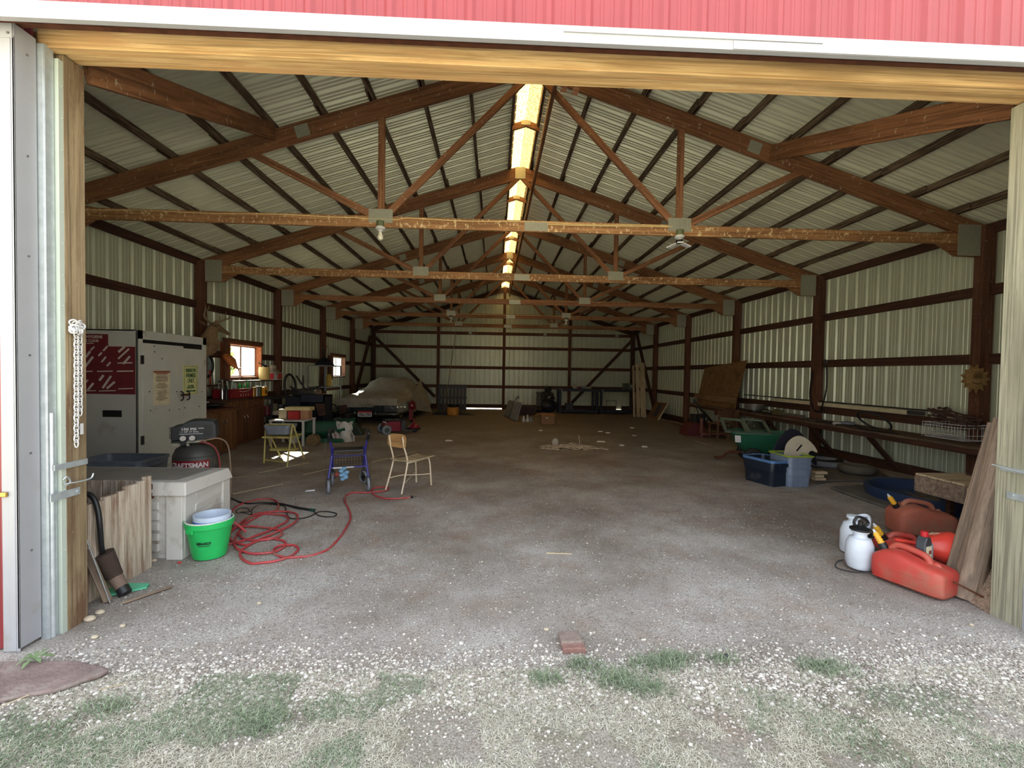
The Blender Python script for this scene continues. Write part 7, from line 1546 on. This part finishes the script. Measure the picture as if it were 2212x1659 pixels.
# blades
def blades(name, P, L, w, flat, mat, label, cat):
    N = len(P); z = gzv(P); a = rng.uniform(0, 2*PI, N); lean = flat+rng.uniform(-.25,.25,N); curl = rng.uniform(-1.2,1.2,N)
    d1 = np.stack([np.cos(a)*np.cos(lean), np.sin(a)*np.cos(lean), np.maximum(np.sin(lean), .02)], 1); a2 = a+curl
    d2 = np.stack([np.cos(a2)*np.cos(lean*.5), np.sin(a2)*np.cos(lean*.5), np.sin(lean)*.35-.12], 1); sd = np.stack([-np.sin(a), np.cos(a), np.zeros(N)], 1)
    p0 = np.stack([P[:,0], P[:,1], z+.001], 1); p1 = p0+d1*(L*.5)[:,None]; p2 = p1+d2*(L*.5)[:,None]; p2[:,2] = np.maximum(p2[:,2], z+.002); hw = (w/2)[:,None]
    Vv = np.stack([p0-sd*hw, p0+sd*hw, p1-sd*hw*.85, p1+sd*hw*.85, p2-sd*hw*.2, p2+sd*hw*.2], 1).reshape(-1,3)
    Fq = np.array([[0,1,3,2],[2,3,5,4]]); np_mesh(name, Vv, (Fq[None]+6*np.arange(N)[:,None,None]).reshape(-1,4), mat, label, cat)
def clump(n, xr, yr, sc, th, seed):
    P = np.stack([rng.uniform(*xr, n), rng.uniform(*yr, n)], 1); m_ = np.array([mnoise.noise(V((x*sc, y*sc*1.3, seed))) + .5*mnoise.noise(V((x*sc*3, y*sc*3, seed+9))) for x, y in P]); return P[m_ > th]
DRY = island_mat('dry_grass', [(0, lin((152,146,128))), (.5, lin((184,178,160))), (1, lin((212,208,194)))])
GRN = island_mat('green_grass', [(0, lin((92,106,82))), (.5, lin((118,132,104))), (1, lin((156,164,140)))])
P = clump(90000, (-2.2,2.5), (1.35,2.14), 2.6, -.16, 3.1); blades('dry_turf', P, rng.uniform(.014,.045,len(P)), rng.uniform(.0012,.0026,len(P)), .25, DRY, 'pale dry turf covering the ground in front of the shed', 'grass')
P = np.concatenate([clump(22000, (-2.0,-.3), (1.5,2.12), 2.4, .14, 7.7), clump(9000, (.5,2.4), (1.5,2.0), 2.8, .22, 1.3)])
blades('green_turf', P, rng.uniform(.012,.04,len(P)), rng.uniform(.0014,.003,len(P)), .6, GRN, 'patchy short green grass among the dry turf', 'grass')
pc = []
for (u, v, s_, n_) in ((1262,1440,.05,200),(1330,1470,.07,420),(1420,1440,.07,380),(1455,1425,.05,260),(1390,1490,.06,300),(1180,1470,.05,200),(1560,1425,.05,160),(1800,1450,.08,260),(1760,1440,.05,140),(560,1560,.07,300),(230,1530,.07,260)):
    p = G(u, v); pc.append(np.stack([rng.normal(p.x, s_, n_), rng.normal(p.y, s_*.5, n_)], 1))
P = np.concatenate(pc); blades('grass_tufts', P, rng.uniform(.03,.075,len(P)), rng.uniform(.002,.004,len(P)), .75, GRN, 'brighter green grass tufts along the stone band', 'grass')
# brown earth slab with a weed, bottom left
mb = MB(); c = G(60, 1478); pts = []
for i in range(28):
    a = 2*PI*i/28; r = 1+.10*math.sin(3*a+1)+.06*math.sin(7*a); pts.append((c.x-.08+.34*r*math.cos(a), c.y+.15*r*math.sin(a)+.03*math.cos(a), .0))
mb.prism(pts, (0,0,.022)); solo('stone_slab', mb, plain('brown_slab', (120,102,98), .95, var=.2, scale=10, bump=.8, dirt=(146,138,130), dirtamt=.25), 'flat brown earth covered slab at the foot of the red door', 'slab', (c.x, c.y, 0), bev=.012)
p = G(75, 1436); mb = MB(); random.seed(2)
for i in range(9):
    a = 2*PI*i/9+random.uniform(-.2,.2); L = random.uniform(.05,.085); d = V((math.cos(a), math.sin(a), 0)); s = V((-d.y, d.x, 0)); q = [V((0,0,.004)), d*L*.35+V((0,0,.02)), d*L*.7+V((0,0,.022)), d*L+V((0,0,.010))]; w = [.002,.006,.010,.001]
    vs = []
    for k_, ww in zip(q, w): vs += [k_-s*ww, k_+s*ww]
    mb.add(vs, [(0,1,3,2),(2,3,5,4),(4,5,7,6)])
solo('dandelion', mb, plain('weed_green', (104,124,84), .7), 'small flat dandelion weed growing on the brown slab', 'weed', (p.x, p.y, .022), world=False)
# brick, dark lump, larger pebbles
p = G(1230, 1418); t = thing('brick', 'old red brick with a grey worn top set in the gravel at the door line', 'brick', (p.x+.02, p.y+.10, 0), .04)
BRK = plain('worn_brick', (136,120,112), .9, var=.2, scale=20, bump=.7, dirt=(104,92,86), dirtamt=.4); mb = MB(); mb.cbox((0,.0,.02), (.115,.10,.055)); part('upper_half', mb, BRK, t, bev=.006)
mb = MB(); mb.cbox((.005,-.065,.012), (.12,.045,.045)); part('lower_half', mb, plain('red_brick', (132,98,90), .9, var=.2, scale=25, bump=.6), t, bev=.006, label='reddish exposed half')
p = G(1568, 1422); mb = MB(); mb.ball((0,0,.010), (.018,.012,.014), 10); solo('black_lump', mb, M['black'], 'small black lump on the pale stone band', 'lump', (p.x, p.y, gz(p.x, p.y)), world=False)
for i, (u, v, r, lb) in enumerate(((194,1340,.026,'large tan pebble at the foot of the left door post'),(216,1326,.022,'oval tan pebble just behind the large one by the left post'),(265,1352,.014,'small tan pebble right of the left door post'),(205,1378,.016,'tan pebble in front of the left door post'),(332,1214,.020,'orange tan stone at the base of the deck box'),(388,1217,.012,'small red plastic bit beside the green bucket'),(560,1305,.012,'pale pebble alone on the gravel in front of the red hose'),(1180,1362,.014,'whitish pebble just left of the brick'),(2098,1352,.012,'grey pebble by the right door post'))):
    p = G(u, v); mb = MB(); mb.ball((0,0,r*.45), (r*1.2,r*.9,r*.65), 12); solo('pebble', mb, plain('pebble_%d' % i, (196,60,56) if i == 5 else (178,164,144), .8, var=.2, scale=30), lb, 'stone', (p.x, p.y, gz(p.x, p.y)), world=False)
for i, (u0, v0, u1, v1) in enumerate(((-10,1542,62,1512),(215,1500,275,1486))):
    a, b = G(u0,v0), G(u1,v1); a.z = b.z = .022; o = beam('dry_stem', a, b, .0035, .003, M['pale_wood'], bev=0); setp(o, ['long pale dry stem on the turf below the brown slab','short pale dry stem on the turf right of the brown slab'][i], 'stem')
a, b = G(262,1308), G(372,1270); o = beam('grey_lath', a+V((0,0,.012)), b+V((0,0,.012)), .03, .008, M['grey_wood']); setp(o, 'thin grey lath lying on the dirt beside the left door post', 'lath')
# trees beyond the left wall, seen through its windows
def tree(name, label, x, y, h, r):
    t = thing(name, label, 'tree', (x, y, -.2)); mb = MB(); mb.tube([(0,0,0),(.1,0,h*.3),(0,.05,h*.6)], [.09,.07,.04], 8); part('trunk', mb, M['dark'], t)
    n = 2600; A = rng.normal(0, 1, (n,3)); A /= np.linalg.norm(A, axis=1)[:,None]; R_ = r*rng.uniform(.4,1,n)**.5; c = A*R_[:,None]*np.array([1,1,h*.42/r])+np.array([0,0,h*.6]); s_ = rng.uniform(.05,.11,n)
    d1 = rng.normal(0,1,(n,3)); d1 /= np.linalg.norm(d1,axis=1)[:,None]; d2 = np.cross(d1, rng.normal(0,1,(n,3))); d2 /= np.linalg.norm(d2,axis=1)[:,None]
    Vv = np.stack([c-d1*s_[:,None], c-d2*s_[:,None]*.5, c+d1*s_[:,None], c+d2*s_[:,None]*.5], 1).reshape(-1,3)
    o = np_mesh('foliage', Vv, np.arange(n*4).reshape(n,4), LEAF, None, None, False); o.parent = t; o['kind'] = 'stuff'
LEAF = island_mat('leaves', [(0, lin((110,136,70))), (1, lin((170,190,110)))])
for (x, y, h, r, lb) in ((-14,18.5,3.4,1.2,'bushy green shrub outside the near window, left of the pair'),(-13.5,21.5,3.2,1.2,'bushy green shrub outside the near window, right of the pair'),(-14.5,35,3.6,1.8,'bushy green shrub outside the far window')):
    tree('bush', lb, x, y, h, r)
